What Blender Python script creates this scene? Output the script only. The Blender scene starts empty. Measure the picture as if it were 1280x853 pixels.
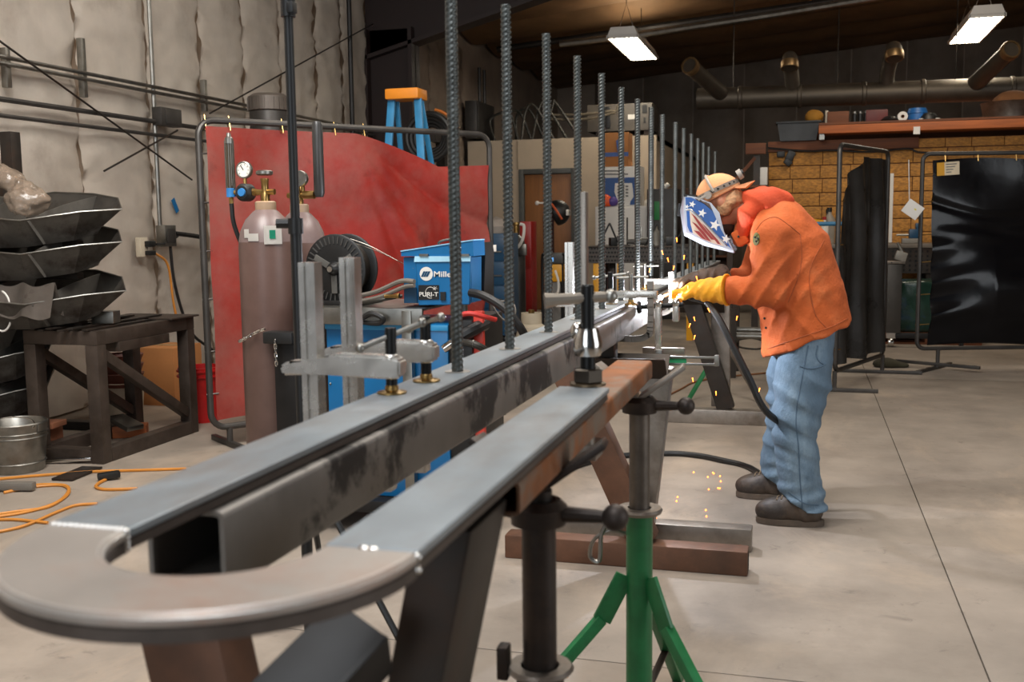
import bpy, bmesh, math, random
import numpy as np
from mathutils import Vector, Matrix, Euler
S = bpy.context.scene
COL = S.collection
random.seed(7); rng = np.random.default_rng(7)
PI = math.pi

# ------------------------------------------------------------------ camera, world, lights, exposure
F = 1296.0; CAMH = 1.40
YAW = math.atan(365/1296.); PITCH = math.radians(6.45); ROLL = -0.012
def cam_axes():
    fw = Vector((-math.sin(YAW)*math.cos(PITCH), math.cos(YAW)*math.cos(PITCH), -math.sin(PITCH)))
    r = Vector((math.cos(YAW), math.sin(YAW), 0)); u = r.cross(fw)
    c, s = math.cos(ROLL), math.sin(ROLL)
    return c*r + s*u, -s*r + c*u, fw
CR, CU, CF = cam_axes()
cam = bpy.data.cameras.new('camera'); co = bpy.data.objects.new('camera', cam); COL.objects.link(co)
M3 = Matrix((CR, CU, -CF)).transposed()
co.matrix_world = Matrix.Translation((0, 0, CAMH)) @ M3.to_4x4()
cam.lens = 36*F/1280; cam.sensor_width = 36; cam.clip_start = .05; cam.clip_end = 200
cam.dof.use_dof = True; cam.dof.focus_distance = 5.0; cam.dof.aperture_fstop = 5.0
S.camera = co
def at(x, y, Y):
    "world point seen at photo pixel (x, y) on the plane at depth Y (layout helper)"
    d = CF + CR*((x-640)/F) - CU*((y-426.5)/F)
    return Vector((0, 0, CAMH)) + d*(Y/d.y)
def atx(x, y, X):
    d = CF + CR*((x-640)/F) - CU*((y-426.5)/F)
    return Vector((0, 0, CAMH)) + d*(X/d.x)
def atz(x, y, Z):
    d = CF + CR*((x-640)/F) - CU*((y-426.5)/F)
    return Vector((0, 0, CAMH)) + d*((Z-CAMH)/d.z)
def px(p):
    d = Vector(p)-Vector((0, 0, CAMH)); z = d.dot(CF)
    return 640+F*d.dot(CR)/z, 426.5-F*d.dot(CU)/z

w = bpy.data.worlds.new('world'); S.world = w; w.use_nodes = True
bg = w.node_tree.nodes['Background']; bg.inputs[0].default_value = (.75, .85, 1, 1); bg.inputs[1].default_value = .05
S.view_settings.view_transform = 'Standard'; S.view_settings.look = 'None'
S.view_settings.gamma = 1; S.view_settings.use_curve_mapping = False
S.view_settings.exposure = 0.0
def area(name, loc, size, power, col, target=None, sy=None, rot=None, spread=None):
    l = bpy.data.lights.new(name, 'AREA'); l.energy = power; l.color = col; l.size = size
    if sy: l.shape = 'RECTANGLE'; l.size_y = sy
    if spread: l.spread = spread
    o = bpy.data.objects.new(name, l); COL.objects.link(o); o.location = loc
    if target is not None: o.rotation_euler = (Vector(target)-Vector(loc)).to_track_quat('-Z', 'Y').to_euler()
    return o
# daylight through the big bay doors (front right, behind the photographer) and lamps above the working bays, one of them an added fill
area('bay_door_daylight', (5.6, 2.2, 2.1), 3.6, 130, (.92, .96, 1), target=(-1.0, 5.2, .6), sy=3.4)
area('rear_door_daylight', (-1.6, -4.8, 2.3), 3.4, 130, (.86, .93, 1), target=(-1.0, 3, .5), sy=3.2)
area('bay_and_fill_light', (-.2, 5.0, 4.45), 1.4, 165, (1, .94, .86), target=(-.2, 5.2, 0), sy=2.4)
area('bay_and_fill_light', (-2.6, 7.4, 4.3), 1.2, 60, (1, .93, .83), target=(-2.9, 7.4, 0), sy=2.4)
area('bay_and_fill_light', (-2.6, 3.0, 4.3), 1.4, 290, (1, .97, .93), target=(-4.6, 5.6, .9), sy=2.4)
area('bay_and_fill_light', (-.7, .3, 4.4), 1.2, 110, (.9, .95, 1), target=(-.7, .9, 0), sy=2.4)  # added fill to brighten the near rail, not a lamp of the shop
area('bay_and_fill_light', (1.5, 11.6, 4.55), .8, 85, (1, .88, .72), target=(1.2, 12.4, 0), sy=2.0)

# ------------------------------------------------------------------ helpers
def lin(c):
    if isinstance(c, str):
        c = [int(c[i:i+2], 16)/255 for i in (0, 2, 4)]
    return [x/12.92 if x <= .04045 else ((x+.055)/1.055)**2.4 for x in c]
MATS = {}
def mat(name, col, rough=.5, metal=0., var=.18, scale=6., bump=0., bscale=60., col2=None, lo=.42, hi=.62, mix2=1., stretch=None, rvar=.12, emit=0, spec=None, coat=0, trans=0, alpha=1):
    if name in MATS: return MATS[name]
    m = bpy.data.materials.new(name); m.use_nodes = True; nt = m.node_tree; N = nt.nodes; L = nt.links
    b = N['Principled BSDF']; c = lin(col)
    tc = N.new('ShaderNodeTexCoord'); mp = N.new('ShaderNodeMapping'); L.new(tc.outputs['Object'], mp.inputs[0])
    if stretch: mp.inputs['Scale'].default_value = stretch
    n = N.new('ShaderNodeTexNoise'); n.inputs['Scale'].default_value = scale; n.inputs['Detail'].default_value = 6; n.inputs['Roughness'].default_value = .6
    L.new(mp.outputs[0], n.inputs['Vector'])
    r = N.new('ShaderNodeValToRGB'); r.color_ramp.elements[0].position = .3; r.color_ramp.elements[1].position = .7
    r.color_ramp.elements[0].color = [x*(1-var) for x in c]+[1]; r.color_ramp.elements[1].color = [min(1, x*(1+var)) for x in c]+[1]
    L.new(n.outputs['Fac'], r.inputs[0]); out = r.outputs[0]
    if col2 is not None:
        n2 = N.new('ShaderNodeTexNoise'); n2.inputs['Scale'].default_value = scale*.45; n2.inputs['Detail'].default_value = 9; n2.inputs['Roughness'].default_value = .68
        L.new(mp.outputs[0], n2.inputs['Vector'])
        r2 = N.new('ShaderNodeValToRGB'); r2.color_ramp.elements[0].position = lo; r2.color_ramp.elements[1].position = hi
        r2.color_ramp.elements[0].color = (0, 0, 0, 1); r2.color_ramp.elements[1].color = (mix2, mix2, mix2, 1)
        L.new(n2.outputs['Fac'], r2.inputs[0])
        mx = N.new('ShaderNodeMixRGB'); L.new(r2.outputs[0], mx.inputs[0]); L.new(out, mx.inputs[1]); mx.inputs[2].default_value = lin(col2)+[1]
        out = mx.outputs[0]
    L.new(out, b.inputs['Base Color'])
    rr = N.new('ShaderNodeMapRange'); rr.inputs[3].default_value = max(.02, rough-rvar); rr.inputs[4].default_value = min(1, rough+rvar)
    L.new(n.outputs['Fac'], rr.inputs[0]); L.new(rr.outputs[0], b.inputs['Roughness'])
    b.inputs['Metallic'].default_value = metal
    if spec is not None: b.inputs['Specular IOR Level'].default_value = spec
    if coat: b.inputs['Coat Weight'].default_value = coat; b.inputs['Coat Roughness'].default_value = .15
    if trans: b.inputs['Transmission Weight'].default_value = trans
    if alpha < 1: b.inputs['Alpha'].default_value = alpha
    if bump:
        n3 = N.new('ShaderNodeTexNoise'); n3.inputs['Scale'].default_value = bscale; n3.inputs['Detail'].default_value = 5
        L.new(mp.outputs[0], n3.inputs['Vector'])
        bp = N.new('ShaderNodeBump'); bp.inputs['Strength'].default_value = bump; bp.inputs['Distance'].default_value = .01
        L.new(n3.outputs['Fac'], bp.inputs['Height']); L.new(bp.outputs[0], b.inputs['Normal'])
    if emit:
        b.inputs['Emission Color'].default_value = c+[1]; b.inputs['Emission Strength'].default_value = emit
    MATS[name] = m; return m

ORG = {}
def rotm(r):
    if r is None: return Matrix.Identity(3)
    if isinstance(r, Matrix): return r.to_3x3()
    return Euler(r).to_matrix()
class MB:
    def __init__(s): s.bm = bmesh.new()
    def add(s, vs, fs):
        v = [s.bm.verts.new(p) for p in vs]
        for f in fs:
            try: s.bm.faces.new([v[i] for i in f])
            except ValueError: pass
        return s
    def box(s, c, size, rot=None, bev=0.):
        R = rotm(rot); c = Vector(c); h = Vector(size)/2
        n0 = len(s.bm.verts)
        r = bmesh.ops.create_cube(s.bm, size=1)
        for v in r['verts']: v.co = Vector((v.co.x*size[0], v.co.y*size[1], v.co.z*size[2]))
        vs = r['verts']
        if bev:
            es = list({e for v in vs for e in v.link_edges})
            q = bmesh.ops.bevel(s.bm, geom=es, offset=min(bev, min(size)*.49), segments=2, profile=.6, affect='EDGES')
            vs = list({v for f in q['faces'] for v in f.verts} | {v for v in vs if v.is_valid})
        for v in vs: v.co = R @ v.co + c
        return s
    def bx(s, x0, x1, y0, y1, z0, z1, bev=0.):
        return s.box(((x0+x1)/2, (y0+y1)/2, (z0+z1)/2), (abs(x1-x0), abs(y1-y0), abs(z1-z0)), None, bev)
    def bar(s, p0, p1, w, h, up=(0, 0, 1), bev=0.):
        "rectangular bar from p0 to p1, w sideways, h along up"
        p0, p1 = Vector(p0), Vector(p1); d = p1-p0; L = d.length; d.normalize()
        up = Vector(up); sd = d.cross(up)
        if sd.length < 1e-4: sd = d.cross(Vector((0, 1, 0)))
        sd.normalize(); u2 = sd.cross(d)
        R = Matrix((sd, d, u2)).transposed()
        return s.box((p0+p1)/2, (w, L, h), R, bev)
    def cyl(s, p0, p1, r, r2=None, seg=14, caps=True):
        p0, p1 = Vector(p0), Vector(p1); return s.tube([p0, p1], r, seg, rs=[r, r if r2 is None else r2], caps=caps)
    def tube(s, pts, r, seg=8, rs=None, caps=True, closed=False):
        P = [Vector(p) for p in pts]; n = len(P)
        T = []
        for i in range(n):
            a = P[(i-1) % n] if (closed or i > 0) else P[i]; b = P[(i+1) % n] if (closed or i < n-1) else P[i]
            t = (b-a); t = t.normalized() if t.length > 1e-9 else Vector((0, 0, 1)); T.append(t)
        u = T[0].orthogonal().normalized(); rings = []
        for i in range(n):
            if i: u = (u - T[i]*u.dot(T[i])); u = u.normalized() if u.length > 1e-6 else T[i].orthogonal().normalized()
            v = T[i].cross(u); rr = rs[i] if rs else r
            rings.append([s.bm.verts.new(P[i]+(u*math.cos(2*PI*k/seg)+v*math.sin(2*PI*k/seg))*rr) for k in range(seg)])
        for i in range(n if closed else n-1):
            a, b = rings[i], rings[(i+1) % n]
            for k in range(seg):
                try: s.bm.faces.new((a[k], a[(k+1) % seg], b[(k+1) % seg], b[k]))
                except ValueError: pass
        if caps and not closed:
            s.bm.faces.new(rings[0][::-1]); s.bm.faces.new(rings[-1])
        return s
    def lathe(s, prof, o=(0, 0, 0), ax=(0, 0, 1), seg=24):
        o = Vector(o); ax = Vector(ax).normalized(); u = ax.orthogonal().normalized(); v = ax.cross(u); rings = []
        for r, z in prof:
            if r < 1e-6: rings.append([s.bm.verts.new(o+ax*z)])
            else: rings.append([s.bm.verts.new(o+ax*z+(u*math.cos(2*PI*k/seg)+v*math.sin(2*PI*k/seg))*r) for k in range(seg)])
        for a, b in zip(rings, rings[1:]):
            for k in range(seg):
                k2 = (k+1) % seg
                if len(a) == 1 and len(b) == 1: continue
                if len(a) == 1: f = (a[0], b[k2], b[k])
                elif len(b) == 1: f = (a[k], a[k2], b[0])
                else: f = (a[k], a[k2], b[k2], b[k])
                s.bm.faces.new(f)
        return s
    def prism(s, poly, ext):
        ext = Vector(ext); a = [s.bm.verts.new(Vector(p)) for p in poly]; b = [s.bm.verts.new(Vector(p)+ext) for p in poly]; n = len(poly)
        s.bm.faces.new(a); s.bm.faces.new(b[::-1])
        for i in range(n): s.bm.faces.new((a[i], b[i], b[(i+1) % n], a[(i+1) % n]))
        return s
    def sph(s, c, r, seg=12, sc=(1, 1, 1)):
        q = bmesh.ops.create_uvsphere(s.bm, u_segments=seg, v_segments=max(6, seg//2+2), radius=r)
        for v in q['verts']: v.co = Vector((v.co.x*sc[0], v.co.y*sc[1], v.co.z*sc[2]))+Vector(c)
        return s
    def grid(s, fn, nu, nv, thick=0):
        g = [[s.bm.verts.new(fn(i/nu, j/nv)) for j in range(nv+1)] for i in range(nu+1)]
        fs = [s.bm.faces.new((g[i][j], g[i+1][j], g[i+1][j+1], g[i][j+1])) for i in range(nu) for j in range(nv)]
        if thick: bmesh.ops.solidify(s.bm, geom=fs, thickness=thick)
        return s
    def build(s, name, m, parent=None, at=None, sharp=35, smooth=True):
        org = ORG.get(parent.name, Vector()) if parent else (Vector(at) if at is not None else Vector())
        bmesh.ops.recalc_face_normals(s.bm, faces=s.bm.faces)
        if org.length > 0: bmesh.ops.translate(s.bm, verts=s.bm.verts, vec=-org)
        me = bpy.data.meshes.new(name); s.bm.to_mesh(me); s.bm.free()
        if smooth and len(me.polygons):
            me.polygons.foreach_set('use_smooth', [True]*len(me.polygons)); me.set_sharp_from_angle(angle=math.radians(sharp))
        o = bpy.data.objects.new(name, me); COL.objects.link(o); o.data.materials.append(m)
        ORG[o.name] = org
        if parent: o.parent = parent
        else: o.location = org
        return o
def tag(o, label=None, cat=None, group=None, kind=None):
    if label: o['label'] = label
    if cat: o['category'] = cat
    if group: o['group'] = group
    if kind: o['kind'] = kind
    return o
def thing(name, label, cat, loc=(0, 0, 0), rz=0, group=None, local=False):
    o = bpy.data.objects.new(name, None); COL.objects.link(o); o.empty_display_size = .1
    o.location = loc; o.rotation_euler = (0, 0, rz); ORG[o.name] = Vector() if (rz or local) else Vector(loc)
    return tag(o, label, cat, group)
def struct(o): o['kind'] = 'structure'; return o
def dup(root, loc, rz=0, label=None, group=None):
    r = root.copy(); COL.objects.link(r); r.location = loc; r.rotation_euler = (0, 0, rz); ORG[r.name] = Vector()
    if label: r['label'] = label
    if group: r['group'] = group
    for ch in list(root.children):
        c = ch.copy(); COL.objects.link(c); c.parent = r
        for g in list(ch.children):
            d = g.copy(); COL.objects.link(d); d.parent = c
    return r
def inst(o, parent, loc=None, rot=None, scale=None):
    "a further piece sharing mesh data with o"
    c = o.copy(); COL.objects.link(c); c.parent = parent
    if loc is not None: c.location = loc
    if rot is not None: c.rotation_euler = rot
    if scale is not None: c.scale = scale
    return c
def rail_pts(pts, n=8):
    "Catmull-Rom through pts"
    P = [Vector(p) for p in pts]; P = [P[0]*2-P[1]]+P+[P[-1]*2-P[-2]]; out = []
    for i in range(1, len(P)-2):
        for k in range(n):
            t = k/n; a, b, c, d = P[i-1:i+3]
            out.append(.5*((2*b)+(c-a)*t+(2*a-5*b+4*c-d)*t*t+(3*b-a-3*c+d)*t**3))
    out.append(P[-2]); return out
def text_mesh(txt, size, depth=.002, offset=0., shear=0.):
    cu = bpy.data.curves.new('txt', 'FONT'); cu.body = txt; cu.size = size; cu.extrude = depth/2; cu.offset = offset; cu.shear = shear
    cu.align_x = 'LEFT'; o = bpy.data.objects.new('txt', cu); COL.objects.link(o)
    me = bpy.data.meshes.new_from_object(o.evaluated_get(bpy.context.evaluated_depsgraph_get())); bpy.data.objects.remove(o); bpy.data.curves.remove(cu)
    return me
def put_text(txt, size, o, xd, yd, name, m, parent, depth=.002, offset=0., shear=0., width=None):
    "lettering with origin o, reading along xd, upright along yd"
    me = text_mesh(txt, size, depth, offset, shear); xd = Vector(xd).normalized(); yd = Vector(yd).normalized(); zd = xd.cross(yd)
    vs = [v.co.copy() for v in me.vertices]; s = 1
    if width: s = width/max(v.x for v in vs)
    org = ORG.get(parent.name, Vector())
    for v, c in zip(me.vertices, vs): v.co = Vector(o)+xd*c.x*s+yd*c.y+zd*c.z-org
    me.name = name; ob = bpy.data.objects.new(name, me); COL.objects.link(ob); me.materials.clear(); me.materials.append(m); ob.parent = parent
    ORG[ob.name] = org
    return ob

# ------------------------------------------------------------------ signed-distance modelling for soft shapes
def pgrid(lo, hi, h):
    lo = np.array(lo, float); hi = np.array(hi, float); n = np.ceil((hi-lo)/h).astype(int)+1
    ax = [lo[i]+h*np.arange(n[i]) for i in range(3)]
    return np.stack(np.meshgrid(*ax, indexing='ij'), -1).astype(np.float32), lo
def sd_cone(P, a, b, ra, rb):
    a = np.array(a, np.float32); b = np.array(b, np.float32); d = b-a
    t = np.clip(((P-a)@d)/(d@d), 0, 1)
    return np.linalg.norm(P-a-t[..., None]*d, axis=-1)-(ra+(rb-ra)*t)
def sd_ell(P, c, r, R=None):
    q = P-np.array(c, np.float32)
    if R is not None: q = q@np.array(R, np.float32)      # R columns = local axes
    r = np.array(r, np.float32); k0 = np.linalg.norm(q/r, axis=-1); k1 = np.linalg.norm(q/(r*r), axis=-1)
    return k0*(k0-1)/np.maximum(k1, 1e-6)
def sd_spine(P, pts, ab):
    "tube along pts (bends in the XZ plane), elliptic section: a in plane, b along Y"
    D = None
    for (p, q, s0, s1) in zip(pts, pts[1:], ab, ab[1:]):
        p = np.array(p, np.float32); q = np.array(q, np.float32); d = q-p; L2 = d@d; t = np.clip(((P-p)@d)/L2, 0, 1)
        r = P-p-t[..., None]*d; a = s0[0]+(s1[0]-s0[0])*t; b = s0[1]+(s1[1]-s0[1])*t
        rxz = np.sqrt(r[..., 0]**2+r[..., 2]**2); k = np.sqrt((rxz/a)**2+(r[..., 1]/b)**2)
        dd = (k-1)*np.minimum(a, b); D = dd if D is None else np.minimum(D, dd)
    return D
def smin(a, b, k):
    h = np.clip(.5+.5*(b-a)/k, 0, 1); return b*(1-h)+a*h-k*h*(1-h)
def snoise(P, f, seed=0, n=5):
    r = np.random.default_rng(seed); out = 0
    for i in range(n):
        d = r.normal(size=3); d /= np.linalg.norm(d); k = f*(.6+.9*r.random())
        d2 = r.normal(size=3); d2 /= np.linalg.norm(d2)
        out = out+np.sin((P@(d*k).astype(np.float32))+1.7*np.sin(P@(d2*k*.6).astype(np.float32)+r.random()*6)+r.random()*6)
    return out/n
def surface_nets(D, lo, h):
    s = D < 0; n = D.shape
    c = np.zeros([n[0]-1, n[1]-1, n[2]-1], np.int8)
    for i in (0, 1):
        for j in (0, 1):
            for k in (0, 1): c += s[i:n[0]-1+i, j:n[1]-1+j, k:n[2]-1+k]
    act = (c > 0) & (c < 8); I = np.argwhere(act); idx = -np.ones(act.shape, np.int64); idx[act] = np.arange(len(I))
    acc = np.zeros((len(I), 3)); cnt = np.zeros(len(I))
    cor = [(i, j, k) for i in (0, 1) for j in (0, 1) for k in (0, 1)]
    for a in cor:
        for ax in range(3):
            if a[ax]: continue
            b = list(a); b[ax] = 1
            va = D[tuple((I+np.array(a)).T)]; vb = D[tuple((I+np.array(b)).T)]; m = (va < 0) != (vb < 0)
            t = np.where(m, va/np.where(va == vb, 1, va-vb), 0); p = np.repeat(np.array([a], float), len(I), 0); p[:, ax] += t
            acc[m] += p[m]; cnt[m] += 1
    V = (I+acc/cnt[:, None])*h+np.array(lo); Q = []
    for ax in range(3):
        sl0 = [slice(None)]*3; sl1 = [slice(None)]*3; sl0[ax] = slice(0, -1); sl1[ax] = slice(1, None)
        E = np.argwhere(s[tuple(sl0)] != s[tuple(sl1)]); o1, o2 = [(1, 2), (2, 0), (0, 1)][ax]
        ok = (E[:, o1] > 0) & (E[:, o2] > 0) & (E[:, o1] < n[o1]-1) & (E[:, o2] < n[o2]-1); E = E[ok]
        e1 = np.zeros(3, int); e1[o1] = 1; e2 = np.zeros(3, int); e2[o2] = 1
        q = np.stack([idx[tuple((E-e1-e2).T)], idx[tuple((E-e2).T)], idx[tuple(E.T)], idx[tuple((E-e1).T)]], 1)
        fl = s[tuple(E.T)]; q[~fl] = q[~fl][:, ::-1]; Q.append(q)
    return V, np.concatenate(Q)
def sdf_obj(name, D, lo, h, m, parent=None, at=None, relax=1):
    V, Q = surface_nets(D, lo, h)
    for _ in range(relax):                                  # light Laplacian smoothing
        A = np.zeros_like(V); C = np.zeros(len(V))
        for a, b in ((0, 1), (1, 2), (2, 3), (3, 0)):
            np.add.at(A, Q[:, a], V[Q[:, b]]); np.add.at(C, Q[:, a], 1); np.add.at(A, Q[:, b], V[Q[:, a]]); np.add.at(C, Q[:, b], 1)
        V = .5*V+.5*A/np.maximum(C, 1)[:, None]
    org = ORG.get(parent.name, Vector()) if parent else (Vector(at) if at is not None else Vector())
    V = V-np.array(org); me = bpy.data.meshes.new(name); me.from_pydata(V.tolist(), [], Q.tolist()); me.update()
    me.polygons.foreach_set('use_smooth', [True]*len(me.polygons))
    o = bpy.data.objects.new(name, me); COL.objects.link(o); me.materials.append(m); ORG[o.name] = org
    if parent: o.parent = parent
    else: o.location = org
    return o
# ------------------------------------------------------------------ materials
concrete = mat('concrete', '8b8074', .62, var=.2, scale=2.2, bump=.06, bscale=90, col2='665b51', lo=.48, hi=.7, mix2=.7)
def specks(m, col, scale, lo, hi, amt, stretch=(1, 1, 1)):
    "adds fine marks of their own colour over a material's base colour"
    nt = m.node_tree; N = nt.nodes; L = nt.links; b = N['Principled BSDF']; old = b.inputs['Base Color'].links[0].from_socket
    tc = N.new('ShaderNodeTexCoord'); mp = N.new('ShaderNodeMapping'); mp.inputs['Scale'].default_value = stretch; L.new(tc.outputs['Object'], mp.inputs[0])
    n = N.new('ShaderNodeTexNoise'); n.inputs['Scale'].default_value = scale; n.inputs['Detail'].default_value = 8; n.inputs['Roughness'].default_value = .7; n.inputs['Distortion'].default_value = .6; L.new(mp.outputs[0], n.inputs['Vector'])
    r = N.new('ShaderNodeValToRGB'); r.color_ramp.elements[0].position = lo; r.color_ramp.elements[1].position = hi; r.color_ramp.elements[0].color = (0, 0, 0, 1); r.color_ramp.elements[1].color = (amt, amt, amt, 1); L.new(n.outputs['Fac'], r.inputs[0])
    x = N.new('ShaderNodeMixRGB'); L.new(r.outputs[0], x.inputs[0]); L.new(old, x.inputs[1]); x.inputs[2].default_value = lin(col)+[1]; L.new(x.outputs[0], b.inputs['Base Color'])
specks(concrete, '4f4640', 7, .60, .72, .55); specks(concrete, 'b09c86', 1.3, .52, .70, .5, (1, .5, 1)); specks(concrete, '3e3833', 38, .66, .72, .6)
joint_m = mat('joint_filler', '6a6158', .9)
vinyl = mat('insulation_vinyl', 'ded4c7', .45, var=.1, scale=3, bump=.3, bscale=9, col2='9c8672', lo=.55, hi=.8, mix2=.55)
vinyl_dark = mat('dim_insulation_vinyl', 'a39384', .55, var=.15, scale=2, bump=.25, bscale=9, col2='5e5146', lo=.5, hi=.8, mix2=.6)  # darker vinyl: dimness of the far bays put into the colour
ceil_m = mat('ceiling_insulation', 'ab8762', .6, var=.2, scale=1.5, col2='5f4835', lo=.45, hi=.75, mix2=.6)
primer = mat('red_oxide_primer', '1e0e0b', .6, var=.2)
drywall = mat('drywall', 'b9a893', .8, var=.06, scale=3, col2='a08f7b', lo=.55, hi=.8, mix2=.4)
osb_m = mat('osb_board', 'b07a34', .7, var=.45, scale=26, col2='7d4d1c', lo=.5, hi=.7, mix2=.6, stretch=(1, 1, 2.2), bump=.15, bscale=50)
lumber = mat('orange_lumber', 'a4592b', .65, var=.25, scale=8, stretch=(.3, 1, 4))
lumber_dk = mat('dark_lumber', '6b3d22', .7, var=.3, scale=8, stretch=(.3, 1, 4))
wood_door = mat('door_veneer', '8b5a30', .5, var=.18, scale=5, stretch=(5, 5, .4))
grey_paint = mat('grey_paint', '4e4f4c', .5)
galv = mat('galvanised_steel', '8f8d87', .38, 1, var=.2, scale=14)
dark_steel = mat('dark_steel', '38332f', .48, .7, var=.3, scale=7, col2='4a3426', lo=.5, hi=.7, mix2=.6)
black_steel = mat('black_steel', '1a1817', .5, .4, var=.3, scale=8)
bar_steel = mat('hot_rolled_bar', '8a9297', .4, .3, var=.2, scale=7, col2='7d746c', lo=.46, hi=.66, mix2=.75, stretch=(1, .5, 1))
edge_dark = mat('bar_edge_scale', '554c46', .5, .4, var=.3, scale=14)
loop_steel = mat('plasma_cut_plate', 'a59c93', .4, .3, var=.12, scale=7, col2='a87a60', lo=.52, hi=.72, mix2=.6)
bright_edge = mat('ground_edge', 'e8e6e2', .35, .5, var=.06, scale=20)
beam_m = mat('mill_scale_tube', '807b75', .5, .45, var=.2, scale=10, col2='1d1a19', lo=.53, hi=.58, mix2=.9, stretch=(.6, .6, .5))
rust = mat('rusty_tube', '8a542e', .6, .35, var=.3, scale=11, col2='7c7468', lo=.48, hi=.62, mix2=.85)
rust_dk = mat('brown_tube', '6a4a38', .55, .4, var=.25, scale=9, col2='4a3a30', lo=.45, hi=.7, mix2=.7)
leg_grey = mat('bare_tube', '8d857c', .42, .75, var=.2, scale=12, col2='6a5a4c', lo=.5, hi=.7, mix2=.6)
rebar_m = mat('rebar_steel', '5a5d5b', .42, .75, var=.25, scale=20, col2='3f4240', lo=.45, hi=.65, mix2=.7)
rebar_dk = mat('dark_rebar', '4a4f52', .42, .8, var=.25, scale=20)
alu = mat('clamp_aluminium', 'c9c5be', .26, .75, var=.14, scale=15)
chrome = mat('chrome', 'd0cdc8', .16, 1, var=.08)
brass = mat('brass', 'a98a55', .32, 1, var=.2, scale=20)
blk_oxide = mat('black_oxide', '151515', .42, .5, var=.3)
green_p = mat('green_paint', '1f6b3c', .42, var=.25, scale=12, col2='1f3626', lo=.55, hi=.7, mix2=.7)
jack_p = mat('dark_jack_pipe', '3b3430', .5, .7, var=.3, scale=11, col2='59493c', lo=.5, hi=.7, mix2=.6)
pipe_grey = mat('scaled_pipe', '6b635b', .45, .8, var=.25, scale=14, col2='44403c', lo=.5, hi=.7, mix2=.7)
red_pvc = mat('red_curtain', 'a8332a', .4, var=.28, scale=2.6, col2='aa7065', lo=.43, hi=.66, mix2=.8, bump=.2, bscale=11)
specks(red_pvc, '5e3029', 5, .60, .75, .5)
frame_m = mat('screen_frame_tube', '4b4845', .45, .7, var=.2)
blk_pvc = mat('black_vinyl', '17171a', .16, var=.3, scale=3, bump=.12, bscale=10)
blk_pvc2 = mat('sheen_black_vinyl', '3a3734', .3, var=.35, scale=4, bump=.1, bscale=9)  # lightened base: grey sheen of the sheet put into the colour
cyl_brown = mat('brown_cylinder_paint', '5e4841', .4, var=.12, scale=9, col2='4a3731', lo=.5, hi=.75, mix2=.7)
cyl_shoulder = mat('cylinder_shoulder_paint', '6b5a57', .4, var=.15)
blue_m = mat('blue_enamel', '0c6094', .35, var=.06)
blue_dk = mat('dark_blue_enamel', '12405f', .4, var=.1)
blk = mat('black_plastic', '141414', .45, var=.2)
rubber = mat('rubber_hose', '28251f', .55, var=.2)
rubber_g = mat('grey_hose', '6a645c', .5, var=.15)
white_m = mat('white_paint', 'd8d4cd', .5, var=.04)
cream = mat('cream_paint', 'bcb19c', .5, var=.1)
yellow_m = mat('yellow_paint', 'd99a13', .45, var=.12)
orange_cord = mat('orange_cord', 'bd7a2c', .5, var=.1)
cardboard = mat('cardboard', 'a86f3d', .8, var=.08)
red_p = mat('red_paint', '9c1d18', .42, var=.12)
redbrick = mat('brown_block', '7a4a30', .8, var=.2)
glassy = mat('gauge_face', 'd9d5cc', .2, var=.02)
tray_m = mat('tray_sheet_steel', '69655f', .42, .45, var=.25, scale=6, col2='3b2f28', lo=.56, hi=.68, mix2=.8)
frame_st = mat('table_tube', '4a4039', .5, .6, var=.25, scale=8, col2='33291f', lo=.5, hi=.7)
lamp_on = mat('fluorescent_tube', 'fff4dc', .4, emit=14)
duct_m = mat('duct_steel', '574f45', .5, .7, var=.15)
# ------------------------------------------------------------------ the setting
from mathutils import noise as mn
WX, BACK = -5.4, 23.5
fl = struct(MB().bx(-8.6, 8.6, -6, BACK+.2, -.06, -.02).build('floor', joint_m))
xs, ys = [-8.6, .57, 8.6], [-6, 3.15, 9.7, BACK+.2]
for i in range(2):
    for j in range(3):
        MB().bx(xs[i]+.0025, xs[i+1]-.0025, ys[j]+.0025, ys[j+1]-.0025, -.03, 0, .002).build('slab', concrete, fl)

def quilt(y0, y1, z0, z1, X, m, parent, nx=16, nz=110, bulge=.07, seed=0):
    def f(u, v):
        y, z = y0+(y1-y0)*u, z0+(z1-z0)*v; e = (1-(2*u-1)**2)
        b = bulge*max(e, 0)**.7*(.75+.25*math.cos((z-1.75)*2.6))
        wr = .022*mn.noise(Vector((y*2.3+seed*7.1, z*9+y*1.5, seed)))*(1.1-.7*e)+.016*mn.noise(Vector((y*4+z*2.2, z*3.1-y*2, seed+5)))
        rg = lambda a, b_, c_: (1-abs(mn.noise(Vector((a, b_, c_)))))**5
        wr += (.024*rg(y*1.1+seed, z*4.2+.6*math.sin(y*5), seed+9)+.014*rg(y*2.0-z*1.5, z*6.5+y*2.2, seed+17))*(1.15-.8*e)
        return Vector((X+b+wr, y, z))
    return MB().grid(f, nx, nz, .01).build('insulation_panel', m, parent, sharp=80)
wl = struct(MB().bx(WX-.2, WX-.07, -6, BACK, 0, 4.6).build('wall_left', vinyl_dark))
edges = [-.4, .7, 1.6, 2.5, 3.4, 4.3, 5.15, 6.0, 6.9, 7.8, 8.62, 9.4, 10.15, 11.0, 11.7, 12.45]
for i, (a, b) in enumerate(zip(edges, edges[1:])): quilt(a+.012, b-.012, .02, 4.55, WX, vinyl, wl, seed=i)
for i, a in enumerate(np.arange(13.2, 16.3, .78)): quilt(a+.01, a+.77, .02, 4.2, WX, vinyl_dark, wl, seed=30+i)
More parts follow.
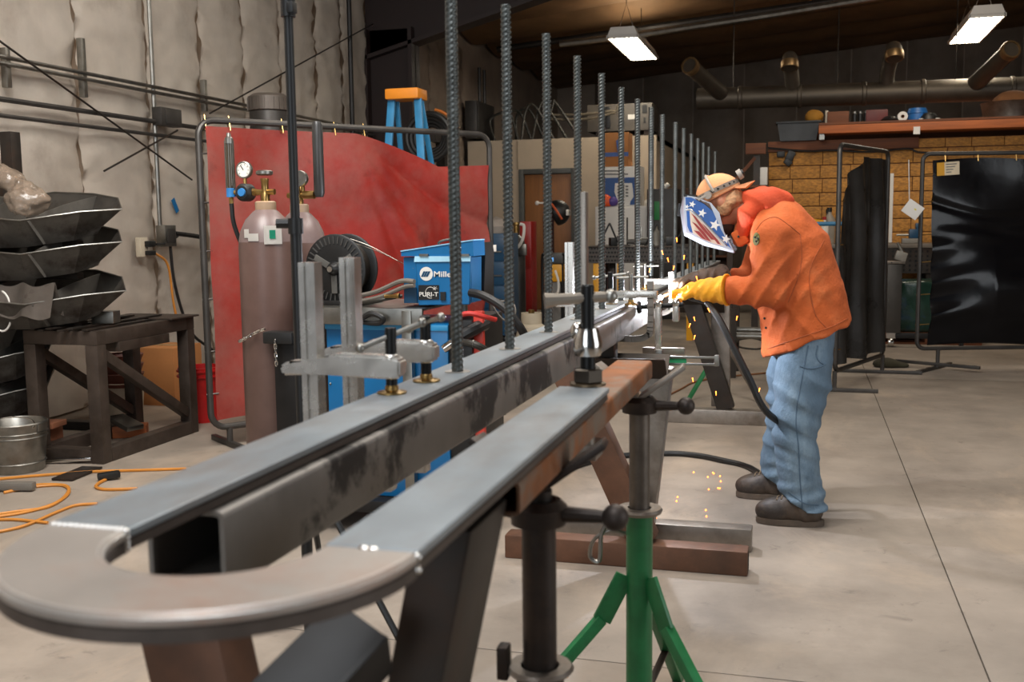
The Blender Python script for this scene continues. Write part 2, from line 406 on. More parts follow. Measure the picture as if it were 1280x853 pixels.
# girts, straps and bracing cable on the left wall
def tr(name, mb, m, n): return struct(mb.build(name, m))
k = 0
for za, r in ((2.53, .015), (2.575, .015), (2.29, .019), (2.18, .015)):
    k += 1
    tr('trim_%d' % k, MB().tube([(WX+.16, 3.5, za-.02), (WX+.16, 8.9, za), (WX+.16, 12.3, za)], r, 8), galv if za > 2.5 else frame_m, k)
for pxx, (ya, yb) in ((2, (60, 110)), (97, (48, 122)), (251, (100, 140))):
    k += 1; p = atx(pxx, ya, WX+.1); q = atx(pxx+3, yb, WX+.1)
    tr('trim_%d' % k, MB().bx(p.x, p.x+.05, p.y-.022, p.y+.022, q.z, p.z, .006), galv, k)
for a, b in (((-30, 30), (240, 225)), ((130, 214), (222, 163)), ((262, 142), (466, 30)), ((95, 235), (222, 163))):
    if (a, b) == ((95, 235), (222, 163)): continue
    k += 1; tr('trim_%d' % k, MB().tube([atx(*a, WX+.2), atx(*b, WX+.2)], .008, 6), dark_steel, k)
k += 1; p = atx(186, 0, WX+.14); q = atx(205, 290, WX+.14)
tr('trim_%d' % k, MB().tube([(WX+.14, p.y, 3.4), (WX+.14, p.y, q.z)], .018, 8), galv, k)
k += 1; p = atx(436, 0, WX+.16); tr('trim_%d' % k, MB().tube([(WX+.16, p.y, 4.6), (WX+.16, p.y, 1.0)], .03, 8), black_steel, k)
t = thing('junction_box', 'small grey square junction box where the wall conduit crosses the girts', 'junction box', atx(207, 147, WX+.17))
c = atx(207, 147, WX+.17); MB().bx(c.x-.03, c.x+.06, c.y-.15, c.y+.15, c.z-.075, c.z+.075, .006).build('body', frame_m, t); MB().bx(c.x+.06, c.x+.068, c.y-.09, c.y+.09, c.z-.06, c.z+.06, .003).build('cover', frame_m, t)
c = atx(206, 295, WX+.17); t = thing('switch_box', 'grey outlet box at the foot of the wall conduit left of the red curtain', 'outlet box', c)
MB().bx(c.x-.03, c.x+.06, c.y-.08, c.y+.08, c.z-.09, c.z+.09, .006).build('body', galv, t); MB().bx(c.x+.06, c.x+.068, c.y-.06, c.y+.06, c.z-.06, c.z+.06, .003).build('cover', frame_m, t)
MB().tube(rail_pts([c+Vector((.04, .09, .02)), c+Vector((.05, .3, .0)), c+Vector((.05, .5, -.02))]), .02, 8).build('conduit_elbow', black_steel, t)
c = atx(178, 309, WX+.14); t = thing('outlet', 'small cream outlet with plugs on the grimy vinyl wall', 'outlet', c)
MB().bx(c.x-.03, c.x+.02, c.y-.05, c.y+.05, c.z-.08, c.z+.08, .006).build('plate', cream, t)
MB().bx(c.x+.02, c.x+.07, c.y, c.y+.09, c.z+.0, c.z+.05, .008).build('plug', blk, t); MB().bx(c.x+.02, c.x+.07, c.y, c.y+.09, c.z-.07, c.z-.03, .008).build('plug', blk, t)
tag(MB().tube(rail_pts([c+Vector((.07, .09, .02)), c+Vector((.08, .25, .03)), c+Vector((.07, .45, .1))]), .009, 6).build('extension_cord', blk, at=c), 'short black cord looping from the cream outlet to the conduit box', 'cord')
tag(MB().tube(rail_pts([c+Vector((.06, .08, -.05)), c+Vector((.07, .24, -.16)), c+Vector((.07, .3, -.5)), c+Vector((.07, .42, -.9)), Vector((WX+.2, c.y+.6, .05))]), .01, 6).build('extension_cord', orange_cord, at=c), 'orange cord hanging from the cream outlet on the left wall', 'cord')
c = atx(212, 300, WX+.2)
tag(MB().tube(rail_pts([c, c+Vector((0, .05, -.4)), c+Vector((.03, .2, -.8)), c+Vector((.05, .5, -1.0))]), .013, 6).build('extension_cord', blk, at=c), 'black cord hanging down from the conduit box beside the red curtain', 'cord')
c = atx(219, 257, WX+.095); tag(MB().box(c, (.004, .05, .13), (math.radians(30), 0, 0)).build('tape_strip', blue_m, at=c), 'short strip of blue tape stuck on the white vinyl wall', 'tape')

# column and portal rafter
cxx = at(497, 200, 12.7)
wcol = MB()
wcol.bx(WX+.02, -4.74, 12.50, 12.53, 0, 3.85).bx(-4.79, -4.74, 12.38, 12.66, 0, 3.85).bx(WX+.02, WX+.06, 12.38, 12.66, 0, 3.85)
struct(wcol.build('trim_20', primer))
SL = .262; RS = .085
def roof(x): return 4.38+RS*(x-WX)
rb = MB(); x0, x1 = WX, 8.4
zl = lambda x: min(3.62+SL*(x+4.835), roof(x)-.25)
xk = -1.75
for xa_, xb_ in ((x0, xk), (xk, x1)):
    rb.prism([(xa_, 12.38, zl(xa_)), (xb_, 12.38, zl(xb_)), (xb_, 12.38, zl(xb_)+.05), (xa_, 12.38, zl(xa_)+.05)], (0, .28, 0))
rb.prism([(x0, 12.5, zl(x0)), (xk, 12.5, zl(xk)), (x1, 12.5, zl(x1)), (x1, 12.5, roof(x1)+.1), (x0, 12.5, roof(x0)+.1)], (0, .03, 0))
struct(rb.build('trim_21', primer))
# ceiling: sagging insulation strips running up the roof slope
ce = struct(MB().prism([(WX-.2, -6, roof(WX)+.25), (8.6, -6, roof(8.6)+.25), (8.6, -6, roof(8.6)+.3), (WX-.2, -6, roof(WX)+.3)], (0, BACK+6.2, 0)).build('ceiling', ceil_m))
ye = list(np.arange(-.5, 24.0, 1.52))
for i, (a, b) in enumerate(zip(ye, ye[1:])):
    def f(u, v, a=a, b=b, i=i):
        x = WX+(8.6-WX)*u; y = a+(b-a)*v; e = max(0, 1-(2*v-1)**2)
        return Vector((x, y, roof(x)+.16-.13*e**.8+.03*mn.noise(Vector((x*.9, y*2.2, i)))))
    MB().grid(f, 26, 8, .01).build('insulation_panel', ceil_m, ce, sharp=80)
n = 22
for yy in (14.2, 17.4): 
    struct(MB().tube([(WX+.3, yy, roof(WX)-.02), (8, yy, roof(8)-.1)], .05, 8).build('trim_%d' % n, frame_m)); n += 1
p, q = at(690, 92, 15.5), at(1290, -18, 14.6)
struct(MB().tube([at(700, 55, 15), at(800, 43, 15), at(960, 19, 15), at(1100, -4, 15)], .045, 8).build('trim_24', galv))

# back wall and its dim quilted insulation
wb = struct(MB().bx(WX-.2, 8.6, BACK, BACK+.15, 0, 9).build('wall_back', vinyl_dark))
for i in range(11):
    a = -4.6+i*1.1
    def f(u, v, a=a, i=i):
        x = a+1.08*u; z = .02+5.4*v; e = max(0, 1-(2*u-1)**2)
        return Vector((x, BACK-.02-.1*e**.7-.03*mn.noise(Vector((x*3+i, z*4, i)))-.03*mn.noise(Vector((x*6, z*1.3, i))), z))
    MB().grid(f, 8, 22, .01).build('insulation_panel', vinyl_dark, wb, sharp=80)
struct(MB().bx(8.4, 8.6, -6, BACK, 0, 8).build('wall_right', vinyl_dark))

# office of painted drywall with a wooden door
DY = 16.3
ow = struct(thing('wall_office', None, None, (WX, DY, 0)))
for a, b in ((WX+.1, -4.44), (-3.50, -2.23)): MB().bx(a, b, DY, DY+.12, 0, 2.74).build('drywall_sheet', drywall, ow)
MB().bx(-4.44, -3.50, DY, DY+.12, 2.27, 2.74).build('drywall_sheet', drywall, ow)
MB().bx(-2.35, -2.23, DY+.12, BACK-.1, 0, 2.74).build('drywall_sheet', drywall, ow)
MB().bx(WX+.1, -2.23, DY+.12, BACK-.1, 2.66, 2.74).build('roof_deck', dark_steel, ow)
for xx in (-4.46, -3.02, -2.9): MB().bx(xx-.01, xx+.01, DY-.012, DY, 0 if xx > -3.4 else 2.27, 2.72).build('joint_strip', mat('joint_tape', '8f806e', .8), ow)
d = struct(thing('door_1', None, None, (-3.97, DY, 0)))
for a, b in ((-4.44, -4.36), (-3.58, -3.50)): MB().bx(a, b, DY-.03, DY+.12, 0, 2.27, .005).build('jamb', grey_paint, d)
MB().bx(-4.36, -3.58, DY-.03, DY+.12, 2.19, 2.27, .005).build('header', grey_paint, d)
lf = MB().bx(-4.35, -3.59, DY+.02, DY+.07, .01, 2.18, .004).build('door_leaf', wood_door, d)
MB().sph((-4.28, DY-.03, 1.0), .035).cyl((-4.28, DY-.02, 1.0), (-4.28, DY+.02, 1.0), .014).build('door_knob', chrome, lf)

# OSB partition: boards with dark gaps, and the shelf deck on top of it
ox0, ox1, OY = -.46, 4.4, 14.0
po = struct(thing('wall_partition', None, None, (ox0, OY, 0)))
MB().bx(ox0, ox1, OY+.02, OY+.1, 0, 2.4).build('backing', lumber_dk, po)
rows = [0, .3, .6, .9, 1.07, 1.24, 1.41, 1.58, 1.75, 1.93, 2.10, 2.28, 2.40]
base = None
for r, (a, b) in enumerate(zip(rows, rows[1:])):
    x = ox0+.005-(.03*(r % 2))
    ci = 0
    while x < ox1:
        wd = (.30, .37, .37, .34, .37, .40)[ci % 6]*(2 if random.random() < .12 else 1); ci += 1; xa, xb = max(x, ox0), min(x+wd-.008, ox1)
        if xb-xa > .05: MB().bx(xa, xb, OY-.012-random.random()*.004, OY+.02, a+.005, b-.007, .003).build('board', osb_m, po)
        x += wd
MB().bx(ox0-.01, 1.35, OY-.05, OY+.1, 2.28, 2.41, .004).build('cap_rail', lumber_dk, po)
MB().bx(.15, ox1, OY-.35, OY+.1, 2.47, 2.57, .004).build('deck_beam', lumber, po)
MB().bx(.15, ox1, OY-.35, OY+3.5, 2.575, 2.60).build('deck_board', lumber_dk, po)
MB().bx(.16, .22, OY-.3, OY-.1, 2.40, 2.47).build('post_block', galv, po)

# two long fluorescent fixtures hung below the ceiling
def fixture(cx, cy, cz, label):
    t = thing('ceiling_light', label, 'light fixture', (cx, cy, cz), group='long fluorescent fixtures')
    w2, l2 = .215, 1.05
    h = MB().prism([(cx-w2, cy-l2, cz), (cx-w2+.05, cy-l2, cz+.12), (cx+w2-.05, cy-l2, cz+.12), (cx+w2, cy-l2, cz)], (0, 2*l2, 0)).build('housing', white_m, t)
    MB().bx(cx-w2-.01, cx-w2+.012, cy-l2, cy+l2, cz-.035, cz+.01).bx(cx+w2-.012, cx+w2+.01, cy-l2, cy+l2, cz-.035, cz+.01).bx(cx-w2, cx+w2, cy+l2-.02, cy+l2, cz-.035, cz+.005).bx(cx-w2, cx+w2, cy-l2, cy-l2+.02, cz-.035, cz+.005).build('rim', white_m, t)
    for i in range(6):
        x = cx-w2+.04+i*(2*w2-.08)/5; MB().cyl((x, cy-l2+.03, cz-.016), (x, cy+l2-.03, cz-.016), .016, seg=8).build('tube', lamp_on, t)
    zt = roof(cx)-.05
    for yy in (cy-.7, cy+.7):
        MB().tube([(cx-.12, yy, cz+.1), (cx, yy, cz+.5), (cx+.12, yy, cz+.1)], .006, 5).cyl((cx, yy, cz+.5), (cx, yy, zt+.15), .006, seg=5).build('hanger', dark_steel, t)
    l = bpy.data.lights.new('fixture_glow', 'AREA'); l.shape = 'RECTANGLE'; l.size = .36; l.size_y = 2.0; l.energy = 26; l.color = (1, .93, .8)
    o = bpy.data.objects.new('fixture_glow', l); COL.objects.link(o); o.location = (cx, cy, cz-.06)
    l2 = bpy.data.lights.new('ceiling_fill', 'AREA'); l2.shape = 'RECTANGLE'; l2.size = .2; l2.size_y = 2.0; l2.energy = 16; l2.color = (1, .88, .7)  # added light to brighten the ceiling; the fixtures themselves shine only down
    o2 = bpy.data.objects.new('ceiling_fill', l2); COL.objects.link(o2); o2.location = (cx, cy, cz+.14); o2.rotation_euler = (PI, 0, 0)
    return t
fixture(-2.5, 15.8, 4.0, 'glowing fluorescent ceiling fixture hanging above the white office wall')
fixture(2.23, 16.0, 4.02, 'glowing fluorescent ceiling fixture above the shelf at the right')
c = at(757, 66, 15.6)
# ducts
dd = thing('exhaust_duct', 'long dark round duct running across the back with four branch pipes', 'duct', (0, 15.2, 3.08))
MB().cyl((-1.5, 15.2, 3.13), (4.6, 15.2, 3.07), .15, seg=20).build('main_pipe', duct_m, dd)
for x in (-.9, -.1, .75, 1.5, 2.6):
    MB().lathe([(.153, -.03), (.165, -.02), (.165, .02), (.153, .03)], (x, 15.2, 3.115-.01*x), (1, 0, 0), 20).build('band', duct_m, dd)
for (ax_, ay_), (bx_, by_) in (((905, 120), (862, 82)), ((990, 118), (987, 84)), ((1108, 112), (1118, 72)), ((1216, 108), (1264, 62))):
    el = ax_ in (990, 1108); p = at(ax_, ay_, 15.2); q = at(bx_, by_, 14.6 if el else 14.2)
    b = MB().tube(rail_pts([p, Vector((p.x, 15.1, q.z-.12)), Vector((q.x, 14.95, q.z+.1)), Vector((q.x, 14.72, q.z+.13)), q], 4), .1, 16).build('branch_pipe', duct_m, dd) if el else MB().tube([p, p.lerp(q, .5), q], .1, 16, rs=[.115, .105, .105]).build('branch_pipe', duct_m, dd)
    dn = Vector((0, -.35, -1)) if el else (q-p).normalized()
    MB().lathe([(.11, -.08), (.115, -.08), (.12, 0), (.112, .02), (.095, .02), (.09, -.06), (0, -.06)], q, dn, 16).build('collar', mat('duct_collar', '8a6f4c', .4, .8), b)
for x in (-1.0, .4, 1.9, 3.4): MB().cyl((x, 15.2, 3.2), (x, 15.2, roof(x)+.2), .008, seg=5).build('hanger', dark_steel, dd)
# ------------------------------------------------------------------ left: trays, steel table, bucket, cords
rk = thing('tray_rack', 'dark steel rack holding the stacked sheet metal trays at far left', 'rack', (-4.9, 5.35, 0))
p0 = at(12, 165, 5.75)
MB().box((p0.x, p0.y, p0.z/2), (.09, .09, p0.z), None, .006).build('post', dark_steel, rk)
MB().box((max(p0.x-.4, WX+.14), p0.y+.14, p0.z/2-.1), (.09, .09, p0.z-.2), None, .006).build('post', dark_steel, rk)
for yy in (-.5, .3): MB().bx(max(p0.x-.5, WX+.12), p0.x+.3, p0.y+yy, p0.y+yy+.08, 0, .06, .004).build('foot', dark_steel, rk)
tz = []
def tray(i, tipx, tipy, Y):
    tip = at(tipx, tipy, Y); x0, y0, z0 = tip; L = 1.45; kx = min(1, (x0-(WX+.13))/L)
    top = [(0, 0, 0), (-.16, -.17, .015), (-.46, -.33, -.005), (-.80, -.37, .03), (-1.12, -.37, 0), (-L, -.36, .03), (-L, .36, .05), (-1.1, .37, .03), (-.8, .37, .06), (-.46, .33, .05), (-.16, .18, .04)]
    bot = [(-.22, 0, -.15), (-.27, -.11, -.16), (-.52, -.23, -.175), (-.80, -.26, -.175), (-1.12, -.26, -.175), (-L, -.26, -.175), (-L, .26, -.175), (-1.1, .26, -.175), (-.8, .26, -.175), (-.52, .23, -.175), (-.27, .11, -.16)]
    m = MB(); n = len(top); P = lambda q: Vector((x0+q[0]*kx, y0+q[1], z0+q[2]+.17*q[1]))
    vs = [m.bm.verts.new(P(q)) for q in top]; vb = [m.bm.verts.new(P(q)) for q in bot]
    fs = [m.bm.faces.new((vs[k], vs[(k+1) % n], vb[(k+1) % n], vb[k])) for k in range(n)]+[m.bm.faces.new(vb[::-1])]
    bmesh.ops.solidify(m.bm, geom=fs, thickness=.006)
    t = thing('sheet_metal_tray', ['topmost faceted sheet steel tray of the stack holding a plastic bag', 'second sheet steel tray from the top of the stack, dark and rust spotted', 'third sheet steel tray from the top, with grey sheeting inside', 'fourth sheet steel tray down, mostly hidden behind the steel table', 'lowest sheet steel tray of the stack near the floor'][i], 'tray', (x0-.7, y0, z0-.22), group='stacked sheet metal trays')
    m.build('hull', tray_m, t, sharp=20)
    for dx in (-.42, -.95):
        s = .32 if dx > -.5 else .36
        poly = [P((dx, -s, -.01)), P((dx, -s*.5, .02)), P((dx, 0, .035)), P((dx, s*.5, .04)), P((dx, s, .04)), P((dx, .2, -.165)), P((dx, -.2, -.165))]
        MB().prism(poly, (.006, 0, 0)).build('rib', tray_m, t)
    rp = [P(q)+Vector((0, 0, .002)) for q in top]
    MB().tube(rp, .005, 6, closed=True).build('rim', galv, t)
    # bearing arm of the rack
    MB().bx(max(p0.x-.4, WX+.1), x0-.3, y0-.03, y0+.03, z0-.22, z0-.181, .004).build('arm', dark_steel, rk)
    MB().bx(p0.x-.03, p0.x+.03, y0, p0.y, z0-.22, z0-.181, .004).build('arm', dark_steel, rk)
    return t
for i, (a, b) in enumerate(((152, 262), (152, 303), (157, 364), (60, 436), (58, 482))): tray(i, a, b, 5.32)
# bag, sheeting
c = at(30, 245, 5.25)
P, lo = pgrid(c+Vector((-.22, -.16, -.14)), c+Vector((.18, .16, .2)), .012)
D = smin(sd_ell(P, c+Vector((.02, 0, -.03)), (.12, .11, .08)), sd_cone(P, c+Vector((.0, 0, 0)), c+Vector((-.12, 0, .12)), .065, .05), .03)+.022*snoise(P, 34, 3)+.014*snoise(P, 80, 4)-.02*(1-np.abs(snoise(P, 45, 8)))**3
tag(sdf_obj('plastic_bag', D, lo, .012, mat('clear_plastic', '8d7c6c', .2, var=.35, scale=18, alpha=.6), at=c), 'crumpled clear plastic bag lying in the topmost tray', 'bag')
c = at(22, 376, 5.0)
def f(u, v): return Vector((c.x-.42+.62*u, 5.0+.12*v+.02*math.sin(u*14), c.z-.1+.19*(1-abs(2*v-1))+.012*math.sin(u*19+v*3)))
tag(MB().grid(f, 30, 12, .006).build('plastic_sheet', mat('grey_sheeting', '6f665e', .3, var=.2, scale=8), at=c), 'folded grey plastic sheeting slumped in the third tray', 'plastic sheet')
tag(MB().tube([at(3, 408, 5.05)+Vector((.0, 0, .09))+Vector((.07*math.cos(a), 0, .12*math.sin(a))) for a in np.linspace(-2.2, 1.6, 14)], .006, 6).build('wire_loop', white_m, at=at(3, 408, 5.05)), 'thin white wire loop hanging at the left edge before the trays', 'wire')

# steel table
TX0, TX1, TY0, TY1, TZ = -4.52, -4.0, 5.18, 6.2, .80
tb = thing('steel_table', 'dark square tube steel table frame with diagonal braces at left', 'table', (-4.26, 5.7, 0))
s = .085
for x in (TX0, TX1-s):
    for y in (TY0, TY1-s):
        MB().bx(x, x+s, y, y+s, 0, TZ-s, .006).build('leg', frame_st, tb)
MB().bx(TX0, TX1, TY0, TY0+s, TZ-s, TZ, .006).bx(TX0, TX1, TY1-s, TY1, TZ-s, TZ, .006).bx(TX0, TX0+s, TY0+s, TY1-s, TZ-s, TZ, .006).bx(TX1-s, TX1, TY0+s, TY1-s, TZ-s, TZ, .006).build('top_frame', frame_st, tb)
for x in (TX0, TX1-s): MB().bx(x, x+s, TY0+s, TY1-s, 0, s, .006).build('bottom_rail', frame_st, tb)
MB().bx(TX0+s, TX1-s, TY0, TY0+s, 0, s, .006).build('bottom_rail', frame_st, tb)
MB().bx(TX0+.01, TX1+.03, TY1-.3, TY1+.02, TZ, TZ+.012, .003).build('top_plate', frame_st, tb)
for x in (TX0+s/2, TX1-s/2): MB().bar((x, TY0+s, TZ-s-.06), (x, TY1-s, s+.06), .06, .06, (1, 0, 0), .005).build('brace', frame_st, tb)
MB().bx(TX1-s-.02, TX1+.005, TY0+.2, TY1-.3, TZ-s-.06, TZ-s, .003).build('lower_top_rail', frame_st, tb)
for i in range(9):
    a = Vector((TX0-.06+.07*i*.9+random.random()*.02, TY0-.12+random.random()*.1, TZ+.008+(.012 if i % 2 else 0)))
    b = a+Vector((random.uniform(-.05, .05), .55+random.random()*.4, 0))
    tag(MB().bar(a, b, .04, .011, bev=.002).build('flat_bar', dark_steel, at=(a+b)/2), 'dark flat bar offcut lying loose on the steel table top', 'metal bar', 'flat bar offcuts on the table')
c = at(132, 392, 5.45); tag(MB().box((c.x, 5.45, TZ+.06), (.14, .1, .075), (0, 0, .2), .004).build('angle_block', galv, at=(c.x, 5.45, TZ+.02)), 'small grey steel block sitting on top of the flat bars', 'metal block')
# things behind and beneath the table
bc = Vector((-4.85, 6.55, 0)); t = thing('paint_bucket', 'dark bucket stack with pale rims behind the steel table', 'bucket', bc)
for i in range(4): MB().lathe([(.13, .2+i*.07), (.15, .2+i*.07+.05), (.155, .2+i*.07+.065), (.13, .2+i*.07+.065)], bc, (0, 0, 1), 20).build('rim', mat('dull_red_bucket', '6e3d30', .5), t)
MB().lathe([(0, 0), (.13, 0), (.15, .24), (0, .24)], bc, (0, 0, 1), 20).build('body', cream, t)
bc = atz(233, 541, 0)+Vector((-.14, .42, 0)); t = thing('red_bucket', 'bright red plastic bucket between the steel table and red curtain', 'bucket', bc)
MB().lathe([(0, 0), (.12, 0), (.15, .36), (.155, .4), (.135, .4), (.115, .02), (0, .02)], bc, (0, 0, 1), 24).build('body', mat('red_bucket_plastic', 'b01414', .4), t)
for z in (.33, .37): MB().lathe([(.147, z), (.165, z), (.165, z+.012), (.147, z+.012)], bc, (0, 0, 1), 24).build('rim', mat('red_bucket_plastic', 'b01414', .4), t)
c = Vector((-4.95, 7.25, 0)); t = thing('cardboard_box', 'brown cardboard box on the floor behind the steel table', 'box', c)
MB().bx(c.x-.2, c.x+.2, c.y-.2, c.y+.2, 0, .46, .004).build('carton', cardboard, t); MB().bx(c.x-.2, c.x+.2, c.y-.03, c.y+.03, .461, .463).build('tape', mat('packing_tape', '9c7a4a', .3), t)
for i, (a, b, L, rz, mt, lab) in enumerate(((158, 548, .30, .5, lumber, 'reddish wood block lying under the steel table'), (160, 552, .22, -.3, galv, 'grey steel offcut leaning on the wood block under the table'), (60, 568, .16, .1, redbrick, 'short brown timber block beside the galvanised bucket'))):
    p = atz(a, b, 0)+Vector((-.05, .05, 0))
    z = [.04, .115, .085][i]; h = [.08, .035, .17][i]
    tag(MB().box((p.x, p.y, z), (L, .13, h), (0, 0 if i != 1 else .25, rz), .006).build('wood_block' if i != 1 else 'steel_offcut', mt, at=(p.x, p.y, 0)), lab, 'block')
c = atz(60, 570, 0); tag(MB().box((c.x-.05, c.y+.05, .19), (.2, .16, .035), (0, 0, .15), .005).build('wood_plank', redbrick, at=(c.x-.05, c.y+.05, .17)), 'short brown plank lying on the timber block by the bucket', 'wood')
bk = at(20, 590, 4.95); bk = Vector((bk.x+.02, 4.95, 0)); t = thing('galvanised_bucket', 'round galvanised steel bucket standing on the floor at far left', 'bucket', bk)
MB().lathe([(0, .01), (.135, .01), (.138, 0), (.145, .012), (.172, .27), (.176, .285), (.17, .292), (.164, .284), (.14, .03), (0, .03)], bk, (0, 0, 1), 32).build('body', galv, t)
for z in (.2, .225, .05): MB().lathe([(.145+.098*z, z), (.152+.098*z, z+.006), (.146+.098*z, z+.012)], bk, (0, 0, 1), 32).build('band', galv, t)
MB().tube([bk+Vector((.17*math.cos(a), .17*math.sin(a)*.5-.06, .27+.04*math.sin(a))) for a in np.linspace(0, PI, 15)], .004, 6).build('handle', chrome, t)
for sx in (-1, 1): MB().box(bk+Vector((sx*.172, 0, .26)), (.01, .05, .04), None, .003).build('lug', galv, t)
# cords on the floor
def floor_cord(pts, m, label, r=.0085, z=None, name='extension_cord'):
    z = r if z is None else z
    P = [atz(a, b, 0)+Vector((0, 0, z)) for a, b in pts]
    return tag(MB().tube(rail_pts(P), r, 6).build(name, m, at=atz(*pts[0], 0)), label, 'cord')
floor_cord([(-12, 602), (30, 598), (110, 592), (170, 590), (233, 588)], orange_cord, 'orange cord running straight across the floor below the bucket')
floor_cord([(20, 612), (55, 608), (84, 610), (82, 622), (60, 636), (20, 642), (-20, 648), (-20, 650), (30, 643), (68, 632), (86, 618), (78, 609), (40, 611), (5, 618)], orange_cord, 'orange extension cord coiled in loops on the floor at left')
floor_cord([(122, 632), (95, 634), (70, 643), (30, 660), (-15, 670)], orange_cord, 'orange cord trailing from the coil toward the left edge')
floor_cord([(-10, 652), (20, 652), (60, 656)], orange_cord, 'short orange cord lying near the left edge of the floor')
c = atz(16, 616, 0); tag(MB().bar(c+Vector((-.1, 0, .03)), c+Vector((.1, .05, .03)), .05, .045, bev=.012).build('cord_connector', rubber_g, at=c), 'grey cord connector lying on the coiled orange cord', 'connector')
q = [(172, 613), (150, 614), (130, 614), (120, 611), (124, 606), (132, 602)]
floor_cord(q, orange_cord, 'short orange cord with a black plug on the floor by the table', r=.009)
c = atz(134, 601, 0); tag(MB().bar(c+Vector((-.04, -.03, .025)), c+Vector((.05, .05, .03)), .05, .04, bev=.012).build('cord_plug', blk, at=c), 'black plug lying on the floor below the steel table', 'plug')
c = atz(97, 594, 0); tag(MB().box((c.x, c.y, .01), (.13, .3, .012), (0, 0, .1), .003).build('steel_plate', dark_steel, at=c), 'dark flat steel plate lying on the floor beside the table', 'metal plate')
c = atz(78, 581, 0); tag(MB().bar(c+Vector((-.14, -.02, .015)), c+Vector((.16, .06, .03)), .025, .02, bev=.004).build('chisel', chrome, at=c), 'slim bright metal tool on the floor left of the table leg', 'tool')
c = atz(105, 577, 0); t = thing('hand_tool', 'dark hand tool with a yellow green grip on the floor by the table', 'tool', c)
MB().bar(c+Vector((-.16, -.05, .015)), c+Vector((.0, .0, .03)), .03, .02, bev=.004).build('shaft', dark_steel, t); MB().bar(c+Vector((0, 0, .03)), c+Vector((.09, .06, .045)), .06, .05, bev=.015).build('grip', mat('olive_grip', '8a8a2c', .5), t)
# ------------------------------------------------------------------ the handrail being built: U-shaped bar on a long box tube
RZ = 1.06; XL0, XL1, XR0, XR1 = -.842, -.735, -.490, -.383
RY0, RY1, RYR = .985, 9.25, 2.10
DRIFT = .004                                            # the long leg runs slightly off the room axis
def xl(y): return DRIFT*(y-1)
rl = thing('handrail', 'long U-shaped steel handrail of double flat bar with a rounded near end', 'handrail', (-.6, 1.0, RZ-.026))
def flat(x0, x1, y0, y1, z0, z1, m, nm, dr=True, bev=.002):
    a = xl(y0) if dr else 0; b = xl(y1) if dr else 0
    mb = MB().prism([(x0+a, y0, z0), (x1+a, y0, z0), (x1+b, y1, z0), (x0+b, y1, z0)], (0, 0, z1-z0))
    bmesh.ops.bevel(mb.bm, geom=list(mb.bm.edges), offset=bev, segments=1, affect='EDGES')
    return mb.build(nm, m, rl)
ya, yb, yc = RY0, 4.72, RY1
for (a, b) in ((ya, yb), (yb+.003, yc)):
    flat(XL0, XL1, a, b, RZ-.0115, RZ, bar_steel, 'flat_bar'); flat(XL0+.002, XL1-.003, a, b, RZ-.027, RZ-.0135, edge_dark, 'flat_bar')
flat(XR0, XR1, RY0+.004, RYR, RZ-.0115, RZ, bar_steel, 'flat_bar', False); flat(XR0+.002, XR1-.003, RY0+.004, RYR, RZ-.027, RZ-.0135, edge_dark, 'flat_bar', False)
cx, cy = (XL0+XR1)/2, RY0; ro = (XR1-XL0)/2; ri = ro-.107
def ubend(z0, z1, ro, ri, m, nm, bev=.004, segs=48):
    mb = MB(); A = [PI+PI*i/segs for i in range(segs+1)]
    prof = [(ri, z0), (ro, z0), (ro, z1-bev), (ro-bev, z1), (ri+bev, z1), (ri, z1-bev)]
    R = [[mb.bm.verts.new((cx+r*math.cos(a), cy+r*math.sin(a), z)) for r, z in prof] for a in A]
    for p, q in zip(R, R[1:]):
        for k in range(6): mb.bm.faces.new((p[k], p[(k+1) % 6], q[(k+1) % 6], q[k]))
    mb.bm.faces.new(R[0]); mb.bm.faces.new(R[-1][::-1])
    return mb
ubend(RZ-.0118, RZ-.0005, ro, ri, loop_steel, 'u', .0035).build('bend_plate', loop_steel, rl, sharp=25)
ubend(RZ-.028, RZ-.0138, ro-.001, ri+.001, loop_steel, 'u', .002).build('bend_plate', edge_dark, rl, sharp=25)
for r0 in (ro-.0022, ri+.0022):                        # ground bright chamfers of the bend
    mb = MB(); A = [PI+PI*i/48 for i in range(49)]; w2 = .0042; s = 1 if r0 > (ro+ri)/2 else -1
    R = [[mb.bm.verts.new((cx+(r0-s*w2)*math.cos(a), cy+(r0-s*w2)*math.sin(a), RZ-.0003)), mb.bm.verts.new((cx+(r0+s*.0026)*math.cos(a), cy+(r0+s*.0026)*math.sin(a), RZ-.0048))] for a in A]
    for p, q in zip(R, R[1:]): mb.bm.faces.new((p[0], p[1], q[1], q[0]))
    mb.build('ground_chamfer', bright_edge, rl)
# weld beads where bend and straight bars meet
mb = MB()
for i in range(13): mb.sph((XL0+.008+i*.0076, RY0+.001, RZ-.001), .0055, 8, (1, .9, .55))
mb.build('weld_bead', bright_edge, rl)
mb = MB()
for i in range(4): mb.sph((XL1-.002, RY0+.001, RZ-.004-i*.006), .005, 8)
mb.build('weld_bead', chrome, rl)
mb = MB()
for x in (XR0+.045, XR0+.055): mb.sph((x, RY0+.002, RZ-.001), .0055, 8, (1.2, .9, .6))
mb.build('weld_bead', chrome, rl)
for z in (.006, .02): MB().sph((XR1-.001, RY0+.002, RZ-z), .005, 8).build('weld_bead', chrome, rl)
MB().bx(XR0, XR1, RY0, RY0+.0035, RZ-.026, RZ-.0016).build('joint_gap', blk_oxide, rl)

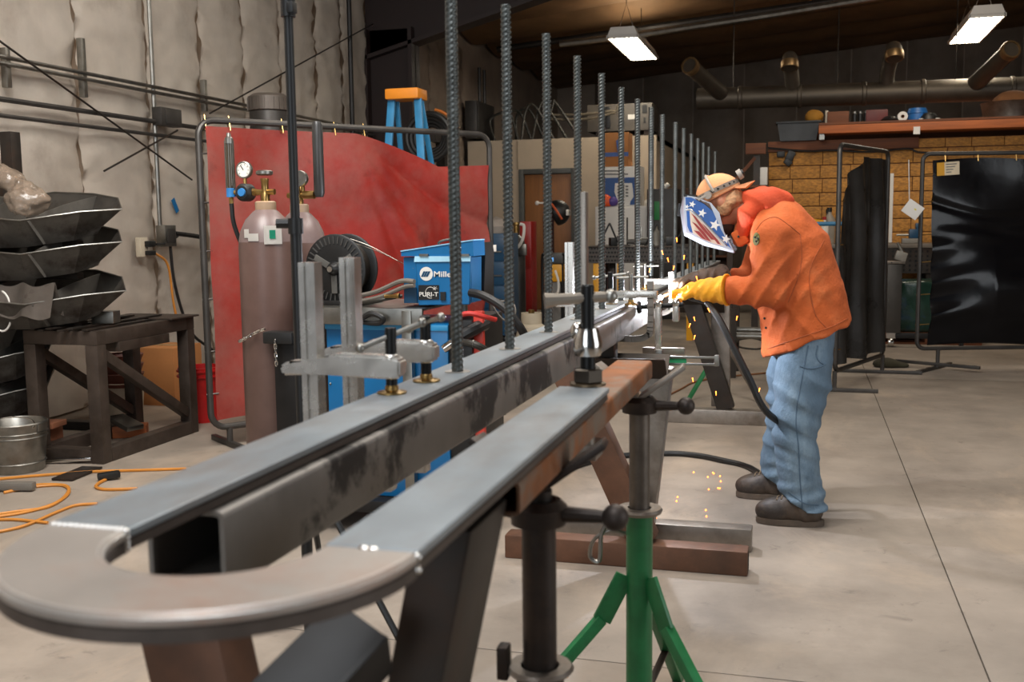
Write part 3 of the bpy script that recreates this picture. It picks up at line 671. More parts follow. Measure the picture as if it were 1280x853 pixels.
# long box tube below it
BX0, BX1, BZ0, BZ1, BY0 = -.838, -.722, .918, RZ-.0285, 1.165
bt = thing('box_tube', 'long grey square steel tube with black smears under the left handrail bar', 'steel tube', (-.78, 3, BZ0))
tk = .007
def seg(x0, x1, z0, z1, y0, y1, mb):
    return mb.prism([(x0+xl(y0), y0, z0), (x1+xl(y0), y0, z0), (x1+xl(y1)+.012*(y1-y0)/8, y1, z0), (x0+xl(y1), y1, z0)], (0, 0, z1-z0))
mb = MB()
prof = [(BX0, BZ0), (BX1, BZ0), (BX1, BZ1), (BX0, BZ1)]
def rr(x0, x1, z0, z1, r):
    out = []
    for (a, b, a0) in ((x1-r, z1-r, 0), (x0+r, z1-r, 90), (x0+r, z0+r, 180), (x1-r, z0+r, 270)):
        for k in range(4): t = math.radians(a0+k*30); out.append((a+r*math.cos(t), b+r*math.sin(t)))
    return out
po_, pi_ = rr(BX0, BX1, BZ0, BZ1, .010), rr(BX0+tk, BX1-tk, BZ0+tk, BZ1-tk, .005)
def ring(p, y, k=0): return [mb.bm.verts.new((x+xl(y)+k, y, z)) for x, z in p]
o1, o2, i1, i2 = ring(po_, BY0), ring(po_, 9.1), ring(pi_, BY0), ring(pi_, 9.1); n = len(o1)
for k in range(n):
    k2 = (k+1) % n
    mb.bm.faces.new((o1[k], o2[k], o2[k2], o1[k2])); mb.bm.faces.new((i1[k], i1[k2], i2[k2], i2[k])); mb.bm.faces.new((o1[k], o1[k2], i1[k2], i1[k])); mb.bm.faces.new((o2[k], i2[k], i2[k2], o2[k2]))
mb.build('tube_wall', beam_m, bt)
mb = MB()
# rusty tube below the right-hand bar
rt = thing('rusty_tube', 'rusty orange rectangular steel tube under the right handrail bar', 'steel tube', (-.43, 2.1, RZ-.08))
mb = MB(); po_, pi_ = rr(XR0+.006, XR1-.002, RZ-.078, RZ-.0285, .008), rr(XR0+.011, XR1-.007, RZ-.073, RZ-.034, .004)
def ring2(p, y): return [mb.bm.verts.new((x, y, z)) for x, z in p]
o1, o2, i1, i2 = ring2(po_, 1.40), ring2(po_, 2.75), ring2(pi_, 1.40), ring2(pi_, 2.75)
for k in range(n):
    k2 = (k+1) % n
    mb.bm.faces.new((o1[k], o2[k], o2[k2], o1[k2])); mb.bm.faces.new((i1[k], i1[k2], i2[k2], i2[k])); mb.bm.faces.new((o1[k], o1[k2], i1[k2], i1[k])); mb.bm.faces.new((o2[k], i2[k], i2[k2], o2[k2]))
mb.build('tube_wall', rust, rt)

# rebar pickets
RH, RR = .915, .0118
def rebar_mesh():
    mb = MB(); sg = 14; pitch = .0128; st = pitch/5; nz = int(RH/st); R = []
    for i in range(nz+1):
        z = i*st; row = []
        for k in range(sg):
            th = 2*PI*k/sg; ph = (z/pitch - 3*th/(2*PI)) % 1.0
            rb_ = .0024 if ph < .38 else 0
            ridge = .0016 if k % 7 == 0 else 0
            r = RR+max(rb_, ridge)
            row.append(mb.bm.verts.new((r*math.cos(th+.5), r*math.sin(th+.5), z)))
        R.append(row)
    for a, b in zip(R, R[1:]):
        for k in range(sg): mb.bm.faces.new((a[k], a[(k+1) % sg], b[(k+1) % sg], b[k]))
    mb.bm.faces.new(R[0][::-1]); mb.bm.faces.new(R[-1]); return mb
order = ['nearest', 'second nearest', 'third nearest', 'fourth nearest', 'fifth nearest', 'sixth nearest', 'seventh nearest', 'eighth nearest', 'ninth nearest', 'tenth nearest', 'eleventh nearest', 'twelfth nearest', 'fifth from the far end', 'fourth from the far end', 'third from the far end', 'second from the far end', 'farthest']
tops = {7: 814, 8: 828, 9: 845, 10: 854.5, 11: 865, 12: 873, 13: 882.5, 14: 890.5, 15: 896}
tz_ = {7: 134, 8: 143, 9: 152.5, 10: 160, 11: 167, 12: 173, 13: 178, 14: 183, 15: 189}
r0 = None
for k in range(16):
    if k < 7: y = 2.262+.444*k; x = -.7725+xl(y)*.6
    else:
        p = atz(tops[k], tz_[k], RZ+RH); x, y = p.x, p.y; y = min(y, 8.9); x = min(max(x, XL0+.02+xl(y)), XL1-.015+xl(y))
    lab = 'ribbed steel rebar picket standing on the handrail, %s in the row' % order[k if k < 12 else k+1]
    if k == 0:
        r0 = rebar_mesh().build('rebar', rebar_m, at=(0, 0, 0), sharp=60); o = r0
    else: o = r0.copy(); COL.objects.link(o)
    o.location = (x, y, RZ); o.rotation_euler = (0, 0, .4*k); tag(o, lab, 'rebar', 'rebar pickets on the handrail')
    wd = MB()
    if k < 8:
        mb = MB()
        mb.lathe([(0, .0015), (.03, .0015), (.03, 0)], (x, y, RZ), seg=20); mb.build('ground_patch', mat('ground_spot', 'b8b4ae', .4, 1, var=.15, scale=30), rl)

# trestles: two floor tubes, two crossed legs rising in a V and an angle iron saddle
def trestle(Y, bx, label, legs=True, y2=.26, lm=rust_dk, rm=leg_grey, left=(-.93, .80), right=(-.58, .80), full=True, bm_=rust_dk):
    t = thing('trestle', label, 'trestle', (bx, Y, 0), group='welding trestles')
    MB().bx(bx-.5, bx+.5, Y-.05, Y+.05, 0, .1, .008).build('base_tube', bm_, t)
    for s in (-1, 1): MB().bx(bx+s*.5, bx+s*.499, Y-.04, Y+.04, .01, .09).build('tube_mouth', blk_oxide, t)
    if full:
        MB().bx(bx-.46, bx+.5, Y+y2, Y+y2+.09, 0, .1, .008).build('base_tube', leg_grey, t)
        MB().bx(bx-.02, bx+.08, Y+.05, Y+y2, 0, .08, .006).build('cross_tube', rust_dk, t)
    b0 = Vector((bx+.08, Y+.02, .1))
    MB().bar(b0, (left[0], Y+.02, left[1]), .10, .12, (1, 0, 0), .006).build('leg', lm, t)
    MB().bar(b0+Vector((-.05, .17, -.01)), (right[0], Y+.19, right[1]), .10, .13, (1, 0, 0), .006).build('leg', rm, t)
    # angle iron saddle under the tube
    a0, a1 = Vector((-.84, Y+.07, .80)), Vector((-.55, Y+.07, .80))
    m = MB().prism([(-.86, Y-.06, .86), (-.86, Y+.03, .77), (-.86, Y+.12, .86), (-.86, Y+.108, .862), (-.86, Y+.03, .783), (-.86, Y-.048, .862)], (.34, 0, 0)); m.build('angle_iron', dark_steel, t)
    MB().bx(-.83, -.73, Y-.02, Y+.08, .84, BZ0-.001, .004).build('packing_block', dark_steel, t)
    return t
trestle(4.12, -.69, 'trestle of rusty tubes standing beside the green jack stand')
trestle(7.25, -.58, 'far trestle with dark slanted leg standing beside the welder', full=False, lm=dark_steel, right=(-.56, .9), left=(-.76, .9), bm_=leg_grey)
# near trestle, its legs leaning out under both bars
t = thing('trestle', 'nearest dark trestle leg frame under the rounded end of the handrail', 'trestle', (-.62, 1.3, 0), group='welding trestles')
MB().bx(-1.1, -.14, 1.25, 1.35, 0, .1, .008).build('base_tube', rust_dk, t)
MB().bar((-.63, 1.3, .1), (-.435, 1.3, 1.02), .17, .075, (1, 0, 0), .006).build('leg', dark_steel, t)
MB().bar((-.64, 1.19, .1), (-.80, 1.19, .915), .08, .12, (1, 0, 0), .006).build('leg', rust_dk, t)
a, b = Vector((-.52, 1.14, .915)), Vector((-.63, .93, .79))
MB().bar(a, b, .085, .008, (.3, -.3, .9), .001).build('angle_iron', black_steel, t)
MB().bar(a+Vector((.04, -.01, -.035)), b+Vector((.04, -.01, -.035)), .008, .08, (.3, -.3, .9), .001).build('angle_iron', black_steel, t)
a, b = Vector((-.80, 1.02, .79)), Vector((-.66, .90, .75))
MB().bar(a, b, .08, .008, (.1, -.3, .9), .001).build('angle_iron', galv, t)
MB().bar(a+Vector((-.035, -.03, -.03)), b+Vector((-.035, -.03, -.03)), .008, .07, (.1, -.3, .9), .001).build('angle_iron', black_steel, t)

# jack stands
def jack(y, label, pm, sm, sleeve_z, tripod, rad, handle_z):
    x = -.432 if not tripod else -.405; t = thing('jack_stand', label, 'jack stand', (x, y, 0), group='jack stands under the right bar')
    top = RZ-.115
    MB().cyl((x, y, .12), (x, y, top-.02), rad, seg=20).build('pipe', pm, t)
    MB().cyl((x, y, top-.1), (x, y, top), rad*.8, seg=16).build('screw', dark_steel, t)
    # V head: two slanted plates
    for s in (-1, 1):
        MB().bar((x, y, top), (x+s*.115, y+.01, top+.085), .06, .012, (0, 0, 1), .002).build('head_plate', pm if rad > .029 else leg_grey, t)
    hz = handle_z
    col = MB().lathe([(rad+.002, -.022), (rad+.018, -.018), (rad+.02, .012), (rad+.008, .024), (rad, .024)], (x, y, hz), seg=20).build('collar', jack_p, t)
    for s in (-1, 1):
        e = Vector((x+s*(.122 if tripod else .137), y-.02*s, hz+.006))
        h = MB().tube([(x+s*(rad+.005), y, hz), e], .011, 10, rs=[.015, .010]).build('handle', jack_p, col); MB().sph(e, .023, 14).build('handle_ball', jack_p, col)
    if tripod:
        MB().cyl((x, y, .06), (x, y, sleeve_z), rad+.008, seg=20).build('sleeve', sm, t)
        MB().lathe([(rad+.004, 0), (rad+.03, 0), (rad+.034, .008), (rad+.03, .014), (rad+.004, .014)], (x, y, sleeve_z), seg=24).build('flange', leg_grey, t)
        for k in range(3):
            a = math.radians(-38+120*k); d = Vector((math.cos(a), math.sin(a), 0)); o = Vector((x, y, 0))
            MB().bar(o+d*(rad+.012)+Vector((0, 0, sleeve_z-.17)), o+d*(rad+.075)+Vector((0, 0, sleeve_z-.29)), .012, .05, d, .002).bar(o+d*(rad+.075)+Vector((0, 0, sleeve_z-.285)), o+d*.42, .03, .03, d, .003).build('leg', sm, t)
            MB().bar(o+d*(rad+.005)+Vector((0, 0, .1)), o+d*.30+Vector((0, 0, .16)), .02, .006, (0, 0, 1), .001).build('strut', dark_steel, t)
        MB().tube(rail_pts([(x-rad-.01, y, sleeve_z-.06), (x-rad-.05, y-.02, sleeve_z-.05), (x-rad-.09, y-.03, sleeve_z-.075), (x-rad-.10, y-.03, sleeve_z-.12), (x-rad-.075, y-.03, sleeve_z-.13), (x-rad-.07, y-.03, sleeve_z-.06), (x-rad-.05, y-.03, sleeve_z-.02)], 5), .006, 6).build('locking_pin', galv, t)
    else:
        MB().lathe([(rad+.012, .1), (rad+.012, sleeve_z), (rad, sleeve_z)], (x, y, 0), seg=20).build('sleeve', sm, t)
        MB().lathe([(rad+.004, 0), (rad+.025, 0), (rad+.03, .006), (rad+.025, .012), (rad+.004, .012)], (x, y, sleeve_z), seg=24).build('flange', leg_grey, t)
        MB().box((x-.06, y-.02, sleeve_z+.02), (.02, .03, .06), None, .004).build('locking_pin', dark_steel, t)
        for k in range(3):
            a = math.radians(50+120*k); d = Vector((math.cos(a), math.sin(a), 0)); o = Vector((x, y, 0))
            MB().bar(o+d*(rad+.01)+Vector((0, 0, sleeve_z-.1)), o+d*.34, .03, .03, d, .003).build('leg', sm, t)
    return t
yb_ = [1.69, 2.66]
jack(yb_[0], 'dark brown pipe jack stand with T handle nearer the camera', jack_p, black_steel, at(665, 838, 1.69).z, False, .030, at(670, 641, 1.69).z)
jack(yb_[1], 'green tripod jack stand with grey pipe and T handle', pipe_grey, green_p, at(803, 641, 2.66).z, True, .027, at(803, 507, 2.66).z)

# clamps -------------------------------------------------------------------------------------------
def bar_clamp(label, bx, by, ztop, zbot, ax1, za, sx, sz0, sz1, foot=True, handle=True, w=.036, m_arm=alu, hd=(0, 1, 0), sr=.0125, name='bar_clamp'):
    "vertical grooved bar at (bx,by); arm at height za reaching to the screw at x=sx"
    t = thing(name, label, 'clamp', (bx, by, zbot), group='bar clamps on the handrail')
    b = MB()
    h = w/2; g = w*.16
    prof = [(-h, -h), (-g, -h), (-g, -h+.006), (g, -h+.006), (g, -h), (h, -h), (h, h), (-h, h)]
    b.prism([(bx+a, by+c, zbot) for a, c in prof], (0, 0, ztop-zbot)).build('bar', alu if w > .03 else leg_grey, t)
    s = 1 if sx > bx else -1; y = by
    pr = [(bx-s*.062, za-.024), (bx-s*.068, za-.005), (bx-s*.05, za+.006), (bx+s*.035, za+.01), (bx+s*.05, za+.024), (sx+s*.0, za+.022), (sx+s*.026, za+.014), (sx+s*.026, za-.02), (sx, za-.026), (bx+s*.03, za-.02)]
    m = MB().prism([(a, y-.021, z) for a, z in pr], (0, .042, 0)); bmesh.ops.bevel(m.bm, geom=list(m.bm.edges), offset=.005, segments=2, affect='EDGES'); m.build('arm', m_arm, t)
    MB().lathe([(.015, -.026), (.018, -.023), (.019, .016), (.016, .022), (.013, .024)], (sx, y, za), seg=16).build('nut', m_arm, t)
    sc = MB(); nz = int((sz1-sz0)/.0028); sc.lathe([(0, sz0)]+[(sr-(.0014 if i % 2 else 0), sz0+i*.0028) for i in range(nz)]+[(sr*.9, sz1), (0, sz1)], (sx, y, 0), seg=12); sp = sc.build('screw', blk_oxide, t, sharp=80)
    if foot: MB().lathe([(0, 0), (.03, 0), (.03, .003), (.014, .007), (.014, .014), (.010, .018), (0, .018)], (sx, y, RZ+.001), seg=20).build('swivel_foot', brass, t)
    if handle:
        d = Vector(hd).normalized(); c = Vector((sx, y, sz1-.016)); MB().cyl(c-d*.07, c+d*.075, .0055, seg=8).build('tommy_bar', galv, sp)
        for e in (-.07, .075): MB().sph(c+d*e, .010, 10).build('end_ball', galv, sp)
    # lower jaw under the box tube
    MB().bx(min(bx-s*.03, sx), max(bx-s*.03, sx)-.005 if s < 0 else sx, by-.018, by+.018, BZ0-.06, BZ0-.022, .004).build('fixed_jaw', m_arm, t)
    MB().cyl((sx, y, BZ0-.03), (sx, y, BZ0-.002), .016, seg=12).build('jaw_pad', m_arm, t)
    return t
p = atz(490, 492, RZ); q = at(393, 328, p.y); bar_clamp('nearest aluminium bar clamp with brass swivel foot on the left bar', at(393, 500, p.y).x, p.y, q.z, .80, 0, at(440, 456, p.y).z, p.x, RZ+.016, at(490, 410, p.y).z, hd=(.75, .8, .35))
p = atz(533, 477, RZ); q = at(441, 322, p.y); bar_clamp('second nearest aluminium bar clamp beside the first rebar', at(441, 450, p.y).x, p.y, q.z, .80, 0, at(470, 437, p.y).z, p.x, RZ+.016, at(533, 395, p.y).z, hd=(-.6, .5, -.2))
# clamp with bolt screw standing on the right-hand bar
p = atz(735, 482, RZ); x, y = p.x, p.y
t = thing('screw_clamp', 'heavy screw clamp with big nut and T handle on the right bar', 'clamp', (x, y, RZ), group='bar clamps on the handrail')
MB().lathe([(0, .001), (.038, .001), (.038, .006), (.026, .008)], (x, y, RZ), seg=24).build('washer', mat('old_brass', '6b5c49', .35, .9), t)
MB().lathe([(.031, .008), (.033, .01), (.033, .034), (.029, .037), (0, .037)], (x, y, RZ), seg=6).build('hex_nut', mat('dull_nut', '4a443d', .35, .9), t)
MB().lathe([(.016, .035), (.016, .08)], (x, y, RZ), seg=14).build('stud', blk_oxide, t)
zc = at(735, 428, y).z
MB().lathe([(.0, zc-.028), (.027, zc-.028), (.03, zc-.02), (.03, zc+.0), (.022, zc+.03), (0, zc+.03)], (x, y, 0), seg=14).build('collar', chrome, t)
zt = at(735, 356, y).z
nz = int((zt-RZ-.05)/.003)
sp = MB().lathe([(0, RZ+.05)]+[(.0148-(.0018 if i % 2 else 0), RZ+.05+i*.003) for i in range(nz)]+[(.012, zt), (0, zt)], (x, y, 0), seg=14).build('screw', blk_oxide, t, sharp=80)
hz = at(735, 373, y).z
MB().tube([(x-.085, y-.03, hz-.004), (x-.06, y-.02, hz-.002), (x+.04, y+.015, hz+.003)], .011, 10, rs=[.017, .0125, .0105]).build('tommy_bar', mat('dull_alu', 'a39a8e', .4, .8), sp)
MB().sph((x+.045, y+.017, hz+.003), .015, 12).build('end_ball', galv, sp)
bxx = at(731, 420, y+.1).x
MB().sph((at(722, 415, y).x, y, at(722, 415, y).z), .016, 12, (1, 1, 1.3)).build('jaw_knob', chrome, t)
bx2 = at(731, 400, y+.06); zt2 = at(731, 240, y+.06).z
MB().box((bx2.x, y+.06, (zt2+.9)/2), (.012, .028, zt2-.9), None, .002).build('bar', leg_grey, t)
MB().bx(min(bx2.x, x)-.006, x+.01, y-.012, y+.07, zc-.016, zc+.012, .005).build('arm', mat('dull_alu', 'a39a8e', .4, .8), t)
MB().bx(bx2.x-.02, x+.02, y-.014, y+.07, .90, .935, .005).build('fixed_jaw', leg_grey, t)
MB().cyl((x, y, .93), (x, y, RZ-.0785), .014, seg=12).build('jaw_pad', leg_grey, t)
# clamp with light channel bar behind the left bar
p = atz(766, 379, RZ); q = at(701, 303, p.y)
bar_clamp('aluminium bar clamp with T handle between fifth and sixth rebar', at(701, 380, p.y-.1).x+.03, p.y-.06, at(701, 303, p.y-.06).z, .85, 0, at(700, 377, p.y-.06).z-.0, p.x, RZ+.024, at(766, 340, p.y-.06).z, hd=(1, .1, 0.12), w=.034)
def c_clamp(label, bpx, Y, ztop_px, zbot_px, jx_px, arm_px, sx_px, sc_px):
    "clamp on the right-hand face of the tube: bar bends under it, arm reaches over the bar"
    t = thing('c_clamp', label, 'clamp', at(bpx, zbot_px, Y), group='bar clamps on the handrail')
    a, b = at(bpx, ztop_px, Y), at(bpx, zbot_px, Y); j = at(jx_px, zbot_px+4, Y); w = .014
    pts = [a, b+Vector((0, 0, .05)), b+Vector((-.012, 0, .015)), b+Vector((-.05, 0, 0)), Vector((j.x, Y, b.z))]
    m = MB(); P = rail_pts(pts, 6)
    for k, (p0, p1) in enumerate(zip(P, P[1:])): m.bar(p0, p1+(p1-p0).normalized()*.003, .026, .016, (0, 1, 0) if abs((p1-p0).normalized().y) < .9 else (1, 0, 0))
    m.build('frame', leg_grey, t)
    s0, s1 = at(arm_px[0], arm_px[2], Y), at(arm_px[1], arm_px[2], Y)
    m = MB().bar(s0, s1, .03, .03, bev=.007); m.build('arm', alu, t)
    sx = at(sx_px, 380, Y).x; zt = at(sx_px, sc_px, Y).z
    nz = int((zt-RZ-.02)/.004); sp = MB().lathe([(0, RZ+.02)]+[(.011-(.0016 if i % 2 else 0), RZ+.02+i*.004) for i in range(nz)]+[(.009, zt), (0, zt)], (sx, Y, 0), seg=10).build('screw', galv, t, sharp=80)
    MB().lathe([(0, 0), (.028, 0), (.028, .004), (.013, .01), (.013, .022), (0, .022)], (sx, Y, RZ+.001), seg=16).build('swivel_foot', brass, t)
    MB().cyl((sx-.06, Y, zt-.015), (sx+.07, Y, zt-.01), .005, seg=8).build('tommy_bar', galv, sp)
    MB().sph((j.x, Y, b.z+.012), .014, 10).build('jaw_pad', galv, t)
    return t
c_clamp('grey J-shaped bar clamp gripping the tube left of the weld', 812, 4.12, 352, 424, 774, (764, 822, 368), 766, 338) if False else None
c_clamp('grey J-shaped bar clamp gripping the tube left of the weld', 813, 4.25, 352, 424, 772, (764, 822, 368), 789, 343)
c_clamp('bar clamp on the handrail right where the welder works', 839, 5.25, 340, 392, 812, (806, 866, 352), 806, 330)
# cross clamp: horizontal screw with plate
Y = 4.55; t = thing('screw_clamp', 'horizontal black threaded screw clamp with grey plate beside the tube', 'clamp', at(805, 383, Y), group='bar clamps on the handrail')
a, b = at(776, 384, Y), at(856, 381, Y); a.x = BX1+xl(Y)+.004
L = (b-a).length; n_ = int(L/.005)
MB().lathe([(0, 0)]+[(.012-(.0018 if i % 2 else 0), i*.005) for i in range(n_)]+[(0, L)], a, b-a, 12).build('screw', blk_oxide, t, sharp=80)
MB().lathe([(0, 0), (.028, 0), (.028, .012), (.02, .02), (0, .02)], a, b-a, 16).build('swivel_foot', blk_oxide, t)
for f_, h_ in ((.45, .14), (.82, .012)):
    c = a.lerp(b, f_)
    MB().bx(c.x-.014, c.x+.014, Y-.02, Y+.02, c.z-h_-.06, c.z+.018, .005).build('plate', alu, t)
    MB().sph(c+Vector((0, -.01, .012)), .02, 12).build('nut', chrome, t)
MB().bx(a.x+.02, b.x, Y+.016, Y+.034, a.z-.21, a.z-.18, .004).build('bar', leg_grey, t)
# green-labelled sliding clamp lying across
Y = 4.3; t = thing('sliding_clamp', 'slim steel sliding clamp with green label pointing right below the weld', 'clamp', at(860, 452, Y), group='bar clamps on the handrail')
for yy in (446.5, 455): MB().bar(at(826, yy, Y), at(896, yy+1, Y), .012, .010, bev=.002).build('rail', galv, t)
MB().bar(at(828, 450.5, Y+.005), at(858, 450.5, Y+.005), .004, .026).build('label_strip', mat('green_label', '2c9a63', .5), t)
MB().bar(at(896, 444, Y), at(896, 458, Y), .016, .02, bev=.003).build('end_stop', galv, t)
MB().bar(at(824, 437, Y), at(824, 468, Y), .03, .03, bev=.005).build('jaw', galv, t)
# ------------------------------------------------------------------ the welder
MY = 5.03                                           # midline depth; his left side is towards the camera
orange = mat('orange_canvas', 'b3531f', .85, var=.14, scale=7, bump=.3, bscale=70, col2='c98652', lo=.52, hi=.78, mix2=.5)
hood_m = mat('orange_hood_fleece', 'bb4420', .85, var=.1, scale=8, bump=.25, bscale=80)
denim = mat('blue_denim', '566a7b', .9, var=.22, scale=9, bump=.3, bscale=110, col2='93a7b2', lo=.5, hi=.75, mix2=.55, stretch=(1.3, 1.3, .6))
skin = mat('skin', 'b47455', .55, var=.1, scale=14)
leather_y = mat('yellow_glove_leather', 'dd9a17', .7, var=.16, scale=12, bump=.3, bscale=80, col2='a8701a', lo=.52, hi=.75, mix2=.6)
leather_d = mat('scorched_glove_leather', '4a3826', .7, var=.3, scale=14, bump=.3, bscale=80)
boot_m = mat('brown_boot_leather', '2f2620', .55, var=.25, scale=12, bump=.2, bscale=60, col2='5d4c3c', lo=.46, hi=.66, mix2=.7)
hair_m = mat('curly_hair', 'a47a55', .7, var=.35, scale=40, bump=.6, bscale=90)
cap_m = mat('peach_cap_cloth', 'd99a6c', .85, var=.1, scale=10, bump=.2, bscale=120)
strap_m = mat('headgear_plastic', '9a9288', .45, var=.15)
A_ = lambda x, y, Y: np.array(at(x, y, Y))
NL, FR = 4.84, 5.22
# joints (photo-measured, each on its own depth)
hipL, kneeL, ankL = A_(1006, 425, 4.93), A_(993, 540, 4.88), A_(1000, 622, 4.88)
hipR, kneeR, ankR = A_(998, 425, 5.13), A_(983, 512, 5.24), A_(972, 588, 5.30)
shL, elL, wrL = A_(964, 296, 4.83), A_(962, 362, 4.80), A_(906, 363, 4.86)
shR, elR, wrR = A_(962, 290, 5.26), A_(938, 352, 5.27), A_(900, 350, 5.12)
pel, chest, neck = A_(1010, 415, MY), A_(985, 310, MY), A_(946, 262, MY)
headc = A_(901, 252, MY)
fw_ = np.array([-.86, 0, -.51]); up_ = np.array([-.51, 0, .86]); fw_ /= np.linalg.norm(fw_); up_ /= np.linalg.norm(up_)
HR = np.stack([fw_, np.array([0, 1, 0]), up_], 1)
hp = lambda f, s, u: headc+fw_*f+np.array([0, 1, 0])*s+up_*u
base = Vector((-.06, 5.03, 0))
# body: one continuous surface under the clothes
P, lo = pgrid((-.70, 4.66, -.01), (.32, 5.42, 1.70), .012)
D = sd_spine(P, [pel, (pel+chest)/2, chest, A_(965, 282, MY)], [(.12, .16), (.115, .15), (.12, .17), (.09, .15)])
def U(d, k=.03):
    global D; D = smin(D, d, k)
U(sd_cone(P, A_(965, 280, MY), headc-up_*.03-fw_*.03, .075, .058), .04)
for h, k, a in ((hipL, kneeL, ankL), (hipR, kneeR, ankR)): U(sd_cone(P, h, k, .085, .06), .05); U(sd_cone(P, k, a, .058, .042), .02); U(sd_cone(P, a, a+np.array([-.03, 0, -.06]), .036, .03), .02)
for s, e, w_ in ((shL, elL, wrL), (shR, elR, wrR)): U(sd_cone(P, s, e, .052, .042), .05); U(sd_cone(P, e, w_, .042, .03), .02); U(sd_cone(P, w_, w_+(w_-e)*.22, .03, .026), .02)
U(sd_ell(P, headc, (.098, .076, .112), HR), .03); U(sd_ell(P, hp(.035, 0, -.07), (.065, .055, .06), HR), .03)   # skull, jaw
U(sd_cone(P, hp(.09, 0, .0), hp(.118, 0, -.032), .012, .017), .012)                                              # nose
for s in (-1, 1):
    U(sd_ell(P, hp(-.005, s*.08, -.015), (.022, .010, .032), HR), .008)                                          # ears
    D = np.maximum(D, -(sd_ell(P, hp(.094, s*.033, .012), (.016, .018, .011), HR)))                              # eye sockets
D = np.maximum(D, -sd_ell(P, hp(.097, 0, -.066), (.02, .026, .004), HR))                                         # mouth
man = sdf_obj('person', D, lo, .012, skin, at=base, relax=1)
tag(man, 'bent-over welder in orange jacket, blue jeans, dark boots and a stars and stripes mask', 'person')
for s in (-1, 1):
    MB().sph(hp(.088, s*.033, .012), .012, 12).build('eye', white_m, man)
# jeans
P, lo = pgrid((-.36, 4.70, .03), (.30, 5.42, 1.00), .009)
wn = lambda f, sd, st: snoise(P*np.array(st, np.float32), f, sd)
legL = sd_spine(P, [A_(1012, 410, 4.93), A_(1003, 475, 4.905), kneeL, A_(1000, 600, 4.88), A_(1003, 641, 4.88)], [(.115, .105), (.124, .115), (.098, .096), (.096, .09), (.108, .095)])
legR = sd_spine(P, [A_(1003, 410, 5.13), A_(990, 465, 5.17), A_(984, 520, 5.23), A_(974, 575, 5.29), A_(974, 612, 5.30)], [(.11, .105), (.116, .11), (.094, .094), (.090, .088), (.102, .094)])
D = smin(legL, legR, .035)
zz = P[..., 2]
fold = .008*np.sin(zz*62+3*snoise(P, 9, 4)+P[..., 0]*24)*np.clip(1.25-np.abs(zz-.47)/.16, .15, 1.2) + .012*np.sin(zz*88+2.6*snoise(P, 12, 8)-P[..., 0]*30)*np.clip(1.1-(zz-.03)/.2, 0, 1)+.006*snoise(P, 20, 5)
D = D+fold-.012*(1-np.abs(np.sin(zz*26+1.9*snoise(P, 9, 41)+P[..., 0]*9)))**2*np.clip(1.3-np.abs(zz-.5)/.3, .2, 1)
qa, qb = A_(1009, 636, 4.88), A_(981, 608, 5.3); hemL = P[..., 2]-qa[2]-.62*np.maximum(0, qa[0]-P[..., 0]); hemR = P[..., 2]-qb[2]-.62*np.maximum(0, qb[0]-P[..., 0])
cut = np.where(P[..., 1] < 5.08, -hemL, -hemR); D = np.maximum(D, cut)
jeans = sdf_obj('jeans', D, lo, .009, denim, man, relax=1)
def seamline(pts, r, m, name, parent): return MB().tube(rail_pts([Vector(p) for p in pts], 6), r, 6).build(name, m, parent)
seam_m = mat('denim_seam', '44586a', .85, var=.2, scale=60)
# jacket
P, lo = pgrid((-.44, 4.64, .74), (.32, 5.44, 1.62), .008)
D = sd_spine(P, [A_(1010, 428, MY), A_(1004, 380, MY), A_(990, 322, MY), A_(972, 285, MY), A_(955, 266, MY)], [(.215, .235), (.205, .225), (.188, .225), (.15, .20), (.09, .12)])
def U(d, k=.03):
    global D; D = smin(D, d, k)
U(sd_ell(P, A_(984, 290, MY), (.12, .2, .10)), .05)                     # rounded upper back
U(sd_cone(P, shL, elL, .098, .080), .045); U(sd_cone(P, elL, A_(916, 363, 4.85), .078, .066), .025); U(sd_cone(P, A_(916, 363, 4.85), A_(898, 363, 4.87), .066, .062), .01)
U(sd_cone(P, shR, elR, .088, .074), .045); U(sd_cone(P, elR, A_(905, 349, 5.13), .074, .06), .025)
U(sd_cone(P, A_(938, 262, MY), A_(924, 300, MY-.03), .06, .04), .03)    # collar front
q = P-elL.astype(np.float32)
near = np.exp(-(q**2).sum(-1)/(2*.13**2)); arm = (wrL-elL)/np.linalg.norm(wrL-elL)
s_ = q@arm.astype(np.float32)
ridge = lambda a: (1-np.abs(np.sin(a)))**1.6
D = D-.022*near*ridge(s_*34+1.6*snoise(P, 12, 2)+q[..., 2]*22)+.006
D = D+.0045*snoise(P*np.array([1, 1, .55], np.float32), 22, 11)+.004*snoise(P, 60, 13)-.011*ridge((P[..., 0]*.8+P[..., 2]*.6)*22+1.8*snoise(P, 7, 12))*np.clip((1.25-P[..., 2])/.3, 0, 1)-.007*ridge((P[..., 0]*.3-P[..., 2]*.9)*13+1.8*snoise(P, 6, 15))*np.clip((P[..., 0]+.25)/.2, 0, 1)
hn = np.array(at(957, 443, MY)-at(1066, 401, MY)); nrm = np.array([-hn[2], 0, hn[0]]); nrm /= np.linalg.norm(nrm); nrm *= np.sign(nrm[2])
low = -((P-A_(1066, 402, MY))@nrm.astype(np.float32))+.006*np.sin(P[..., 0]*40+P[..., 1]*30)
D = np.maximum(D, np.where(P[..., 0] > -.235, low, -1)); cutw = (A_(907, 363, 4.86)[0]-P[..., 0]); D = np.maximum(D, cutw-.0)
hd_in = sd_ell(P, headc, (.12, .1, .13), HR); D = np.maximum(D, -hd_in)
jacket = sdf_obj('jacket', D, lo, .008, orange, man, relax=2)
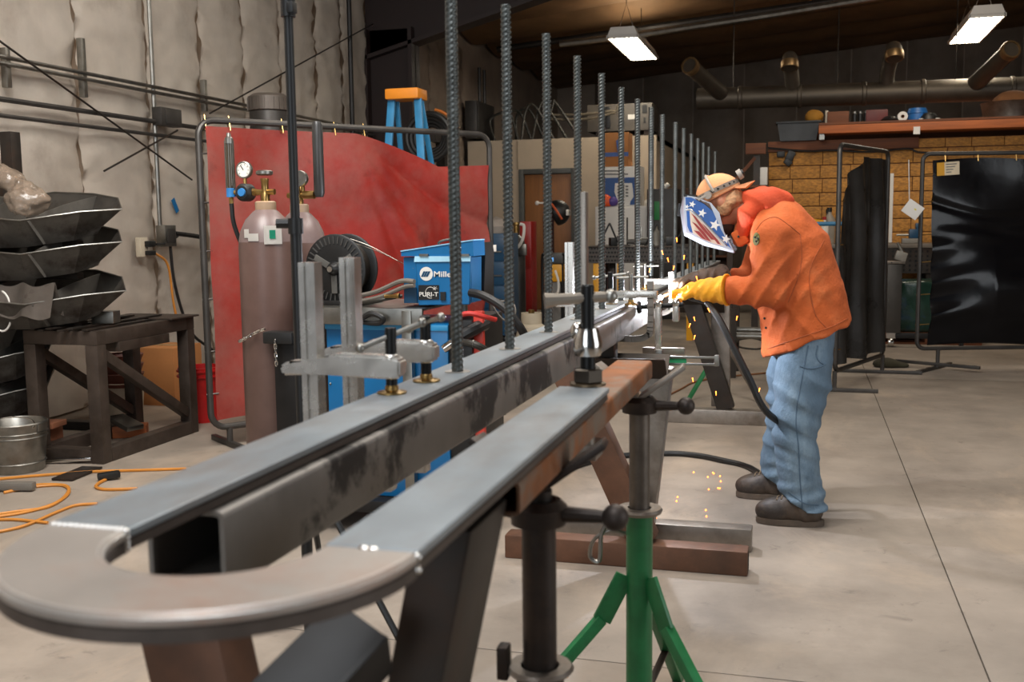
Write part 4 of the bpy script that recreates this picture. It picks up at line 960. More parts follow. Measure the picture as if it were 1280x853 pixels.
# hood lying round the neck
P, lo = pgrid((-.40, 4.78, 1.24), (.06, 5.28, 1.66), .007)
D = sd_ell(P, A_(960, 258, MY), (.135, .135, .075), np.stack([np.array([.93, 0, -.37]), [0, 1, 0], np.array([.37, 0, .93])], 1))
def hs(a, b, ra, rb, k=.03):
    global D; D = smin(D, sd_cone(P, a, b, ra, rb), k)
hs(A_(926, 296, MY-.08), A_(936, 266, MY-.10), .030, .038); hs(A_(936, 266, MY-.1), A_(958, 250, MY-.09), .038, .045); hs(A_(958, 250, MY-.09), A_(980, 251, MY-.05), .045, .04)
hs(A_(926, 296, MY+.06), A_(936, 266, MY+.10), .030, .038); hs(A_(936, 266, MY+.1), A_(958, 250, MY+.09), .038, .045); hs(A_(958, 250, MY+.09), A_(980, 251, MY+.03), .045, .04)
D = D+.004*np.sin(P[..., 0]*40+P[..., 2]*44+P[..., 1]*30+2.5*snoise(P, 12, 21))+.006*snoise(P, 24, 22)-.007*ridge(P[..., 0]*24+P[..., 2]*26+2*snoise(P, 10, 23))
D = np.maximum(D, -sd_ell(P, headc, (.118, .098, .128), HR)); D = np.maximum(D, -sd_cone(P, headc-up_*.03, A_(938, 268, MY), .066, .07))
sdf_obj('hood', D, lo, .007, hood_m, man, relax=1)
# jacket details: badge, seams, storm flap
def onface(x, y, Y0): return at(x, y, Y0)
jb = bpy.data.objects['jacket']
def snap(pt, o=None, push=.002):
    "nearest point on the jacket surface"
    ob = o or jb; C0 = Vector((0, 0, CAMH))-ORG[ob.name]; q_ = Vector(pt)-ORG[ob.name]; hit, loc, nr, _ = ob.ray_cast(C0, (q_-C0).normalized())
    if not hit: hit, loc, nr, _ = ob.closest_point_on_mesh(q_)
    return loc+ORG[ob.name]+nr*push, nr
bc_, bn = snap(at(946, 299, 4.72))
mb = MB(); u = bn.orthogonal().normalized(); zz_ = Vector((0, 0, 1)); u = (zz_-bn*zz_.dot(bn)).normalized(); v = bn.cross(u)
mb.prism([snap(bc_+u*.028*math.cos(a)+v*.02*math.sin(a), push=.004)[0] for a in np.linspace(0, 2*PI, 20, endpoint=False)], -bn*.006).build('sleeve_badge', mat('olive_badge', '5f5a2a', .6, var=.4, scale=60), jacket)
for rx, rz_ in ((.3, .35), (-.35, -.1), (.1, -.55)):
    MB().sph(bc_+u*.028*rx+v*.02*rz_+bn*.0035, .006, 8, (.8, .8, .8)).build('badge_stud', blk, jacket)
stitch = mat('dark_stitching', '9a4a20', .8)
def seam_on(pts, m=stitch, r=.0022, ob=None, name='seam'):
    par = ob or jacket
    P_ = [snap(p, par, .0005)[0] for p in rail_pts([at(*p) for p in pts], 8)]
    return MB().tube(P_, r, 5).build(name, m, par)
seam_on([(945, 288, 4.6), (955, 276, 4.6), (970, 272, 4.6), (985, 281, 4.6), (1000, 293, 4.6)])
seam_on([(1000, 293, 4.6), (1002, 325, 4.6), (996, 352, 4.6), (985, 378, 4.6)])
seam_on([(1030, 300, 4.7), (1012, 340, 4.7), (1018, 390, 4.7), (1035, 412, 4.7)])
seam_on([(960, 436, 4.6), (1000, 422, 4.6), (1040, 408, 4.6), (1060, 398, 4.6)], r=.003)
for p in ((956, 398), (958, 410)): MB().sph(snap(at(p[0], p[1], 4.75))[0], .006, 8).build('snap_button', blk, jacket)
mb = MB(); cft = at(925, 297, MY-.09); mb.box(cft, (.06, .03, .075), (0, -.5, 0), .012).build('collar_flap', orange, jacket)
MB().sph(at(923, 296, MY-.112), .006, 8).build('snap_button', blk, jacket)
# jeans details
seam_on([(1010, 432, 4.7), (1003, 470, 4.7), (995, 520, 4.7), (998, 560, 4.7), (1000, 600, 4.7), (1003, 636, 4.7)], seam_m, .0028, jeans)
seam_on([(1000, 458, 4.7), (1012, 461, 4.7), (1024, 459, 4.7), (1032, 455, 4.7)], seam_m, .004, jeans, 'pocket_edge')
seam_on([(1022, 432, 4.7), (1020, 444, 4.7), (1024, 452, 4.7), (1030, 456, 4.7)], seam_m, .003, jeans)
seam_on([(985, 615, 4.7), (994, 622, 4.7), (1007, 630, 4.7), (1023, 632, 4.7)], seam_m, .003, jeans, 'hem')
# boots
def boot(toe, heel, Y, zr, label):
    tx, hx = toe, heel; L = hx-tx
    P, lo = pgrid((tx-.04, Y-.1, -.005), (hx+.04, Y+.1, .22), .006)
    yc = Y
    D = sd_ell(P, (tx+.065, yc, .058), (.075, .052, .055)); 
    D = smin(D, sd_cone(P, (tx+.08, yc, .055), (hx-.05, yc, .06), .05, .046), .03); D = smin(D, sd_cone(P, (hx-.075, yc, .07), (hx-.09, yc, .15), .05, .046), .05)
    D = smin(D, sd_cone(P, (tx+.1, yc, .075), (hx-.09, yc, .13), .04, .045), .04)
    D = D+.0018*np.sin(P[..., 0]*120+P[..., 2]*50)*np.clip((P[..., 0]-tx-.09)/.05, 0, 1)
    D = np.maximum(D, .024-P[..., 2])
    b = sdf_obj('boot', D, lo, .006, boot_m, man, relax=1)
    out = []
    for k in range(28):
        a = 2*PI*k/28; ca, sa = math.cos(a), math.sin(a); x = (tx+hx)/2+(L/2+.006)*ca*abs(ca)**-.35 if abs(ca) > .01 else (tx+hx)/2
        x = (tx+hx)/2+math.copysign(abs(ca)**.7, ca)*(L/2+.006); w_ = (.056 if ca < 0 else .047)
        out.append((x, yc+math.copysign(abs(sa)**.75, sa)*w_, .001))
    m = MB().prism(out, (0, 0, .03)); bmesh.ops.bevel(m.bm, geom=[e for e in m.bm.edges if abs(e.verts[0].co.z-e.verts[1].co.z) < .001], offset=.004, segments=2, affect='EDGES'); m.build('sole', mat('boot_sole', '54473b', .7, var=.3, scale=20), b)
    MB().tube(rail_pts([(tx+.115, yc-.05, .045), (tx+.09, yc-.04, .085), (tx+.085, yc, .108), (tx+.09, yc+.04, .085)], 5), .003, 5).build('toe_seam', blk, b)
    for k in range(4):
        x, z = tx+.088+k*.021, .122+k*.013
        def top(xx, yy):
            o_ = ORG[b.name]; hit, p_, n_, _ = b.ray_cast(Vector((xx, yy, .5))-o_, Vector((0, 0, -1))); return Vector((xx, yy, (p_+o_).z+.001 if hit else z))
        MB().tube([top(x, yc-.03), top(x+.003, yc-.016), top(x+.006, yc), top(x+.011, yc+.016), top(x+.016, yc+.028)], .0042, 5).build('lace', mat('lace', '6e5d48', .8), b)
    return b
tL = at(946, 650, 4.84); hL = at(1029, 650, 4.84); boot(tL.x, hL.x, 4.86, 0, '')
tR = at(921, 612, 5.28); boot(tR.x, tR.x+(hL.x-tL.x), 5.30, 0, '')
# gloves: gauntlet, palm and five bent fingers each
def glove(wr, hand, Y, side, name, m):
    wr, hand = np.array(wr, float), np.array(hand, float)
    d = hand-wr; L = np.linalg.norm(d); d /= L; s = np.array([0, 1, 0.])*side; s -= d*(s@d); s /= np.linalg.norm(s); n = np.cross(d, s)
    n = n if n[2] > 0 else -n
    c = wr+d*.115
    P, lo = pgrid(np.minimum(wr, hand)-.13, np.maximum(wr, hand)+.15, .004)
    R = np.stack([d, s, n], 1)
    D = sd_ell(P, c+d*.012, (.056, .046, .028), R)
    D = smin(D, sd_cone(P, wr-d*.06, wr+d*.05, .072, .05), .02); D = smin(D, sd_cone(P, wr+d*.05, c, .05, .04), .03)
    F_ = [(-.039, .036, .028, .024), (-.013, .043, .032, .026), (.013, .041, .031, .025), (.038, .032, .025, .021)]
    for off, a, b, e in F_:
        k0 = c+d*.052+s*off+n*.006; k1 = k0+d*a*.9+n*-.010+s*off*.12; k2 = k1+d*b*.35-n*b*.95; k3 = k2-d*e*.8-n*e*.5
        D = smin(D, sd_cone(P, c+s*off*.75, k0, .0135, .0125), .006)
        f = np.minimum(np.minimum(sd_cone(P, k0, k1, .0128, .0120), sd_cone(P, k1, k2, .0120, .0112)), sd_cone(P, k2, k3, .0112, .0105))
        D = smin(D, f, .0025)
    t0 = c-d*.01-s*.042-n*.004; t1 = t0+d*.035-s*.018-n*.018; t2 = t1+d*.032+s*.006-n*.014
    D = smin(D, sd_cone(P, t0, t1, .017, .015), .012); D = smin(D, sd_cone(P, t1, t2, .015, .0125), .004)
    D = D+.0022*np.sin((P@(d*.8+n*.5).astype(np.float32))*170+2*snoise(P, 30, 3))
    D = np.maximum(D, ((P-(wr-d*.052))@(-d).astype(np.float32)))
    g = sdf_obj('glove', D, lo, .004, m, man, relax=1)
    MB().tube([wr-d*.05+(s*math.cos(a)+n*math.sin(a))*.0705 for a in np.linspace(0, 2*PI, 22, endpoint=False)], .0045, 6, closed=True).build('cuff_hem', m, g)
    return g, c, d, s, n
gL = glove(A_(896, 363, 4.86), A_(866, 364, 4.90), 4.88, 1, 'left', leather_y)
gR = glove(A_(892, 350, 5.10), A_(862, 352, 5.02), 5.05, -1, 'right', leather_d)
# cap, hair, neck hair
P, lo = pgrid(headc-.2, headc+.2, .006)
D = sd_ell(P, hp(-.006, 0, .02), (.112, .092, .112), HR)
pl = (P-hp(0, 0, .022))@(up_*.97-fw_*.06).astype(np.float32); D = np.maximum(D, -pl); D = np.maximum(D, -sd_ell(P, headc, (.1, .079, .113), HR))
D = D+.0016*snoise(P, 60, 9)
cap = sdf_obj('cap', D, lo, .006, cap_m, man, relax=1)
a0 = hp(-.10, 0, .018)
def brim(u, v):
    s_ = (u-.5)*2; r = v
    p = hp(-.088-.085*r*(1-.5*s_*s_)-.012*(1-s_*s_), s_*.082*(1-.12*r), .026-.024*r-.010*s_*s_); return Vector(p)
MB().grid(brim, 14, 6, .004).build('cap_brim', cap_m, cap)
MB().sph(hp(-.006, 0, .134), .009, 10, (1, 1, .6)).build('cap_button', cap_m, cap)
P, lo = pgrid(headc-.2, headc+.2, .005)
D = sd_ell(P, hp(-.045, 0, -.03), (.068, .086, .062), HR); D = smin(D, sd_ell(P, hp(.0, -.07, -.04), (.034, .022, .036), HR), .02); D = smin(D, sd_ell(P, hp(.0, .07, -.04), (.034, .022, .036), HR), .02)
D = D+.007*snoise(P, 130, 33, 7); D = np.maximum(D, (P-hp(0, 0, .022))@up_.astype(np.float32))
sdf_obj('hair', D, lo, .005, hair_m, man, relax=0)
P, lo = pgrid(headc-.22, headc+.16, .006)
D = sd_ell(P, hp(.05, 0, -.115), (.05, .05, .045), HR)+.005*snoise(P, 110, 44, 7); sdf_obj('beard', D, lo, .006, mat('dark_beard', '3a2619', .8, var=.3, scale=50), man, relax=0)
# welding helmet: shell from a side profile, open towards the head
hel = bpy.data.objects.new('welding_helmet', bpy.data.meshes.new('welding_helmet'))
YN, YF = 4.905, 5.155
prof = [(855.5, 244), (853.8, 262), (858, 291), (884, 304), (917, 314)]        # front edge from brow to chin (near side)
back = [(905, 290), (899, 266), (889, 254), (868, 246)]
sil = mat('silver_shell', 'b9bcc4', .3, .6, var=.1); blue_s = mat('flag_blue', '24559c', .35, var=.12, scale=20); star_w = mat('flag_white', 'e4e4e2', .4, var=.04); red_s = mat('flag_red', '8d2b28', .4, var=.15, scale=30)
def pp(q, Y): r = at(q[0], q[1], 4.905); return Vector((r.x, Y, r.z))
inner = [(858, 247), (900, 288), (913, 309)]
m = MB()
nearP = [pp(q, YN+.012) for q in prof+back]; farP = [pp(q, YF-.012) for q in prof+back]
# front strip, bulging across Y
cols = 9; G = []
for j in range(cols):
    v = j/(cols-1); bul = .028*(1-(2*v-1)**2)
    row = []
    for i, q in enumerate(prof):
        r = pp(q, YN+.0+(YF-YN)*v); nrm_ = Vector((-.8, 0, -.55)).normalized() if i in (2, 3) else Vector((-1, 0, -.1)).normalized() if i < 2 else Vector((-.3, 0, -1)).normalized()
        row.append(r+nrm_*bul*(1 if 0 < i < 4 else .5)+Vector((0, .012 if v == 0 else -.012 if v == 1 else 0, 0)))
    G.append([m.bm.verts.new(p) for p in row])
fs = [m.bm.faces.new((G[j][i], G[j][i+1], G[j+1][i+1], G[j+1][i])) for j in range(cols-1) for i in range(len(prof)-1)]
bn_ = [m.bm.verts.new(pp(q, YN+.004)) for q in back]; bf_ = [m.bm.verts.new(pp(q, YF-.004)) for q in back]
fs.append(m.bm.faces.new([*G[0], *bn_])); fs.append(m.bm.faces.new([*G[-1], *bf_][::-1]))
fs.append(m.bm.faces.new((bn_[-1], G[0][0], *[G[j][0] for j in range(1, cols)], bf_[-1])))
fs.append(m.bm.faces.new((bn_[-2], bn_[-1], bf_[-1], bf_[-2])))
bmesh.ops.recalc_face_normals(m.bm, faces=m.bm.faces); bmesh.ops.solidify(m.bm, geom=fs, thickness=.004)
bpy.data.objects.remove(hel)
hel = m.build('welding_helmet', sil, man, sharp=30)
def panel(poly, m_, name, off=.0035, Y=YN+.008): 
    return MB().prism([pp(q, Y-off) for q in poly], (0, .002, 0)).build(name, m_, hel)
bandp = [(856.5, 246.5), (864, 247), (880, 254), (896, 268), (903, 290), (914, 311), (908, 306), (893, 290), (876, 272), (864, 261), (857.5, 262)]
panel(bandp, blue_s, 'blue_band')
def star(cx_, cy_, r, rot=.3, Y=YN+.003):
    poly = [(cx_+r*(1 if k % 2 == 0 else .42)*math.sin(rot+k*PI/5), cy_-r*(1 if k % 2 == 0 else .42)*math.cos(rot+k*PI/5)) for k in range(10)]
    return MB().prism([pp(q, Y) for q in poly], (0, .0025, 0)).build('star', star_w, hel)
for s_ in ((865.2, 255.5, 4.6), (877.5, 266.5, 5.8), (893.5, 281.5, 7.6), (907, 299, 6.2), (858.6, 258.5, 3.0)): star(*s_)
trip = [(862, 263), (873, 273), (890, 290), (906, 308), (892, 304.5), (876, 298), (866, 291), (863, 280)]
panel(trip, mat('flag_cream', 'd2c3ae', .4, var=.1), 'cream_inset')
panel([(858, 264), (861.5, 264), (863, 280), (866, 291.5), (862, 290), (859, 283)], blue_s, 'blue_edge')
for st in ([(864, 267), (869, 270.5), (880, 284), (893, 300), (889, 299.5), (876, 285)], [(864.5, 277), (870, 280), (880, 290), (889, 302.5), (884, 300.5), (872, 286)], [(867, 288), (874, 289.5), (884, 301), (877, 298)], [(877, 279), (881.5, 283), (897, 300), (901, 306), (897, 305)]):
    MB().prism([pp(q, YN+.0025) for q in st], (0, .0022, 0)).build('red_stripe', red_s, hel)
for a, b in (((857, 246.5), (916, 313)),):
    pts = [(857, 262.5), (864, 262), (876, 273), (893, 291), (909, 308)]
    MB().tube([pp(q, YN+.0035) for q in pts], .003, 6).build('silver_edge', chrome, hel)
MB().prism([pp(q, YN+.0045) for q in [(868, 247.5), (880, 249), (890, 257), (897, 268), (893, 266), (880, 255), (870, 250)]], (0, .003, 0)).build('hinge_panel', mat('hinge_panel', '5b4a46', .5, var=.5, scale=60), hel)
MB().prism([pp((854.5, 243), YN+.01), pp((869, 243.5), YN+.01), pp((868, 246), YN+.01), pp((854.5, 246), YN+.01)], (0, YF-YN-.02, 0)).build('brow_trim', blk, hel)
fr = Vector((-.93, 0, .05)); 
MB().box(pp((853.2, 262), 5.03)+Vector((-.026, 0, .0)), (.012, .11, .06), (0, .12, 0), .004).build('lens_window', blk, hel)
# headgear straps and ratchet knob
def strap(u0, f0, name):
    pts = [hp(math.cos(a)*.118, math.sin(a)*.100, u0+f0*math.cos(a)) for a in np.linspace(0, 2*PI, 28, endpoint=False)]
    m = MB(); n = len(pts); hw = .011
    R = [[m.bm.verts.new(Vector(p)-Vector(up_)*hw), m.bm.verts.new(Vector(p)+Vector(up_)*hw)] for p in pts]
    fs = [m.bm.faces.new((R[k][0], R[(k+1) % n][0], R[(k+1) % n][1], R[k][1])) for k in range(n)]
    bmesh.ops.solidify(m.bm, geom=fs, thickness=.003); return m.build(name, strap_m, hel)
strap(.055, .012, 'headband')
for k in range(7):
    a = -1.0-k*.26; p = hp(math.cos(a)*.1185, math.sin(a)*.1005, .055+.012*math.cos(a)); MB().sph(p, .006, 8, (1, .5, .8)).build('slot', blk, hel)
pts = [hp(math.cos(a)*.0-.0, math.sin(a)*.100, .055+.085*math.cos(a)) for a in np.linspace(-1.6, 1.6, 17)]
MB().tube(pts, .007, 6).build('crown_strap', strap_m, hel)
kb = hp(-.128, -.02, .062); MB().cyl(kb, kb-fw_*.022, .024, seg=14).build('ratchet_knob', strap_m, hel); MB().cyl(kb-fw_*.022, kb-fw_*.030, .016, seg=12).build('knob_cap', blk, hel)
pv = hp(.03, -.108, .05); MB().cyl(pv+np.array([0, .012, 0]), pv-np.array([0, .01, 0]), .018, seg=14).build('pivot_knob', strap_m, hel)
MB().bar(Vector(hp(.03, -.107, .05)), pp((872, 250), YN+.01), .012, .02, (0, 1, 0), .003).build('pivot_arm', strap_m, hel)
MB().bar(Vector(hp(.03, .107, .05)), pp((872, 250), YF-.01), .012, .02, (0, 1, 0), .003).build('pivot_arm', strap_m, hel)
# torch in the near glove, its cable to the floor
_, gc, gd, gs, gn = gL
gc = Vector(gc)
tc_ = thing('welding_torch', 'welding torch in the yellow glove with black cable running to the floor', 'welding torch', gc)
tip = at(829, 371, 4.93)
h0 = Vector(at(884, 378, 4.86)); h1 = Vector(at(862, 372, 4.88))
MB().tube(rail_pts([h0, h1, Vector(at(848, 366, 4.92)), tip+Vector((.03, 0, .015))], 5), .012, 10).build('handle', blk, tc_)
MB().cyl(tip+Vector((.035, 0, .017)), tip+Vector((.004, 0, .003)), .011, .009, seg=12).build('nozzle', mat('copper', 'a8673f', .3, 1), tc_)
cb = [h0, Vector(at(897, 396, 4.80)), Vector(at(915, 430, 4.75)), Vector(at(937, 474, 4.72)), Vector(at(958, 515, 4.76)), Vector(at(985, 560, 5.05)), Vector(at(965, 592, 5.12)), atz(940, 586, .018), atz(900, 575, .018), atz(868, 569, .018), atz(830, 567, .018), atz(760, 572, .018), atz(700, 590, .018), atz(660, 615, .018)]
cb[5] = Vector((.02, 5.08, .33)); cb[6] = Vector((-.06, 5.14, .08))
MB().tube(rail_pts(cb, 8), .016, 10).build('cable', blk, tc_)
# the arc itself
arc = MB().sph((0, 0, 0), .011, 12); ao = arc.build('welding_arc', mat('arc_glow', 'eaf2ff', .4, emit=450), None); ao.location = tip+Vector((-.012, -.005, -.004))
tag(ao, 'blinding white welding arc at the joint in front of the mask', 'welding arc')
l = bpy.data.lights.new('arc_light', 'POINT'); l.energy = 42; l.color = (.86, .90, 1); l.shadow_soft_size = .015; lo_ = bpy.data.objects.new('arc_light', l); COL.objects.link(lo_); lo_.location = tip+Vector((-.012, -.03, .0))
# sparks thrown off the arc
mb = MB(); rs = random.Random(5)
spk = [(871, 348), (828, 316), (855, 322), (868, 399), (868, 422), (862, 407), (886, 388), (866, 475), (842, 335), (812, 338), (880, 372), (895, 492), (897, 400), (908, 412), (949, 488), (921, 398), (846, 300), (835, 325), (860, 360)]
for x, y in spk:
    p = at(x, y, 4.75+rs.random()*.2); d = Vector((rs.uniform(-.3, .3), 0, rs.uniform(-1, -.4))).normalized()*.010
    mb.cyl(p-d, p+d, .0028, .0012, seg=5)
for k in range(16):
    p = atz(rs.uniform(815, 905), rs.uniform(590, 650), .004); mb.sph(p, .004, 6)
so = mb.build('sparks', mat('spark_glow', 'ff7a2c', .5, emit=9), None); tag(so, 'orange sparks flying and lying around the weld', 'sparks', kind='stuff')
# ------------------------------------------------------------------ red welding screen
def frame_loop(p0, p1, z0, z1, r=.10):
    "rounded rectangle of tube standing between floor points p0 and p1"
    p0, p1 = Vector(p0), Vector(p1); d = (p1-p0); L = d.length; d.normalize(); out = []
    for (u, z, a0) in ((L-r, z1-r, 0), (r, z1-r, 90), (r, z0+r, 180), (L-r, z0+r, 270)):
        for k in range(7):
            a = math.radians(a0+15*k); q = p0+d*(u+r*math.cos(a)); out.append(Vector((q.x, q.y, z+r*math.sin(a))))
    return out
A0 = Vector((-3.60, 5.72, 0)); A1 = Vector((-2.27, 7.5, 0)); dA = (A1-A0).normalized(); LA = (A1-A0).length; nA = Vector((dA.y, -dA.x, 0))
ws = thing('welding_screen', 'tall red vinyl welding screen in a grey tube frame', 'welding screen', (A0+A1)/2)
MB().tube(frame_loop(A0, A1, .13, 2.06), .021, 10, closed=True).build('frame', frame_m, ws)
for u in (.12, LA-.12):
    b = A0+dA*u
    MB().cyl((b.x, b.y, .02), (b.x, b.y, .13), .02, seg=10).build('foot_post', frame_m, ws)
    MB().bar(b+nA*-.28+Vector((0, 0, .018)), b+nA*.3+Vector((0, 0, .018)), .036, .036, bev=.004).build('foot', frame_m, ws)
def ftop(u):                                                     # the sheet has come loose towards the right and sags
    x = u*LA
    s = max(0, (u-.48)/.52); return 2.02-.205*min(1, s/.62)**1.25+.02*max(0, s-.62)/.38
def cloth(u, v):
    x = .035+u*(LA-.07); zt = ftop(u); zb = .18+.02*math.sin(u*9); z = zb+(zt-zb)*v
    o = .024*math.sin(u*11+v*2)+.035*mn.noise(Vector((u*5, v*4, 2)))+.13*max(0, u-.42)*math.sin((v*1.6+u*1.9)*9)*max(0, v-.35)+.03*math.sin((u+v*1.2)*8)*(1-v)*.6
    ax2, az2 = u-.47, (1-v)*.62
    if ax2 > 0: an = math.atan2(az2, ax2); rr_ = math.hypot(ax2, az2); o += .075*min(rr_, .42)*(abs(math.sin(an*8.5+.6))**.6*2-1)*min(1, ax2*9)*math.exp(-max(0, an-.7)*1.4)
    p = A0+dA*x+nA*(o+.01); return Vector((p.x, p.y, z))
MB().grid(cloth, 110, 70, .003).build('vinyl_sheet', red_pvc, ws, sharp=80)
for u in (.02, .09, .25, .42, .52):
    p = A0+dA*(u*LA); MB().tube([p+nA*.025+Vector((0, 0, 2.0)), p+Vector((0, 0, 2.09)), p-nA*.028+Vector((0, 0, 2.05)), p+Vector((0, 0, 2.0))], .004, 5).build('tie', brass, ws)
for z in (.35, .62, .95, 1.25, 1.55, 1.85):
    MB().tube([A0-dA*.022+Vector((0, 0, z)), A0+dA*.05+nA*.022+Vector((0, 0, z+.005))], .0055, 5).build('tie', frame_m, ws)
p = cloth(.985, .42); MB().box(A1+nA*.03+Vector((0, 0, 1.22)), (.05, .01, .05), None, .002).build('hem_tab', white_m, ws)

# ------------------------------------------------------------------ gas cylinders on the welder's cart
CB = Vector((-2.44, 4.42, 0))
def cylinder(loc, r, label, reg=True, h=1.30, z0=.16):
    x, y = loc[0], loc[1]; t = thing('gas_cylinder', label, 'gas cylinder', (x, y, z0), group='gas cylinders on the cart')
    MB().lathe([(0, z0), (r-.01, z0), (r, z0+.015), (r, h), (r*.985, h+.03)], (x, y, 0), seg=32).build('body', cyl_brown, t)
    MB().lathe([(r*.985, h+.03), (r*.92, h+.08), (r*.72, h+.135), (r*.46, h+.17), (r*.36, h+.18)], (x, y, 0), seg=32).build('shoulder', cyl_shoulder, t)
    MB().lathe([(r*.36, h+.175), (r*.37, h+.18), (r*.37, h+.215), (r*.3, h+.22), (0, h+.22)], (x, y, 0), seg=20).build('neck_ring', mat('tan_neck', '9a8168', .5), t)
    v = MB().lathe([(.022, h+.22), (.022, h+.25), (.017, h+.26), (.017, h+.31), (.02, h+.315), (.02, h+.325), (0, h+.325)], (x, y, 0), seg=14)
    v.cyl((x-.06, y, h+.262), (x+.05, y, h+.262), .014, seg=10); vo = v.build('valve', brass, t)
    m = MB().lathe([(0, h+.34), (.032, h+.34), (.04, h+.345), (.04, h+.358), (.03, h+.363), (0, h+.363)], (x, y, 0), seg=14); m.build('handwheel', galv, vo)
    return t, h
c1, h1 = cylinder(CB, .132, 'nearest brown gas cylinder with regulator and flow meter')
x, y, z = CB.x-.045, CB.y, h1+.262
x0r = x
rg = thing('gas_regulator', 'brass and black gas regulator with dial and flow tube on the near cylinder', 'regulator', (x-.1, y, z))
MB().cyl((x, y, z), (x-.02, y, z), .018, seg=6).build('inlet_nut', brass, rg)
x = x+.087
k_ = MB().lathe([(0, -.04), (.03, -.04), (.042, -.028), (.042, .02), (.03, .034), (0, .034)], (x-.145, y, z), (0, -1, 0), 20).build('regulator_body', blk, rg)
MB().lathe([(0, .034), (.02, .034), (.018, .042), (0, .042)], (x-.145, y, z), (0, -1, 0), 16).build('blue_knob', mat('knob_blue', '2d6fa8', .4), k_)
g = MB().lathe([(0, -.012), (.038, -.012), (.04, -.008), (.04, .012), (.036, .014), (.034, .010), (0, .010)], (x-.145, y, z+.105), (0, -1, 0), 24).build('dial_case', galv, rg)
MB().lathe([(0, .011), (.033, .011), (0, .0112)], (x-.145, y, z+.105), (0, -1, 0), 24).build('dial_face', glassy, g)
MB().bar((x-.145, y-.0125, z+.105), (x-.16, y-.0125, z+.128), .004, .001, (0, 1, 0)).build('needle', blk, g)
for i in range(8):
    a = math.radians(-40+i*37); MB().box((x-.145+.026*math.cos(a), y-.0122, z+.105+.026*math.sin(a)), (.006, .0008, .0022), (0, -a, 0)).build('tick', blk, g)
MB().cyl((x-.145, y, z+.04), (x-.145, y, z+.07), .009, seg=8).build('dial_stem', brass, rg)
MB().cyl((x-.185, y, z), (x-.205, y, z+.002), .012, seg=8).build('outlet_pipe', brass, rg)
fx = x-.222
ft = MB().lathe([(0, -.02), (.022, -.02), (.022, .02), (.016, .022)], (fx, y, z), seg=14).build('meter_base', mat('knob_blue', '2d6fa8', .4), rg)
MB().lathe([(.017, .022), (.017, .235), (0, .235)], (fx, y, z), seg=14).build('flow_tube', mat('smoked_tube', '3a3226', .15, coat=.6), rg)
for xx in (-.02, .02): MB().bx(fx+xx-.003, fx+xx+.003, y-.006, y+.006, z+.02, z+.245).build('side_rail', galv, rg)
MB().lathe([(.02, .23), (.02, .255), (.012, .262), (.009, .28), (0, .28)], (fx, y, z), seg=14).build('meter_cap', galv, rg)
MB().cyl((fx, y, z-.02), (fx, y, z-.05), .011, seg=6).build('hose_nut', brass, rg)
tag(MB().tube(rail_pts([(fx, y, z-.05), (fx+.004, y+.01, z-.15), (fx+.03, y+.05, z-.27), (fx+.06, y+.16, z-.42), (fx+.08, y+.24, z-.6)]), .011, 8).build('gas_hose', blk, at=(fx, y, z-.05)), 'black gas hose hanging from the flow meter behind the near cylinder', 'hose')
m = MB(); R_ = .134
def label_on(a0, a1, z0, z1, mt, nm, r=R_):
    m = MB().grid(lambda u, v: Vector((CB.x+r*math.cos(a0+(a1-a0)*u), CB.y+r*math.sin(a0+(a1-a0)*u), z0+(z1-z0)*v)), 8, 2, .001); return m.build(nm, mt, c1)
label_on(-1.75, -1.35, h1+.035, h1+.07, white_m, 'paper_label', .1335); label_on(-1.95, -1.72, h1+.05, h1+.09, white_m, 'paper_label', .131)
label_on(-1.16, -.55, h1+.02, h1+.105, white_m, 'paper_label', .137); label_on(-.98, -.78, h1+.045, h1+.085, mat('green_diamond', '1f9a78', .5), 'green_mark', .1395)
c2, h2 = cylinder(CB+Vector((.04, .262, 0)), .125, 'second brown gas cylinder half hidden behind the black pole', h=1.29)
x2, y2 = CB.x+.04, CB.y+.262
rg2 = thing('gas_regulator', 'second regulator partly hidden behind the black pole', 'regulator', (x2+.02, y2-.05, h2+.27))
MB().lathe([(0, 0), (.036, 0), (.04, .02), (.036, .03), (0, .03)], (x2+.05, y2-.06, h2+.34), (0, -1, 0), 18).build('dial_case', galv, rg2)
MB().cyl((x2+.05, y2-.05, h2+.262), (x2+.11, y2-.05, h2+.262), .02, seg=10).build('regulator_body', brass, rg2)
MB().cyl((x2+.05, y2-.05, h2+.27), (x2+.05, y2-.05, h2+.34), .008, seg=8).build('dial_stem', brass, rg2)
MB().lathe([(.019, 0), (.026, .02), (.026, .34), (.02, .36), (0, .36)], (x2+.135, y2-.05, h2+.25), seg=14).build('flow_tube', mat('dark_tube', '2b2a29', .35), rg2)
# cart
ct = thing('welder_cart', 'grey steel shelf cart carrying the cylinders, wire spool and blue machines', 'cart', (-2.0, 4.5, 0))
SZ = at(480, 383, 4.40).z
MB().bx(-2.23, -1.62, 4.30, 4.86, SZ-.012, SZ, .002).bx(-2.23, -1.62, 4.29, 4.31, SZ-.075, SZ, .002).build('shelf', galv, ct)
xp = at(511, 430, 4.30).x
for xx in (-2.22, xp): MB().bx(xx-.025, xx+.02, 4.28, 4.32, .12, SZ-.01, .002).build('post', galv, ct)
for xx in (-2.22, -1.62): MB().bx(xx-.02, xx+.02, 4.84, 4.88, .12, SZ-.01, .002).build('post', galv, ct)
MB().bx(-2.66, -1.55, 4.25, 4.92, .10, .155, .004).build('base_plate', black_steel, ct)
for xx, yy in ((-2.5, 4.3), (-2.5, 4.85), (-1.65, 4.3), (-1.65, 4.85)): MB().lathe([(0, -.02), (.045, -.02), (.05, -.012), (.05, .012), (.045, .02), (0, .02)], (xx, yy, .05), (1, 0, 0), 16).build('caster', blk, ct)
zb = at(345, 412, 4.36).z
